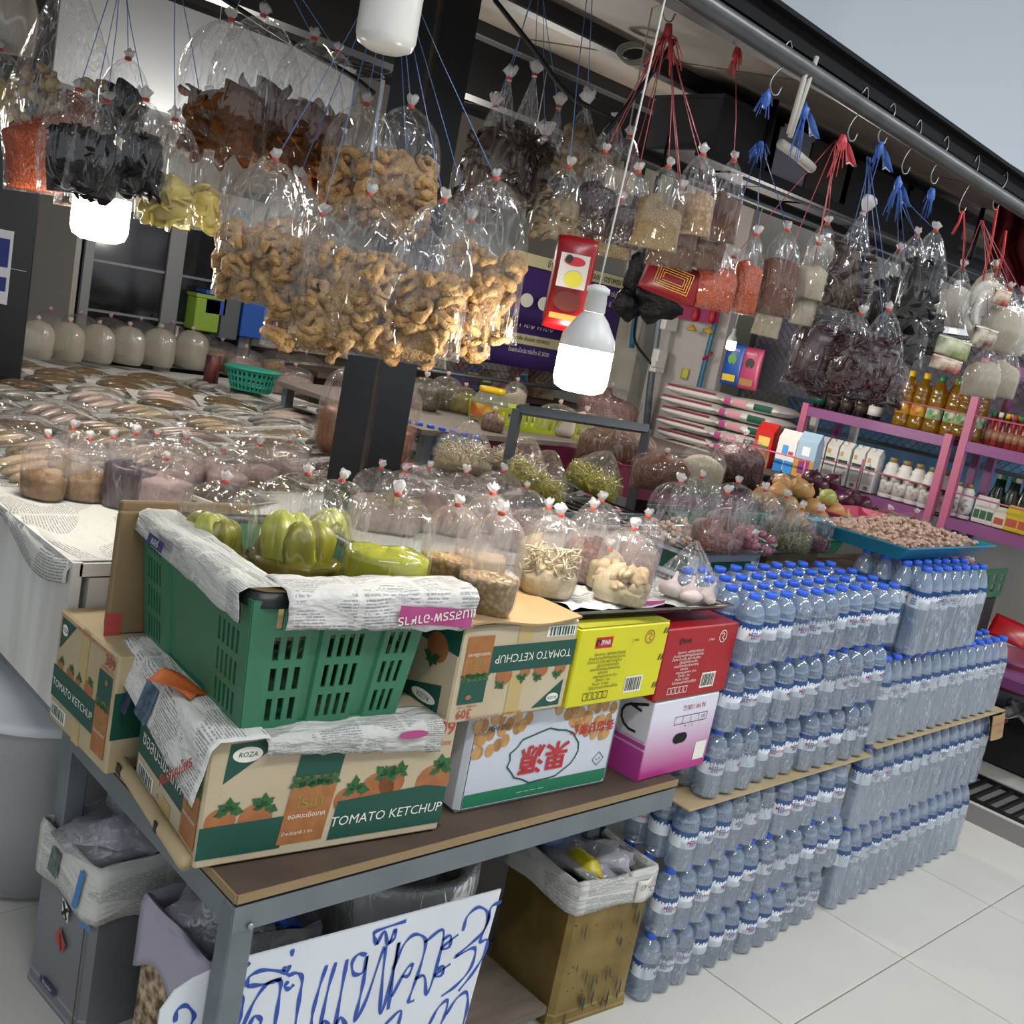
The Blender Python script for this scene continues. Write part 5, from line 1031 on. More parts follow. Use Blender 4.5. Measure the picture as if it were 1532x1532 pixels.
S2 = [('bag_of_bamboo_shoots', 815, 890, .998, 88, 122, .26, 'cream', 'tall domed bag of shredded bamboo shoots on metal tray'), ('bag_of_bamboo_shoots', 925, 900, .998, 88, 112, .22, 'cream', 'front bag of pale bamboo chunks with purple shallots behind'), ('bag_of_shallots', 865, 868, .998, 64, 110, .45, 'onionred', 'clear bag of pinkish shallots behind the bamboo shoots'), ('bag_of_shallots', 880, 845, .998, 70, 98, .3, 'onionred', 'rear clear bag with twin red ties'), ('bag_of_shallots', 948, 870, .998, 64, 100, .5, 'pinkish', 'bag of pale pink shallots at the middle of tray'), ('bag_of_shallots', 900, 880, .998, 55, 60, .7, 'pickle', 'low tan bag between the two bamboo bags'), ('bag_of_pickled_radish', 800, 862, .998, 70, 105, .4, 'pickle', 'bag of chopped pickled radish at tray rear')]
for k, (nm, px, py, z, w, h, fl, kd_, lab) in enumerate(S2):
    sb_(nm, lab, px, py, z, w, h, fl, kd_, seed=k + 220.2, cap_h=.35, **(dict(pieces=(130, 'strip'), ptop=.6, stuff=True, psc=.62) if k == 0 else dict(pieces=(30, 'chunk'), ptop=.46) if k == 1 else {}))
gb = sb_('bag_of_garlic', 'slanting clear bag with three garlic bulbs at tray end', 1022, 898, .998, 100, 92, .02, 'none', style='slump', dome=.2, seed=230.2, film_m=clear, tie=False, dd=.5)
gm = mat('garlic_skin', '#d0c4bd', .5, noise_=(18, '#b7a0a0', .25), stretch=(1, 1, .2))
for k, (x, y, s) in enumerate([(-.036, 0, .028), (.006, -.016, .027), (.046, .002, .024)]):
    n = 18; rings = []
    for i, (r, z) in enumerate(((.3, 0), (.75, .1), (1, .45), (.9, .8), (.55, 1.1), (.25, 1.35), (.14, 1.8), (.12, 2.1))):
        rings.append([(s * r * (1 + .07 * abs(math.sin(a * 3.5)) * (r > .4)) * math.cos(a), s * r * (1 + .07 * abs(math.sin(a * 3.5)) * (r > .4)) * math.sin(a), s * z) for a in [2 * PI * j / n for j in range(n)]])
    MB().loft(rings).build('garlic_bulb', gm, gb, TR(x, y, .004, k, .3 * (k - 1), .3 * (1 - k)))
# ---------------------------------------------------------------- rear table behind the bottles
rt = thing('rear_table', 'low rear table hidden behind the stacked water bottles', 'table', TR(2.04, 1.60, .055))
MB().box((.84, .13, .85), (1.68, .26, .02)).build('table_top', wood_top, rt, smooth=False)
for x in (.03, 1.64):
    for y in (.03, .23): MB().box((x, y, .42), (.04, .04, .84)).build('leg', steel, rt, smooth=False)
wg = carton('green_label_carton', 'white carton with green panels behind the stacked small bottles', .30, .22, .085, TR(2.32, 1.615, .918, .0), mat('carton_paleblue', '#c2c9d6', .5))
FW = boxfaces(wg, .30, .22, .085); FW['front'].rect('green_panel', .2, .25, .85, .75, gprint, 1); FW['left'].rect('green_panel', .15, .2, .85, .8, gprint, 1); FW['front'].lines('tick_marks', [[(.92, .6), (.94, .85)], [(.95, .6), (.97, .85)]], .0012, kprint, 1)
bc = carton('brown_carton', 'brown carton with dark print beside the green label carton', .28, .22, .085, TR(2.66, 1.615, .918, 0), mat('carton_kraft', '#7d6b51', .8))
FB_ = boxfaces(bc, .28, .22, .085)['front']; FB_.text('318', .30, .55, .02, rprint, 1, bold=.01); FB_.text('JLXDT', .78, .6, .024, kprint, 1)
tr2 = thing('metal_tray', 'metal tray with newspaper behind the small bottles', 'tray', TR(2.30, 1.61, 1.005)); tray_rect(tr2, .36, .24, .012, alum)
crumple('newspaper_sheet', 'newspaper edge hanging from the rear metal tray', TR(2.47, 1.72, 1.019, .05), .36, .16, news, .006, 8)
tr3 = thing('metal_tray', 'second metal tray with newspaper beside the onion tub', 'tray', TR(2.71, 1.61, 1.005)); tray_rect(tr3, .26, .24, .012, alum)
crumple('newspaper_sheet', 'white newspaper sheet curling on the second rear tray', TR(2.83, 1.70, 1.02, -.1), .26, .16, news3, .012, 9)
S3 = [('bag_of_garlic', 998, 812, 82, 92, .35, 'garlic_clove', 26, 'bag of loose garlic cloves on the rear tray'), ('bag_of_shallots', 1068, 824, 80, 88, .3, 'onionred', 0, 'bag of tiny pink dried shallots on rear tray'), ('bag_of_shallots', 1122, 826, 70, 95, .35, 'shallot', 26, 'bag of round purple shallots on rear tray'), ('bag_of_garlic', 1030, 800, 76, 88, .3, 'garlic_clove', 22, 'second bag of garlic cloves behind'), ('bag_of_shallots', 1085, 806, 70, 85, .3, 'onionred', 0, 'rear clear bag between garlic and shallots'),
 ('bag_of_herbs', 1160, 812, 50, 70, .4, 'herb', 0, 'small slanting bag of greenish herbs'), ('bag_of_herbs', 1185, 826, 50, 66, .35, 'herb', 0, 'small bag of green pickles by the onion tub'), ('bag_of_dried_chilies', 1212, 824, 52, 60, .4, 'redbits', 0, 'small bag of red chili bits before the green tub')]
for k, (nm, px, py, w, h, fl, kd_, pc, lab) in enumerate(S3): sb_(nm, lab, px, py, 1.022, w, h, fl, kd_, seed=k + 240.2, pieces=pc, stuff=True, cap_h=.3, film_m=clear, psc=1.1)
# onions in a green tub
gtub = mat('tub_green', '#1b6b55', .4)
ot = thing('plastic_tub', 'dark green plastic tub heaped with onions', 'tub', TR(3.02, 1.90, .87)); tray_rect(ot, .52, .30, .10, gtub, .03, 'tub', .004)
tanon = mat('onion_tan', '#b0824f', .3, noise_=(7, '#c9a06b', .3), stretch=(3, 3, .5)); redon = mat('onion_red', '#35131f', .3, noise_=(9, '#4e2030'), stretch=(3, 3, .5)); greon = mat('onion_green', '#a5a95e', .3)
def onion_mesh(m, s):
    return MB().lathe([(s * .12, -s * .92), (s * .5, -s * .82), (s * .85, -s * .45), (s, 0), (s * .88, s * .45), (s * .5, s * .8), (s * .2, s * .98), (s * .09, s * 1.2), (s * .12, s * 1.3)], 18).mesh('onion', m)
om = [onion_mesh(tanon, .036), onion_mesh(tanon, .041)]; rm = [onion_mesh(redon, .038), onion_mesh(redon, .043)]; gm_ = onion_mesh(greon, .037)
onions = [(1140, 742), (1165, 738), (1205, 735), (1238, 745, 'g'), (1180, 755), (1215, 760), (1250, 765), (1190, 775), (1228, 778), (1262, 780), (1150, 752), (1275, 788), (1240, 790), (1205, 790), (1170, 722), (1195, 730)]
words = ['tan onion at the left end of the heap', 'tan onion below the cream packets', 'tan onion at the top of the heap', 'single pale green onion in the heap', 'tan onion left of middle in the heap', 'tan onion in the middle of the heap', 'tan onion next below the green onion', 'tan onion behind the chili bag', 'big tan onion low in the heap', 'tan onion at the right end of the heap', 'tan onion tucked behind the left end', 'small tan onion at tub edge', 'tan onion at the tub rim', 'tan onion low behind the bags', 'tan onion at the back of the heap', 'tan onion high at the back of the heap']
for k, o_ in enumerate(onions):
    p = at(o_[0], o_[1], y=1.95 + .1 * ((790 - o_[1]) / 60)); o = put('onion', gm_ if len(o_) > 2 else om[k % 2], None, TR(p.x, p.y, p.z, R.uniform(0, 6), R.uniform(-.8, .8), R.uniform(-.8, .8))); tag(o, words[k], 'onion', 'onions in the green tub')
reds = [(1165, 722), (1215, 718), (1245, 722), (1225, 728), (1275, 745), (1290, 755), (1300, 770), (1315, 780), (1280, 770), (1295, 785), (1265, 750)]
wr = ['at the heap left back', 'at the heap top', 'right of the heap top', 'behind the green onion', 'high on the right slope', 'on the right slope', 'low on the right slope', 'at the right foot of the heap', 'between tan onions and right slope', 'beside the pink colander', 'behind the right slope']
for k, o_ in enumerate(reds):
    p = at(o_[0], o_[1], y=2.12); o = put('onion', rm[k % 2], None, TR(p.x, p.y, p.z, R.uniform(0, 6), R.uniform(-.8, .8), R.uniform(-.8, .8))); tag(o, 'dark purple onion ' + wr[k], 'onion', 'purple onions')
rtb = thing('plastic_tub', 'dark tub heaped with purple onions behind the tan ones', 'tub', TR(3.25, 2.20, .80)); tray_rect(rtb, .55, .3, .12, mat('tub_dark', '#20222a', .5), .03, 'tub', .004)
# blue tray of peeled garlic on the tall bottles
bt_ = thing('plastic_tray', 'blue plastic tray heaped with small garlic on the tall bottles', 'tray', TR(2.90, 1.345, 1.063, .02)); tray_rect(bt_, .56, .26, .045, mat('tray_blue', '#1d7f9e', .35, noise_=(5, '#186f8c')), .035, 'tray', .004)
mb = MB(); r3 = random.Random(4)
for k in range(520):
    u, v = r3.random(), r3.random(); hh = .045 + .035 * math.sin(PI * u) * math.sin(PI * v)
    me = LIB['garlic_clove'][k % 3]; mb.add([tuple(q.co) for q in me.vertices], [tuple(p.vertices) for p in me.polygons], TR(-.01 + u * .58, -.012 + v * .285, hh + r3.uniform(-.012, .004), r3.uniform(0, 6), r3.uniform(-1, 1), r3.uniform(-1, 1)) @ Matrix.Scale(r3.uniform(.8, 1.1), 4))
gs = mb.build('small_garlic', mat('garlic_small', '#c4a993', .5, noise_=(30, '#a98577', .3)), bt_); gs['kind'] = 'stuff'
MB().box((.28, .13, .03), (.55, .25, .03)).build('garlic_base', mat('garlic_under', '#a98f7c', .7), bt_, smooth=False)
pc = thing('plastic_colander', 'pink plastic colander behind the blue garlic tray', 'colander', TR(3.62, 1.82, 1.0)); tray_rect(pc, .34, .22, .05, mat('colander_pink', '#c2526c', .4), .03, 'basket', .004)
for k, (px, py, lab) in enumerate([(1325, 785, 'small bag with pink tie right of the purple onions'), (1365, 790, 'small clear bag inside the pink colander')]):
    p = at(px, py, x=3.72); bag('bag_of_spice', lab, Matrix.Translation(p - V((0, 0, .02))), .07, .05, .075, .4, 'redbits' if k else 'peanut', seed=k + 255.5, film_m=clear, cap_h=.2)

# ---------------------------------------------------------------- fish counter
np_ = thing('newspaper_sheet', 'newspaper spread over near corner of the white counter', 'newspaper', TR(.80, 1.98, ZC + .002))
def npf(u, v):
    y = u * .85; s = .32 - v * (.32 + .055 + .03 * math.sin(u * 9)); w = noise.noise(V((u * 7, v * 5, 2)))
    return (s, y, .001 + .004 * abs(w)) if s > -.012 else (-.022 - .004 * w, y, (s + .012) * 1.0)
MB().grid(npf, 30, 16).build('sheet', news, np_, solid=.0008)
D = [('bag_of_shrimp_paste', 62, 745, 70, 92, .36, 'sauce', 'bag of brown shrimp paste at left end on the newspaper'), ('bag_of_shrimp_paste', 124, 748, 66, 92, .36, 'sauce', 'second bag of brown shrimp paste on the newspaper'), ('bag_of_shrimp_paste', 160, 738, 56, 84, .3, 'sauce', 'third bag of shrimp paste half hidden by the purple one'), ('bag_of_salted_crab', 190, 760, 80, 112, .55, 'purple', 'bag of dark purple salted crab by the cardboard'), ('bag_of_salted_fish', 238, 768, 92, 82, .62, 'pinkish', 'slanting pinkish bag leaning on the crate cardboard'), ('bag_of_salted_fish', 268, 735, 66, 80, .4, 'pinkish', 'pinkish clear bag behind the crate left end'), ('bag_of_salted_fish', 325, 738, 88, 66, .5, 'pinkish', 'low wide pinkish bag behind the mustard greens'), ('bag_of_salted_fish', 380, 725, 70, 60, .4, 'pinkish', 'pinkish clear bag behind the biggest mustard bag'), ('bag_of_shrimp_paste', 100, 720, 60, 80, .3, 'beige', 'clear rear bag between the shrimp paste bags'), ('bag_of_salted_fish', 425, 720, 64, 60, .4, 'pinkish', 'small pinkish bag left of the black column'), ('bag_of_salted_fish', 225, 720, 60, 70, .4, 'purple', 'rear purple bag beyond the salted crab')]
for k, (nm, px, py, w, h, fl, kd_, lab) in enumerate(D): sb_(nm, lab, px, py, ZC + .006, w, h, fl, kd_, seed=k + 260.2, cap_h=.15)
D2 = [(590, 775, 'clear bag with red ties right of the black column'), (625, 770, 'second clear bag right of the black column'), (680, 778, 'clear bag behind the boiled beans'), (735, 775, 'clear bag behind the soybeans'), (770, 800, 'clear bag before the brown meat trays'), (555, 770, 'clear bag in front of the black column')]
for k, (px, py, lab) in enumerate(D2): sb_('bag_of_salted_fish', lab, px, py + 20, ZC + .006, 78, 92, .4, 'pinkish', seed=k + 280.2, cap_h=.2)
# foam trays under film: one of each kind, then copies
foam = mat('foam_white', '#dcd9d4', .6); wrapm = film('tray_wrap', '#fafafa', .035, .12, .45, '#f4f4f4', 1.0, 30, .07, (1, 1, 1))
fm = dict(brown=mat('fish_brown', '#54422a', .25, noise_=(18, '#6e5636'), stretch=(1, 4, 1)), pale=mat('fish_pale', '#b8a58c', .35, noise_=(14, '#a08562'), stretch=(1, 4, 1)), rose=mat('fish_rose', '#ab9288', .35, noise_=(14, '#c2aea4'), stretch=(1, 4, 1)),
          grey=mat('fish_grey', '#6f6c69', .3, noise_=(16, '#a49b8e'), stretch=(1, 4, 1)), anchovy=mat('anchovy', '#6a5134', .45, noise_=(40, '#a98a5c', .2), stretch=(1, 5, 1), bump=(50, .6)), meat=mat('meat_brown', '#53301c', .4, vor=(70, '#2c170e')), dark=mat('meat_dark', '#2d1513', .35, noise_=(30, '#54231f')))
def tray_proto(kind):
    P = []; w, d = .27, .15
    c = lambda e, r=.02: [(sx * (w / 2 - r + e) + r * math.cos(a), sy * (d / 2 - r + e) + r * math.sin(a)) for sx, sy, a0 in ((1, 1, 0), (-1, 1, PI / 2), (-1, -1, PI), (1, -1, 1.5 * PI)) for a in (a0, a0 + PI / 4, a0 + PI / 2)]
    P.append(('foam_tray', MB().loft([[(x, y, z) for x, y in c(e)] for e, z in ((-.02, 0), (-.004, .012), (.004, .018), (.004, .015), (-.006, .010), (-.024, .003))]).mesh('foam_tray', foam)))
    r = random.Random(hash(kind) % 97)
    if kind in ('anchovy', 'meat', 'dark'):
        P.append(('dried_fish' if kind == 'anchovy' else 'dried_meat', MB().grid(lambda u, v: ((u - .5) * .24, (v - .5) * .12, .008 + .020 * math.sin(PI * u) ** .5 * math.sin(PI * v) ** .5 + .008 * noise.noise(V((u * 12, v * 7, len(kind))))), 22, 12).mesh('food', fm[kind])))
    else:
        n = 2 if kind in ('brown',) else 3
        for k in range(n):
            y = (k - (n - 1) / 2) * .115 / n; L_ = .105
            P.append(('fish', MB().loft([[(x * L_, y + wv * (.11 / n) * .5 * math.cos(a) + .004 * math.sin(4 * x + k), .014 + h_ * (.012 + .012 * math.sin(a))) for a in [2 * PI * j / 10 for j in range(10)]] for x, wv, h_ in ((-1, .25, .5), (-.9, .6, .8), (-.6, .95, 1.1), (-.2, 1.05, 1.25), (.2, .95, 1.15), (.55, .7, .9), (.8, .35, .6), (.92, .5, .5), (1, .7, .4))]).mesh('fish', fm[kind])))
    P.append(('film_wrap', MB().grid(lambda u, v: ((u - .5) * .276, (v - .5) * .156, .019 + .022 * (math.sin(PI * u) * math.sin(PI * v)) ** .45 + .0035 * noise.noise(V((u * 9, v * 6, len(kind) * 2)))), 16, 10).mesh('film_wrap', wrapm)))
    return P
protos = {k: tray_proto(k) for k in fm}
KD = dict(brown='glossy brown dried fish', pale='pale beige fish fillets', rose='rosy fish fillets', grey='silvery grey fish', anchovy='small golden dried anchovies', meat='brown meat with pink sticker', dark='dark red dried meat')
sticker = MB().lathe([(.016, 0), (.016, .0006)], 14).mesh('pink_sticker', mat('sticker_pink', '#d0698f', .4))
ordw = ['first', 'second', 'third', 'fourth', 'fifth', 'sixth', 'seventh', 'eighth', 'ninth', 'tenth', 'eleventh', 'twelfth', 'thirteenth']
r4 = random.Random(11)
for j in range(13):
    y = 2.30 + .20 * j
    for i in range(8):
        x = .98 + .29 * i + .10 * (j % 2)
        if x > 2.9 or (abs(x - 1.76) < .28 and abs(y - 2.42) < .2) or (j == 0 and x < 1.4) or (j < 2 and x < 1.25): continue
        if j >= 11 and i % 2 == 0 and x > 2.2: continue
        if x > 1.85 and j < 4: kd_ = 'meat'
        elif j < 2: kd_ = ['anchovy', 'dark'][i % 2]
        elif j < 5: kd_ = 'pale' if x < 1.5 else ['anchovy', 'anchovy', 'dark'][(i + j) % 3]
        elif j < 8: kd_ = ['pale', 'rose', 'anchovy'][(i + j) % 3] if x < 1.9 else ['anchovy', 'grey'][(i + j) % 2]
        elif j < 10: kd_ = ['rose', 'grey', 'brown'][(i * 2 + j) % 3]
        else: kd_ = 'brown' if x < 2.3 else 'grey'
        z = ZC + .004
        t = thing('fish_tray', 'wrapped tray of %s, %s from left in %s row back' % (KD[kd_], ordw[i], ordw[j]), 'food tray', TR(x + r4.uniform(-.015, .015), y + r4.uniform(-.012, .012), z, r4.uniform(-.35, .35) + (.5 if x < 1.6 else .1), r4.choice((0, .10, .2)), r4.uniform(-.08, .08)) @ Matrix.Scale(1.12, 4), 'fish trays, %s, row %d' % (kd_, j + 1))
        for nm, me in protos[kd_]: put(nm, me, t)
        if kd_ == 'meat': put('pink_sticker', sticker, t, TR(.04, .02, .042))
# far end of the counter
for k, (px, lab) in enumerate([(52, 'first white bag from the black column in the far row'), (98, 'second white bag from the black column in the far row'), (143, 'third white bag from the black column in the far row'), (188, 'fourth white bag from the black column in the far row'), (234, 'fifth white bag from the black column in the far row'), (282, 'last slanting white bag in the far row')]):
    p = at(px, 535 + 3 * k, z=ZC + .03); s = dist(p) / FPX
    bag('bag_of_fish_sauce', lab, TR(p.x, p.y, ZC + .03, -.78, 0, 0), 24 * s, 18 * s, 56 * s, .22, 'darkbase', seed=k + 300.1, film_m=film('bag_film_white', '#e9e4d8', .5, .05, .3, '#e2dccd', .5, 30, .2), cap_h=.05)
    p2 = at(px + 18, 512 + 3 * k, z=ZC + .06); bag('bag_of_pink_shrimp', ['leftmost', 'second', 'third', 'fourth', 'fifth', 'last'][k] + ' clear bag of pink shrimp behind the white far row', TR(p2.x, p2.y, ZC + .03, -.78), .10, .07, .19, .35, 'pinkish', seed=k + 310.1, film_m=milky, cap_h=.2)
for k, (px, py) in enumerate([(345, 520), (390, 525), (430, 530), (365, 540), (415, 545), (455, 550), (440, 565), (330, 530)]):
    p = at(px, py, z=1.0); s = dist(p) / FPX
    bag('bag_of_dried_squid', 'flat clear bag of %s dried food near the green basket, %s of that heap' % (['pink', 'golden', 'pale'][k % 3], ['first', 'second', 'third', 'fourth', 'fifth', 'sixth', 'seventh', 'eighth'][k]), TR(p.x, p.y, ZC + .004, R.uniform(-1, 0)), 30 * s, 20 * s, 44 * s, .55, ['pinkish', 'peanut', 'cream'][k % 3], seed=k + 320.4, style='slump', film_m=milky, cap_h=.2)
gbp = at(376, 572, z=1.0); gbk = thing('plastic_basket', 'small turquoise net basket among the fish trays', 'basket', TR(gbp.x, gbp.y, 1.0 - .04, -.78)); sG = dist(gbp) / FPX
def bw(a0):
    def P(u, v, q):
        a = 2 * PI * u; r = (30 + 10 * v) * sG; return (r * math.cos(a), r * .7 * math.sin(a), v * 32 * sG)
    return P
slot_wall('net_wall', gbk, bw(0), [(k / 16 + .006, k / 16 + .05, 2) for k in range(16)], [(.1, .3), (.4, .6), (.7, .88)], 0, mat('basket_teal', '#1f8a74', .4), .002)
MB().lathe([(40.5 * sG, 30 * sG), (43 * sG, 31 * sG), (43 * sG, 34 * sG), (40.5 * sG, 34 * sG)], 32, Matrix.Diagonal((1, .7, 1, 1))).build('rim', mat('basket_teal', '#1f8a74', .4), gbk)
MB().lathe([(.001, .002), (29 * sG, .002), (29 * sG, .006), (.001, .006)], 24, Matrix.Diagonal((1, .7, 1, 1))).build('basket_floor', mat('basket_teal', '#1f8a74', .4), gbk)
cp = at(316, 562, z=.98); ct = thing('food_can', 'dark labelled tall can beside the turquoise basket', 'can', Matrix.Translation((cp.x, cp.y, .94))); sC = dist(cp) / FPX
MB().lathe([(10.5 * sC, 0), (11 * sC, .003), (11 * sC, 42 * sC), (10 * sC, 43 * sC), (10 * sC, 42 * sC)], 20).build('can', mat('can_dark', '#2a1213', .4, noise_=(14, '#5a1d1d', .1)), ct); MB().lathe([(10 * sC, 43 * sC), (6 * sC, 43.2 * sC)], 20).build('lid', mat('can_lid', '#9aa0a0', .3, .8), ct)
# big curry bag behind the column and noodle bags right of it
cbp = at(545, 690, z=ZC + .02); sb_('bag_of_curry', 'tall bag of orange curry paste behind the black column', 540, 686, ZC + .03, 150, 140, .42, 'curry', seed=330.1, film_m=milky)
for k, (px, py, w, h, kd_, lab) in enumerate([(690, 708, 92, 82, 'strip', 'upright bag of white shredded noodles'), (765, 718, 92, 72, 'strip', 'leaning bag of white shredded noodles'), (790, 742, 104, 78, 'strip_yellow', 'front bag of yellow shredded pickles'), (878, 738, 90, 72, 'strip_yellow', 'right bag of yellow shredded pickles')]):
    sb_('bag_of_shredded_vegetables', lab, px, py, ZC + .05, w, h, .2, 'cream' if kd_ == 'strip' else 'lime', style='slump', dome=.35, seed=k + 340.2, film_m=milky, pieces=(170, kd_), ptop=.50, stuff=True, psc=.9, cap_h=.3, tie=False, ry=[0, .25, .35, .3][k])
bg_ = thing('black_rack', 'black slatted tray rack under the yellow shredded pickles', 'rack', frame(at(935, 765, z=ZC + .03), (0, 0, 1), (1, 0, 0)))
for k in range(9): MB().box((-.06 * k, .0, .01), (.006, .22, .006)).build('bar', blk, bg_, smooth=False)
MB().box((-.24, -.11, .004), (.54, .012, .03)).box((-.24, .11, .004), (.54, .012, .03)).build('frame', steel, bg_, smooth=False)
ptub = mat('tub_maroon', '#7c2247', .4, noise_=(4, '#8f2b54'))
for k, (px, py, w, d, lab) in enumerate([(780, 690, .75, .4, 'wide maroon plastic tub behind the shredded noodles'), (960, 735, .55, .3, 'rose plastic tub behind the garlic bags')]):
    p = at(px, py, z=ZC + .02); t = thing('plastic_tub', lab, 'tub', TR(p.x - w / 2 + .1, p.y - .05, ZC + .004, -.5)); tray_rect(t, w, d, .14, ptub if k == 0 else mat('tub_rose', '#9c4a63', .4), .05, 'tub', .005)
for k, (px, py, w, h, kd_, lab) in enumerate([(915, 700, 120, 66, 'brown', 'large bag of dark brown paste in the rose tub'), (985, 735, 95, 58, 'rust', 'large bag of brown paste by the garlic bags'), (1040, 745, 70, 80, 'beige', 'clear bag right of the rose tub'), (1095, 735, 80, 85, 'redbits', 'bag of dark dried chilies before rice sacks')]):
    sb_('bag_of_brown_paste', lab, px, py, ZC + .10, w, h, .62, kd_, style='slump', seed=k + 350.3, film_m=clear, cap_h=.4)

# ---------------------------------------------------------------- purple shelf with groceries
purp = mat('shelf_purple', '#8a4a80', .45, noise_=(6, '#7d4173')); pinkpaint = mat('shelf_pink', '#b8607f', .45)
SX_ = 4.60
def shelf_unit(y0, y1, tiers, label, top):
    t = thing('grocery_shelf', label, 'shelf', TR(SX_, y0, 0)); L_ = y1 - y0
    for z in tiers:
        MB().box((.17, L_ / 2, z - .0025), (.32, L_, .008)).build('shelf_board', purp, t, smooth=False)
        MB().box((.0, L_ / 2, z - .022), (.03, L_, .045)).build('front_beam', purp, t, smooth=False); MB().box((.34, L_ / 2, z - .022), (.03, L_, .045)).build('rear_beam', purp, t, smooth=False)
        if z > .9 and z < 1.6: MB().tube([(-.012, .0, z + .115), (-.012, L_, z + .115)], .004, 6).build('guard_rail', pinkpaint, t)
    for x in (0, .34):
        for y in (.018, L_ - .018): MB().box((x, y, top / 2), (.034, .034, top)).build('leg', purp if x else pinkpaint, t, smooth=False)
    for y in (.02, L_ / 2, L_ - .02): MB().tube([(-.012, y, 1.0), (-.012, y, 1.52 if top > 1.4 else 1.2)], .004, 6).build('guard_post', pinkpaint, t)
    return t
shelf_unit(2.03, 2.80, (.45, 1.04, 1.385), 'purple steel grocery shelf with oil bottles and cartons', 1.40)
shelf_unit(1.22, 1.995, (.45, 1.04, 1.385, 1.735), 'second purple shelf unit at the right with small sauces', 1.75)
def ypx(px, py): return at(px, py, x=SX_ + .07).y
def lathe_item(name, label, cat, px, py, z, parts, group=None, dx=0):
    t = thing(name, label, cat, TR(SX_ + .07 + dx, ypx(px, py), z, R.uniform(-.2, .2)), group)
    for nm, prof, m, n in parts: MB().lathe(prof, n).build(nm, m, t)
    return t
darkg = mat('sauce_dark', '#12100c', .15, coat=.5); oilm = film('oil_yellow', '#e8c24a', .42, .08, .4, '#c99a14', rough=.08, plain=True); wh = mat('plastic_white', '#dedbd4', .4); yc = mat('cap_yellow', '#e0b51a', .35); gc = mat('cap_green', '#1f7a4a', .35); gcap = mat('cap_gold', '#8d7a4a', .4)
for k, px in enumerate((1222, 1243, 1265, 1287, 1308)):
    lathe_item('sauce_jar', ['first', 'second', 'third', 'fourth', 'fifth'][k] + ' dark sauce jar from the left on the upper purple shelf', 'jar', px, 620, 1.386, [('jar', [(.03, 0), (.032, .004), (.032, .075), (.026, .09), (.022, .095)], darkg, 16), ('cap', [(.026, .094), (.026, .118), (.024, .12)], wh if k < 4 else rprint, 16), ('label', [(.0325, .02), (.0325, .065)], gprint if k == 0 else wh if k == 4 else mat('label_dark', '#3a2c22', .5), 16)])
oils = [(1345, yc, 0), (1368, yc, 0), (1392, gc, 0), (1405, yc, .07), (1420, gc, 0), (1438, gc, 0), (1458, gc, .0)]
for k, (px, cm_, dx) in enumerate(oils):
    lathe_item('oil_bottle', 'yellow cooking oil bottle with %s cap, %s from the left on upper shelf' % ('yellow' if cm_ is yc else 'green', ['first', 'second', 'third', 'fourth', 'fifth', 'sixth', 'seventh'][k]), 'bottle', px, 640, 1.386, [('bottle', [(.034, 0), (.038, .006), (.038, .05), (.035, .055), (.035, .12), (.038, .125), (.036, .16), (.033, .165), (.036, .17), (.030, .20), (.018, .225), (.013, .235)], oilm, 18), ('cap', [(.015, .233), (.016, .235), (.016, .258), (.014, .26)], cm_, 14), ('label', [(.0362, .06), (.0362, .115)], mat('oil_label', '#d8b83a', .5, noise_=(30, '#b8563a', .1)) if k < 2 else mat('oil_label_white', '#d4cfae', .5, noise_=(30, '#3f8a4c', .1)), 18)], dx=dx)
cols = [('#7a2018', gc), ('#8a2a1c', wh), ('#5c1a14', yc), ('#7a2418', rprint)]
for k in range(14):
    px = 1478 + (k % 7) * 11; c, cm_ = cols[k % 4]
    lathe_item('sauce_bottle', '%s small red sauce bottle in the %s row, upper shelf at right' % (['first', 'second', 'third', 'fourth', 'fifth', 'sixth', 'seventh'][k % 7], 'front' if k < 7 else 'rear'), 'bottle', px, 655, 1.386, [('bottle', [(.018, 0), (.02, .004), (.02, .09), (.012, .115), (.009, .13)], mat('sauce_red_%d' % (k % 4), c, .25), 12), ('cap', [(.010, .128), (.010, .15)], cm_, 10), ('label', [(.0204, .025), (.0204, .07)], mat('label_beige', '#a9866a', .5, noise_=(40, '#7a3a2a')), 12)], 'small red sauce bottles', dx=.05 * (k // 7))
# lower tier
def packet(name, label, cat, px, py, w, h, d, col, tops, prints, z=1.046, dx=0, x=None):
    y = ypx(px, py) if x is None else at(px, py, x=x).y; t = thing(name, label, cat, TR((SX_ + .05 if x is None else x) + dx, y + w / 2, z, -PI / 2 + R.uniform(-.06, .06)))
    MB().loft([[(a * w / 2 * q + w / 2, b * d / 2 * s_ + d / 2, zz) for a, b in ((-1, -1), (1, -1), (1, 1), (-1, 1))] for zz, q, s_ in ((0, .95, .9), (h * .08, 1, 1), (h * .8, 1, 1), (h * .93, 1, .35), (h, 1, .08))]).build('pouch', mat('pk_' + label[:18], col, .4), t, smooth=False)
    F = Face((0, -.0005, 0), (1, 0, 0), (0, 0, 1), w, h * .8, t)
    for k, (u0, v0, u1, v1, c) in enumerate(prints): F.rect('printed_panel', u0, v0, u1, v1, mat('pp_%s' % c, c, .5), 1 + k * .4)
    return t
packet('flour_packet', 'red and orange flour packet at the left end of lower shelf', 'packet', 1138, 680, .10, .21, .06, '#b01f1c', 0, [(0, 0, 1, .45, '#9c5a1c'), (.2, .6, .85, .85, '#d2b25a'), (.3, .45, .8, .6, '#2f6a3f')], z=1.072, x=4.26)
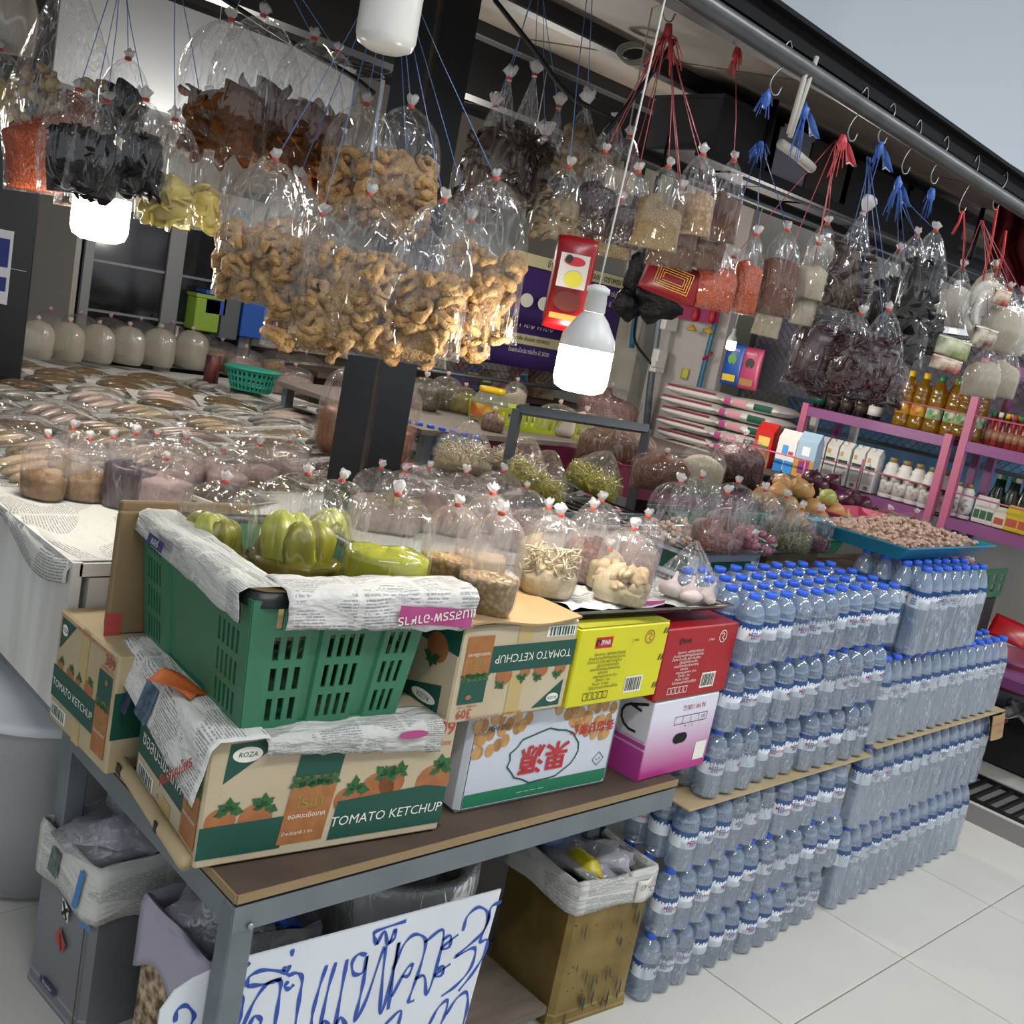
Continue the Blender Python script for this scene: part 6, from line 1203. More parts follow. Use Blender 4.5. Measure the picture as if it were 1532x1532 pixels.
packet('flour_packet', 'white and blue flour packet second from the left', 'packet', 1172, 690, .10, .20, .06, '#cfcac6', 0, [(0, 0, .48, .36, '#1f6fae'), (.52, 0, 1, .36, '#2a7fc0'), (.3, .5, .6, .8, '#3f8ac0'), (.65, .55, .9, .65, '#b03a3a')], z=1.072, x=4.26)
packet('flour_packet', 'pale blue flour packet with purple flower print', 'packet', 1200, 700, .10, .21, .06, '#8fa6b8', 0, [(0, 0, 1, .5, '#b0823a'), (.25, .1, .8, .45, '#7a2f6a'), (.3, .6, .7, .85, '#cfd3d6')], z=1.072, x=4.26)
lg_ = thing('wooden_ledge', 'narrow wooden ledge with thin rail carrying the flour packets', 'ledge', TR(4.22, 2.48, 0)); MB().box((.06, .2, 1.06), (.14, .44, .02)).build('board', wood_top, lg_, smooth=False); MB().tube([(-.02, -.02, 1.16), (-.02, .42, 1.16)], .004, 6).build('guard_rail', pinkpaint, lg_)
for y_ in (.0, .4): MB().box((.06, y_, .525), (.03, .03, 1.05)).build('leg', wood_top, lg_, smooth=False); MB().tube([(-.02, y_, 1.05), (-.02, y_, 1.165)], .004, 6).build('rail_post', pinkpaint, lg_)
for k, px in enumerate((1222, 1242, 1262, 1284, 1305)):
    y = ypx(px, 705); t = thing('coconut_milk_carton', ['first', 'second', 'third', 'fourth', 'fifth'][k] + ' white drink carton from the left on lower shelf', 'carton', TR(SX_ + .04, y + .03, 1.046, -PI / 2 + R.uniform(-.08, .08)))
    MB().cbox((.031, .031, .09), (.062, .062, .18), .002).build('box', wh, t, smooth=False); MB().loft([[(.031 + a * .031, .031 + b * q, z) for a, b in ((-1, -1), (1, -1), (1, 1), (-1, 1))] for z, q in ((.18, .031), (.20, .012), (.212, .004))]).build('gable_top', wh, t, smooth=False)
    MB().lathe([(.011, .19), (.011, .212)], 12, TR(.02, .02, 0)).build('screw_cap', wh, t)
    F = Face((0, -.001, 0), (1, 0, 0), (0, 0, 1), .062, .18, t); F.rect('green_band', .1, .58, .9, .68, gprint, 1); F.rect('print_spot', .15, .78, .4, .9, mat('pp_#c9a15a', '#c9a15a', .5), 1); F.rect('grey_print', .12, .2, .88, .5, mat('pp_#b9b7b2', '#b9b7b2', .6), 1); barcode(F, .3, .04, .45, .12, wprint)
for k, px in enumerate((1326, 1347, 1368, 1389, 1411, 1433, 1450)):
    s = 1 if k < 5 else .82; lathe_item('coconut_milk_bottle', ['first', 'second', 'third', 'fourth', 'fifth', 'sixth smaller', 'seventh smaller'][k] + ' white coconut milk bottle from left on lower shelf', 'bottle', px, 735, 1.046, [('bottle', [(.034 * s, 0), (.037 * s, .005 * s), (.037 * s, .115 * s), (.030 * s, .135 * s), (.033 * s, .145 * s), (.022 * s, .165 * s), (.018 * s, .17 * s)], wh, 18), ('cap', [(.02 * s, .168 * s), (.02 * s, .188 * s), (.018 * s, .19 * s)], gcap, 14), ('label', [(.0375 * s, .02 * s), (.0375 * s, .105 * s)], mat('coco_label', '#3a2a20', .5, noise_=(16, '#d8d4cc', .06)), 18)])
for k, (px, c, w, h) in enumerate([(1466, '#cfcac2', .035, .12), (1476, '#cfcac2', .035, .12), (1486, '#cfcac2', .035, .12), (1502, '#d0cdb8', .05, .09), (1522, '#c9b12a', .06, .11), (1540, '#c9b12a', .06, .11)]):
    packet('small_packet', ['first slim drink carton right of coconut milk', 'second slim drink carton right of coconut milk', 'third slim drink carton right of coconut milk', 'pale small packet beside the slim cartons', 'yellow small packet near the right edge', 'yellow small packet at the picture edge'][k], 'packet', px, 750, w, h, .04, c, 0, [(.1, .2, .9, .6, '#2c5a3a' if k < 3 else '#b04a3a')], dx=.02)
for k, (px, py, c) in enumerate([(1478, 700, '#1d3f2a'), (1500, 705, '#20402c'), (1520, 710, '#1a1a1c'), (1488, 690, '#14161a'), (1510, 695, '#22201e')]):
    lathe_item('dark_bottle', 'dark bottle at the back of the right lower shelf, %s' % ['first', 'second', 'third', 'fourth', 'fifth'][k], 'bottle', px, py, 1.046, [('bottle', [(.028, 0), (.03, .005), (.03, .12), (.015, .16), (.012, .2)], mat('db_%d' % k, c, .2), 14), ('cap', [(.014, .2), (.014, .22)], gc if k % 2 else wh, 10)], dx=.16)
# things standing low at the right edge
gcr = thing('plastic_crate', 'green slatted crate under the right purple shelf', 'crate', TR(4.15, 1.60, .80)); slot_wall('front_wall', gcr, lambda u, v, q: (0, .4 - u * .4, v * .12), [(.06, .94, 6)], [(.2, .45), (.55, .8)], 0, mat('crate_green2', '#1f5a3c', .5), .004); slot_wall('side_wall', gcr, lambda u, v, q: (u * .3, 0, v * .12), [(.06, .94, 4)], [(.2, .45), (.55, .8)], 0, mat('crate_green2', '#1f5a3c', .5), .004)
MB().box((.15, .2, .01), (.3, .4, .01)).build('floor_panel', mat('crate_green2', '#1f5a3c', .5), gcr, smooth=False); MB().box((.15, .2, -.4), (.28, .38, .8)).build('stand', mat('stand_dark', '#1c1a1b', .7), gcr, smooth=False)
for k in range(7): bag('bag_of_dried_food', 'small clear bag of dried food in the low green crate, %s' % ['first', 'second', 'third', 'fourth', 'fifth', 'sixth', 'seventh'][k], TR(4.22 + .07 * (k % 3), 1.66 + .05 * k, .82), .05, .04, .11, .6, ['brown', 'pinkish', 'peanut', 'beige'][k % 4], seed=400.3 + k, film_m=clear, cap_h=.3)
tb2 = thing('plastic_tub', 'pink round tub low behind the tall bottles end', 'tub', TR(4.95, 1.62, .33)); MB().lathe([(.12, 0), (.17, .10), (.19, .14), (.195, .15), (.18, .145), (.12, .01), (.001, .01)], 28, None, True, False).build('tub', mat('tub_dusty', '#a0505f', .45), tb2)
MB().box((.1, -.1, -.20), (.5, 1.0, .24)).build('stand', mat('stand_dark', '#1c1a1b', .7), tb2, smooth=False)
crumple('newspaper_sheet', 'crumpled newspaper on the low stand beside the drain', TR(4.82, 1.45, .26, .3), .30, .26, news2, .04, 13)
trd = thing('red_packet', 'shiny red packet lying at the right edge above the pink tub', 'packet', frame(at(1512, 945, x=4.5), (-.8, -.3, .5), (0, -1, 0))); MB().grid(lambda u, v: ((u - .5) * .16, (v - .5) * .1, .012 * math.sin(PI * u) * math.sin(PI * v)), 8, 6).build('pouch', mat('pk_shiny_red', '#b0161c', .25), trd, solid=.006)

# ---------------------------------------------------------------- behind: rice sacks, pillar, pipes, fence, tarps
sackm = mat('sack_white', '#d3cdc8', .6, bump=(30, .15)); 
sme = MB(); n = 20; sme.loft([[(x * .18 * (1 if abs(x) < 1 else 1), q * .13 * math.cos(a), .0 + q2 * .03 * math.sin(a) + .03) for a in [2 * PI * j / n for j in range(n)]] for x, q, q2 in ((-1, .98, .12), (-.94, 1, .5), (-.8, 1, .9), (-.3, 1, 1.05), (.3, 1, 1.05), (.8, 1, .9), (.94, 1, .5), (1, .98, .12))])
smesh = sme.mesh('sack', sackm)
for k in range(6):
    for c in range(2):
        t = thing('rice_sack', 'white rice sack with pink print, %s from the top in the %s pile' % (['sixth', 'fifth', 'fourth', 'third', 'second', 'first'][k], 'left' if c else 'right'), 'sack', TR(4.55 + .02 * (k % 2), 3.02 + .36 * c, 1.0 + .06 * k, PI / 2 + R.uniform(-.04, .04)), 'rice sacks by the pillar')
        put('sack', smesh, t); F = Face((-.16, .131, .012), (1, 0, 0), (0, 0, 1), .32, .036, t)
        for (a, b, m) in ((.06, .18, pinkp), (.22, .48, mat('print_rose', '#c98a94', .6)), (.62, .95, gprint)) if not c else ((.0, 1., mat('print_maroon', '#8c3040', .6)),):
            MB().grid(lambda u, v: (-(-.16 + .32 * (a + (b - a) * u)), .1305 - .004 * (2 * v - 1) ** 2 + .0015, .014 + .034 * v if not c else .044 + .01 * v), 4, 4).build('printed_panel', m, t)
st_ = thing('sack_stand', 'low wooden stand carrying the rice sacks', 'stand', TR(4.38, 2.84, 0)); MB().box((.25, .36, .49), (.46, .72, .98)).build('stand', mat('stand_brown', '#3a322c', .8), st_, smooth=False)
for k, (px, py, c, c2, lab) in enumerate([(1098, 545, '#1f4fa0', '#d6b52c', 'blue snack packet hanging over the rice sacks'), (1124, 552, '#b8436a', '#a0783c', 'pink snack packet hanging over the rice sacks')]):
    p = at(px, py, x=4.55); t = thing('snack_packet', lab, 'packet', Matrix(((0, 0, -1, p.x), (-1, 0, 0, p.y), (0, 1, 0, p.z), (0, 0, 0, 1))))
    MB().grid(lambda u, v: ((u - .5) * .115, (v - .5) * .21, .018 * (math.sin(PI * u) * math.sin(PI * v)) ** .6), 10, 12).build('pouch', mat('snack_%d' % k, c, .35), t, solid=.01)
    F = Face((-.0575, -.105, .022), (1, 0, 0), (0, 1, 0), .115, .21, t); F.rect('printed_panel', .15, .08, .85, .24, mat('pp_' + c2, c2, .5), 1); F.poly('emblem', [F.ell(.5, .62, .24, .13, 16)], mat('emb_%d' % k, '#6a9a4a' if k == 0 else '#3a3030', .5), 1); F.text('ตราฉัตร' if k == 0 else 'ดอกบัว', .5, .85, .022, wprint, 1)
pil = struct('wall_pillar', MB().box((5.15, 4.42, 1.3), (.24, .24, 2.6)), mat('pillar_white', '#b5b0a6', .7, noise_=(4, '#97917f', .15)))
pl2 = struct('wall_panel', MB().box((5.05, 3.92, 1.25), (.06, .52, 2.5)), mat('panel_white', '#bdb5b2', .6))
def tubeobj(name, label, cat, pts, r, m, n=8):
    t = thing(name, label, cat); MB().tube(spline(pts, 5) if len(pts) > 2 else pts, r, n).build('pipe' if r > .006 else 'wire', m, t); return t
bpipe = mat('pvc_blue', '#2d6f8c', .4)
tp = tubeobj('water_pipe', 'blue plastic water pipe with valve running down the white panel', 'pipe', [at(1072, 475, x=4.98), at(1048, 570, x=4.98), at(1028, 660, x=4.98), at(1040, 690, x=4.98)], .016, bpipe)
MB().blob(at(1050, 590, x=4.97), (.04, .04, .035), 10, 6, .3).build('black_valve', blk, tp); MB().tube([at(1052, 538, x=4.95), at(1066, 528, x=4.95)], .008, 6).build('red_lever', redcord, tp)
tubeobj('water_pipe', 'short blue water pipe on the white pillar', 'pipe', [at(960, 420, y=4.29), at(950, 480, y=4.29), at(945, 520, y=4.29)], .018, bpipe)
tubeobj('grey_conduit', 'grey conduit rail running down between pillar and panel', 'conduit', [at(993, 430, y=4.05), at(975, 560, y=4.05), at(962, 690, y=4.05)], .022, steel)
eb = thing('switch_box', 'white electric switch box on the pillar', 'switch', TR(*at(985, 540, y=4.02))); MB().cbox((0, 0, 0), (.09, .05, .14), .006).cbox((-.02, -.02, -.02), (.1, .03, .04), .004).build('box', wh, eb, smooth=False); MB().cbox((.02, 0, .26), (.12, .05, .15), .006).build('box', wh, eb, smooth=False)
tubeobj('black_cable', 'black cable curving into the switch box', 'cable', [at(952, 470, y=4.28), at(950, 510, y=4.2), at(975, 545, y=4.03)], .008, blk)
nt = thing('sticky_note', 'yellow sticky note on the white panel', 'note', Matrix.Translation(at(1022, 550, x=5.01))); MB().grid(lambda u, v: (-.004 - .004 * v, -u * .05, -v * .065), 3, 3).build('paper', mat('note_yellow', '#c9c552', .7), nt, solid=.001)
# banners
pur = mat('banner_purple', '#41246e', .55, noise_=(3, '#371c60')); cre = mat('banner_cream', '#cfc79a', .6); gold = mat('banner_gold', '#c9a13a', .5)
def banner(label, p0, p1, y, lines, strips):
    a = at(*p0, y=y); b = at(*p1, y=y); w, h = b.x - a.x, a.z - b.z
    t = thing('shop_banner', label, 'banner', TR(a.x, y, b.z)); MB().grid(lambda u, v: (u * w, .01 * math.sin(8 * u), v * h), 14, 4).build('cloth', pur, t, solid=.002)
    F = Face((0, -.012, 0), (1, 0, 0), (0, 0, 1), w, h, t)
    for v0, v1, m in strips: F.rect('printed_strip', 0, v0, 1, v1, m, 1)
    for s, u, v, q, m in lines: F.text(s, u, v, q * h, m, 3, bold=.01)
    return F
F = banner('purple shop banner with cream strip and white Thai lettering', (770, 372), (965, 520), 4.5, [('จำหน่าย ขายส่ง ส่งออก ตราพญานาค', .5, .90, .13, kprint), ('ยอดขายอันดับหนึ่งในออนไลน์มาร์เก็ต', .5, .70, .10, wprint), ('ชนะเลิศเครื่องปรุงที่ดีที่สุดในโลก ปี 2020', .5, .54, .10, wprint), ('MP', .62, .3, .13, wprint)], [(.82, .99, cre)])
F.poly('white_badge', [F.ell(.12 + .11 * k, .34, .04, .10, 16) for k in range(3)], wprint, 2)
banner('lower purple banner with big white Thai lettering', (735, 455), (845, 560), 4.70, [('ขายส่ง ค้าส่ง', .5, .78, .2, wprint), ('ขายส่ง ส่งออก ตราพญา', .5, .52, .1, kprint), ('ในออนไลน์มาร์เก็ต ปี 2020', .5, .3, .1, wprint)], [(.42, .60, cre)])
# wire fence panels
fwm = mat('fence_wire', '#6f7278', .4, .6)
def fence(label, P, nu, nv):
    t = thing('wire_fence', label, 'fence'); mb = MB()
    for k in range(-nv, nu):
        for s in (1, -1):
            a = [(k, 0), (k + nv, nv)] if s > 0 else [(k + nv, 0), (k, nv)]
            (x0, y0), (x1, y1) = a
            pts = [(x0 + (x1 - x0) * q / nv, y0 + (y1 - y0) * q / nv) for q in range(nv + 1)]
            pts = [p for p in pts if 0 <= p[0] <= nu]
            if len(pts) > 1: mb.tube([P(p[0] / nu, p[1] / nv) for p in (pts[0], pts[-1])], .0022, 4)
    o = mb.build('wire_mesh', fwm, t); o['kind'] = 'stuff'
    MB().tube([P(0, 0), P(1, 0)], .012, 6).build('bottom_bar', fwm, t); MB().tube([P(0, 1), P(1, 1)], .012, 6).build('top_bar', fwm, t)
    for u in (0, 1): MB().tube([(P(u, 0)[0], P(u, 0)[1], 0), P(u, 1)], .016, 6).build('post', fwm, t)
fence('diamond wire fence beside the rice sacks with light behind', lambda u, v: (5.35, 3.7 - 2.9 * u, 1.25 + .62 * v), 60, 13)
fence('diamond wire fence under the purple banners', lambda u, v: (3.6 + 1.6 * u, 4.72, 1.15 + .7 * v), 34, 15)
tarp = mat('tarp_blue', '#3f8fd0', .5, noise_=(2.5, '#9cc4e6', .3), emit=0); grey_sheet = mat('sheet_lilac', '#7a7484', .7)
t = thing('lilac_sheet', 'lilac grey sheet panel behind the wire fence', 'panel', TR(5.42, 2.2, 1.40)); MB().box((0, 0, .22), (.01, 3.0, .44)).build('sheet', grey_sheet, t, smooth=False)
t = thing('blue_tarpaulin', 'bright blue tarpaulin outdoors beyond the wire fence', 'tarpaulin', TR(7.6, 2.6, 0)); MB().grid(lambda u, v: (.06 * math.sin(9 * u), -2.2 + 4.4 * u, .82 + .75 * v), 24, 4).build('sheet', tarp, t, solid=.004)
t = thing('slotted_angle_frame', 'white slotted angle frame behind the packets', 'frame', TR(5.0, 0, 0))
for y0 in (2.96, 2.72): MB().box((0, y0, 1.2), (.03, .035, .5)).build('upright', wh, t, smooth=False)
MB().box((0, 2.84, 1.44), (.03, .28, .03)).build('crossbar', wh, t, smooth=False)
# dark racks and boxes above
t = thing('overhead_rack', 'dark overhead rack behind the hanging bags', 'rack', TR(3.6, 1.98, 2.085)); 
for y in (0, .28): MB().box((.6, y, 0), (3.6, .03, .03)).build('beam', blk, t, smooth=False)
for z in (.06, .11): MB().tube([(-1, -.02, z - .14), (2.2, -.02, z - .14)], .005, 6).build('rail', steel, t)
for x in (-.9, .6, 2.1): MB().tube([(x, .0, .0), (x, .0, .22)], .01, 6).build('hanger', blk, t)
for k, (px, py, w, h, c, lab) in enumerate([(1180, 245, .22, .18, '#8f8f9a', 'grey white storage box on the overhead rack'), (1250, 235, .26, .28, '#3a322c', 'tall brown carton on the overhead rack'), (1320, 265, .45, .2, '#20222c', 'dark navy box on the overhead rack'), (1410, 290, .5, .16, '#26282f', 'long dark box at right of overhead rack'), (1120, 215, .3, .2, '#2f2e34', 'dark crate at left of overhead rack')]):
    p = at(px, py, y=1.98); h = min(h, .15); t = carton('storage_box', lab, w, .26, h, TR(p.x - w / 2, 1.985, 2.101), mat('stor_%d' % k, c, .6, noise_=(6, '#1a1a1e', .5) if k > 1 else None), .004)
    MB().box((w / 2, .13, h), (w + .01, .27, .012)).build('lid', mat('stor_%d' % k, c, .6), t, smooth=False)
# white doubled cord and hook off the pipe
t = thing('rope_loop', 'doubled white cord tied round the pipe', 'rope'); 
for a, b in (((1222, 85), (1182, 205)), ((1205, 110), (1180, 200))): MB().tube([at(*a, y=1.44), at((a[0] + b[0]) / 2, (a[1] + b[1]) / 2, y=1.44), at(*b, y=1.44)], .006, 6).build('strand', mat('cord_offwhite', '#a9a59c', .7), t)
MB().tube([at(1168, 215, y=1.5), at(1190, 230, y=1.5), at(1215, 252, y=1.5)], .012, 8).build('handle', mat('cord_offwhite', '#a9a59c', .7), t)
tubeobj('white_string', 'thin white string tied in a bow beside the grain bags', 'string', [at(978, 0, d=2.4), at(955, 120, d=2.4), at(940, 200, d=2.4)], .002, mat('cord_offwhite', '#a9a59c', .7), 5)
for k, (pts, lab) in enumerate([([(740, 0), (800, 75), (850, 140), (920, 180)], 'black cable sagging across the stall beside the column'), ([(330, -5), (430, 60), (520, 110), (560, 140)], 'rusty chain cable crossing behind the brown pork skin'), ([(905, 200), (960, 130), (1010, 60)], 'black cable rising towards the pipe')]):
    tubeobj('loose_cable', lab, 'cable', [at(*p, d=2.35) for p in pts], .006, blk)
t = thing('coiled_cable', 'pale coiled cable looped under the roof panel', 'cable')
for k in range(3): MB().tube([at(945 + 22 * math.cos(a) + 3 * k, 78 + 14 * math.sin(a) + 3 * k, d=2.8) for a in [i * .42 for i in range(16)]], .004, 5).build('loop', mat('cord_offwhite', '#a9a59c', .7), t)
# wall fans under the roof
olive = mat('fan_olive', '#5b5d43', .5)
for k, (px, py) in enumerate(((712, 100), (545, 60))):
    t = thing('wall_fan', ['olive wall fan right of the black column', 'olive wall fan left of the black column'][k], 'fan', Matrix.Translation(at(px, py, d=4.2)))
    MB().lathe([(.07, 0), (.075, .01), (.075, .09), (.06, .13), (.03, .15), (.001, .152)], 20).build('motor_housing', olive, t)
    for r, z in ((.10, -.01), (.12, -.03), (.13, -.06), (.125, -.09), (.10, -.12)): MB().tube([(r * math.cos(a), r * math.sin(a), z) for a in [i * PI / 12 for i in range(25)]], .004, 4).build('cage_ring', blk, t)
    for i in range(3): MB().grid(lambda u, v: ((.02 + .09 * u) * math.cos(i * 2.1 + .6 * v), (.02 + .09 * u) * math.sin(i * 2.1 + .6 * v), -.06 + .02 * v), 4, 4).build('blade', mat('fan_blade', '#3a3c30', .5), t, solid=.003)
    MB().tube([(0, 0, .15), (0, 0, .62)], .012, 6).build('stem', blk, t)
# hanging packets near the centre
def hpack(name, label, px, py, w, h, d, m, roll=0):
    p = at(px, py, d=d); t = thing(name, label, 'packet', Matrix.Translation(p) @ Matrix(((.72, .0, -.69, 0), (-.69, 0, -.72, 0), (0, 1, 0, 0), (0, 0, 0, 1))) @ Matrix.Rotation(roll, 4, 'Z'))
    MB().grid(lambda u, v: ((u - .5) * w * (1 - .06 * math.sin(PI * v)), (v - .5) * h, .022 * (max(0, math.sin(PI * u)) * max(0, math.sin(PI * v))) ** .5), 14, 16).build('pouch', m, t, solid=.012)
    return t, Face((-w / 2, -h / 2, .029), (1, 0, 0), (0, 1, 0), w, h, t)
t, F = hpack('snack_packet', 'long red snack packet hanging before the purple banner', 853, 425, .075, .175, 2.05, mat('snack_red', '#8a0f18', .3))
F.rect('white_panel', .12, .45, .88, .82, mat('snack_white', '#c9bfb6', .4), 1); F.poly('round_badge', [F.ell(.55, .55, .24, .09, 18)], mat('badge_yellow', '#cfc23a', .5), 2); F.poly('food_print', [F.ell(.5, .30, .36, .11, 18)], mat('snack_brown', '#5a2318', .4), 2); F.rect('gold_band', .1, .1, .9, .16, mat('snack_gold', '#b8863a', .4), 2); F.poly('logo_oval', [F.ell(.5, .74, .28, .05, 16)], redc, 2); F.poly('logo_spot', [F.ell(.35, .76, .1, .045, 12)], kprint, 3)
t, F = hpack('gift_packet', 'dark red packet with gold maze print under the brown powder', 1005, 420, .14, .075, 2.45, mat('packet_darkred', '#7c1018', .35), -.18)
F.lines('gold_maze', [[(.2 + .04 * k, .2 + .07 * k), (.8 - .04 * k, .2 + .07 * k), (.8 - .04 * k, .85 - .07 * k), (.2 + .04 * k, .85 - .07 * k), (.2 + .04 * k, .26 + .07 * k)] for k in range(4)], .0008, gold, 1)
blkbag = mat('bag_black', '#0b0b0d', .5, bump=(40, 1.0), spec=.3)
for k, (px, py, w, h, lab) in enumerate([(955, 405, .07, .12, 'black patterned plastic bag beside the dark red packet'), (985, 455, .14, .09, 'black plastic bag sagging over the white pillar'), (940, 455, .08, .08, 'small black plastic bag on the pillar')]):
    p = at(px, py, d=2.75); t = thing('black_plastic_bag', lab, 'bag', Matrix.Translation(p)); MB().blob((0, 0, 0), (w / 2, w / 3, h / 2), 16, 12, .6, k).build('crumpled_bag', blkbag, t)
    MB().tube([(0, 0, h * .3), (.01, 0, h * .4 + .3)], .004, 5).build('handle', blkbag, t)
t = thing('pink_board', 'magenta plastic board behind the orange shrimp', 'board', TR(*at(1045, 465, x=4.95))); MB().box((0, 0, 0), (.01, .3, .12)).build('panel', mat('board_magenta', '#9a2f5c', .5), t, smooth=False)
for k, (px, py) in enumerate([(1037, 485), (1062, 488)]):
    t = thing('red_ornament', ['first', 'second'][k] + ' red and gold hanging charm on the magenta board', 'ornament', Matrix.Translation(at(px, py, x=4.925))); MB().lathe([(.003, .10), (.018, .08), (.02, .04), (.012, .02), (.003, .015)], 10).build('red_bead', redc, t); MB().lathe([(.003, 0), (.03, -.03), (.028, -.04), (.003, -.035)], 10).build('gold_bell', gold, t)

# ---------------------------------------------------------------- back rack with jars and baskets
rk = thing('steel_rack', 'grey steel rack with rail behind the shredded noodles', 'rack', TR(2.55, 3.05, 0)); ZR = 1.06
MB().box((.85, .55, ZR - .01), (1.9, 1.1, .02)).build('rack_top', mat('rack_board', '#6a6058', .7), rk, smooth=False)
for x in (-.05, 1.75):
    for y in (.03, 1.05): MB().box((x, y, (ZR + .9) / 2 - .01), (.04, .04, ZR - .92)).build('leg', steel, rk, smooth=False)
ga, gb_ = at(775, 612, d=3.75), at(968, 642, d=4.0)
gr_ = thing('tube_stand', 'grey square tube frame standing over the rose tub', 'frame'); dks = mat('steel_dark', '#4b5054', .45, .4); MB().tube([ga, gb_], .022, 4).build('top_bar', dks, gr_, smooth=False); MB().tube([ga, V((ga.x, ga.y, .902))], .022, 4).build('leg', dks, gr_, smooth=False); MB().tube([gb_, V((gb_.x, gb_.y, .0))], .022, 4).build('leg', dks, gr_, smooth=False)
jm = film('jar_plastic', '#e8e8e4', .3, .06, .4, '#d8d6cc', .1, 20, .1)
def rp(px, py, z=ZR): return at(px, py, z=z)
p = rp(728, 632); sJ = dist(p) / FPX; t = thing('plastic_jar', 'big clear jar with yellow lid on the steel rack', 'jar', Matrix.Translation(p))
MB().lathe([(24 * sJ, 0), (27 * sJ, .01), (28 * sJ, 30 * sJ), (20 * sJ, 44 * sJ), (18 * sJ, 46 * sJ)], 24).build('jar', jm, t); MB().lathe([(20 * sJ, 45 * sJ), (20 * sJ, 52 * sJ), (19 * sJ, 53 * sJ)], 24).build('lid', yc, t); MB().lathe([(28.3 * sJ, 8 * sJ), (28.6 * sJ, 28 * sJ)], 24, None, False, False).build('label', mat('jar_label', '#d0b52a', .5, noise_=(12, '#a0562a', .08)), t)
t = thing('plastic_basket', 'lime green basket on the steel rack', 'basket', TR(*rp(745, 640), -.3)); slot_wall('front_wall', t, lambda u, v, q: (u * .5 - .05, 0 - .02 * v, v * .09), [(.04, .96, 16)], [(.2, .8)], 0, mat('basket_lime', '#9cab2a', .4), .003); slot_wall('rear_wall', t, lambda u, v, q: (u * .5 - .05, .22 + .02 * v, v * .09), [(.04, .96, 16)], [(.2, .8)], 0, mat('basket_lime', '#9cab2a', .4), .003)
MB().box((.2, .11, .004), (.5, .22, .006)).build('basket_floor', mat('basket_lime', '#9cab2a', .4), t, smooth=False)
gpk = mat('pickle_bag', '#5a5f2e', .35, noise_=(9, '#8a8f5a', .15))
for k, (px, py, w, h, kd_, lab) in enumerate([(630, 612, 52, 48, 'herb', 'first bag of green pickled vegetables on the rack end'), (662, 612, 48, 50, 'herb', 'second bag of green pickled vegetables on the rack end'), (690, 618, 44, 40, 'brine', 'third bag of green pickled vegetables on the rack end'), (765, 622, 36, 52, 'beige', 'clear bag beside the yellow lidded jar'), (830, 650, 60, 46, 'white', 'white plastic bag behind the grey frame'), (870, 655, 50, 40, 'white', 'second white plastic bag behind the grey frame'), (905, 640, 95, 62, 'onionred', 'big clear bag of purple onions under the glowing bulb'), (735, 645, 36, 30, 'rust', 'small bag of brown dried food in front of the jar')]):
    p = rp(px, py, ZR + .001); s = dist(p) / FPX; bag('bag_of_pickles', lab, TR(p.x, p.y, p.z, -.78), w * s / 2, w * s * .35, h * s, .6, kd_, seed=420.2 + k, film_m=milky if k != 6 else clear, cap_h=.3)
for k in range(7):
    p = at(606 + 17 * k, 655 + 4 * k, z=1.0); o = put('water_bottle', small['body'], None, TR(p.x, p.y, .905 + .0, k)); tag(o, 'small water bottle standing behind the trays right of the column, %s' % ['first', 'second', 'third', 'fourth', 'fifth', 'sixth', 'seventh'][k], 'bottle', 'water bottles behind the meat trays'); put('cap', small['cap'], o); put('label', small['label'], o)
for k, (px, py, w, h, c, lab) in enumerate([(745, 560, .16, .14, '#b5a9a2', 'white and red box behind wire fence'), (775, 560, .1, .2, '#c9c6c0', 'white spray bottle shape behind wire fence'), (812, 565, .2, .22, '#b3a27a', 'cream carton behind wire fence'), (700, 560, .14, .16, '#3f5a8a', 'blue packet row behind wire fence'), (720, 575, .1, .12, '#4a7a3a', 'green packet behind wire fence')]):
    p = at(px, py, y=5.1); t = carton('packed_box', lab, w, .12, h, TR(p.x - w / 2, 5.05, 1.037), mat('pb_%d' % k, c, .6, noise_=(9, '#7a4a42', .1)), .004); F = boxfaces(t, w, .12, h)['front']; F.rect('printed_panel', .15, .5, .85, .7, redc if k == 0 else mat('pp_x%d' % k, ['#a03030', '#3a6ea0', '#7a6a40', '#c0b040', '#d0d0a0'][k], .5), 1)
t = thing('back_bench', 'long bench behind the wire fence carrying boxes', 'bench', TR(3.4, 5.0, 0)); MB().box((.9, .15, 1.02), (2.2, .36, .03)).build('bench_top', wood_top, t, smooth=False)
for x in (0, 1.8): MB().box((x, .15, .5), (.05, .3, 1.0)).build('leg', wood_top, t, smooth=False)
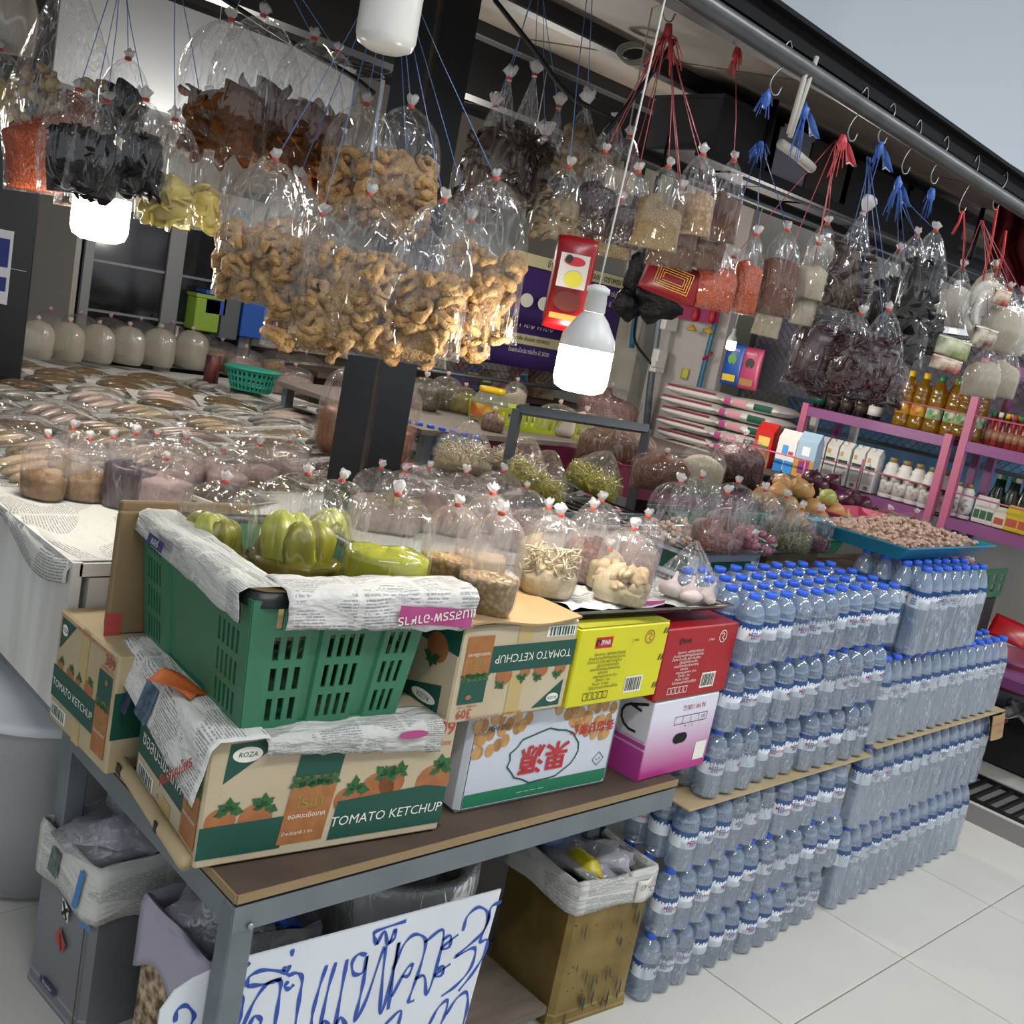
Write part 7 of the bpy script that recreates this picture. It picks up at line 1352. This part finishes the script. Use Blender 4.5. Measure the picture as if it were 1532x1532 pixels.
# ---------------------------------------------------------------- fridge and far left
fr = thing('glass_door_fridge', 'white two-door glass fridge against the back wall', 'fridge', TR(2.28, 6.1, 0)); frw = mat('fridge_white', '#a29c94', .4); frd = mat('fridge_inside', '#1e2226', .5); fg = mat('fridge_frame', '#7f8082', .35)
MB().box((.52, .35, .90), (1.08, .66, 1.80)).build('cabinet', frd, fr, smooth=False); MB().box((.52, .33, 1.83), (1.1, .70, .2)).build('header', frw, fr, smooth=False)
[MB().box((x, .33, .9), (.03, .7, 1.8)).build('side_panel', frw, fr, smooth=False) for x in (-.035, 1.075)]
for k in range(2):
    x0 = .0 + .53 * k; d = MB().box((x0 + .26, -.02, .95), (.5, .01, 1.5)).build('door_glass', mat('fridge_glass', '#15191d', .08, spec=.6), fr, smooth=False)
    fm_ = MB().box((x0 + .02, -.03, .95), (.05, .03, 1.6)).box((x0 + .50, -.03, .95), (.05, .03, 1.6)).box((x0 + .26, -.03, 1.73), (.5, .03, .05)).box((x0 + .26, -.03, .17), (.5, .03, .05)).build('door_frame', fg, fr, smooth=False)
    for z in (.55, .85, 1.12, 1.4): MB().box((x0 + .26, -.028, z), (.42, .006, .014)).build('shelf_edge', fg, fr, smooth=False)
    MB().tube([(x0 + (.47 if k == 0 else .05), -.06, .95), (x0 + (.47 if k == 0 else .05), -.06, 1.1)], .01, 6).build('handle', wh, fr)
put('lettering', text_mesh('SANDEN', lblue, .06), fr, TR(.85, -.022, 1.83, 0, PI / 2))
t = thing('cabinet_panel', 'plain white cabinet beside the glass door fridge', 'cabinet', TR(3.42, 6.2, 0)); MB().box((.12, .3, 1.0), (.2, .6, 2.0)).build('body', mat('cab_white', '#b9b6b0', .5), t, smooth=False); MB().box((.12, -.004, 1.0), (.18, .008, 1.9)).build('door', mat('cab_white2', '#c2bfb9', .5), t, smooth=False)
for k, (px, py, w, h, c, lab) in enumerate([(305, 470, .16, .2, '#8fae3a', 'lime green box right of the white cabinet'), (318, 455, .14, .12, '#2f55b0', 'blue bag behind the lime green box'), (340, 470, .12, .3, '#5f6266', 'grey bin behind the fish counter'), (385, 470, .25, .3, '#2a5fb8', 'blue tarpaulin bundle behind pork rind bags')]):
    p = at(px, py, y=6.0); t = carton('storage_box', lab, w, .2, h, TR(p.x - w / 2, 5.95, p.z - h / 2), mat('far_%d' % k, c, .5), .006); MB().box((w / 2, .1, h + .01), (w + .02, .22, .02)).build('lid', mat('far_%d' % k, c, .5), t, smooth=False)
t = thing('back_bench', 'bench behind fish counter carrying coloured boxes', 'bench', TR(3.5, 5.9, 0)); MB().box((.7, .15, 1.02), (1.5, .36, .03)).build('bench_top', wood_top, t, smooth=False)
for x in (.1, 1.3): MB().box((x, .15, .5), (.05, .3, 1.0)).build('leg', wood_top, t, smooth=False)
# pale ceiling beam at the upper left and light strip
t = thing('white_duct', 'white box duct under the roof behind the left hanging bags', 'duct', TR(1.6, 4.6, 2.18)); MB().box((.4, 0, .1), (1.5, .5, .42)).build('duct', mat('duct_white', '#8f9195', .6), t, smooth=False)
for x in (-.5, 1.3): MB().box((x, -.252, .1), (.02, .004, .42)).build('joint_strip', mat('duct_joint', '#8a8b8e', .6), t, smooth=False)
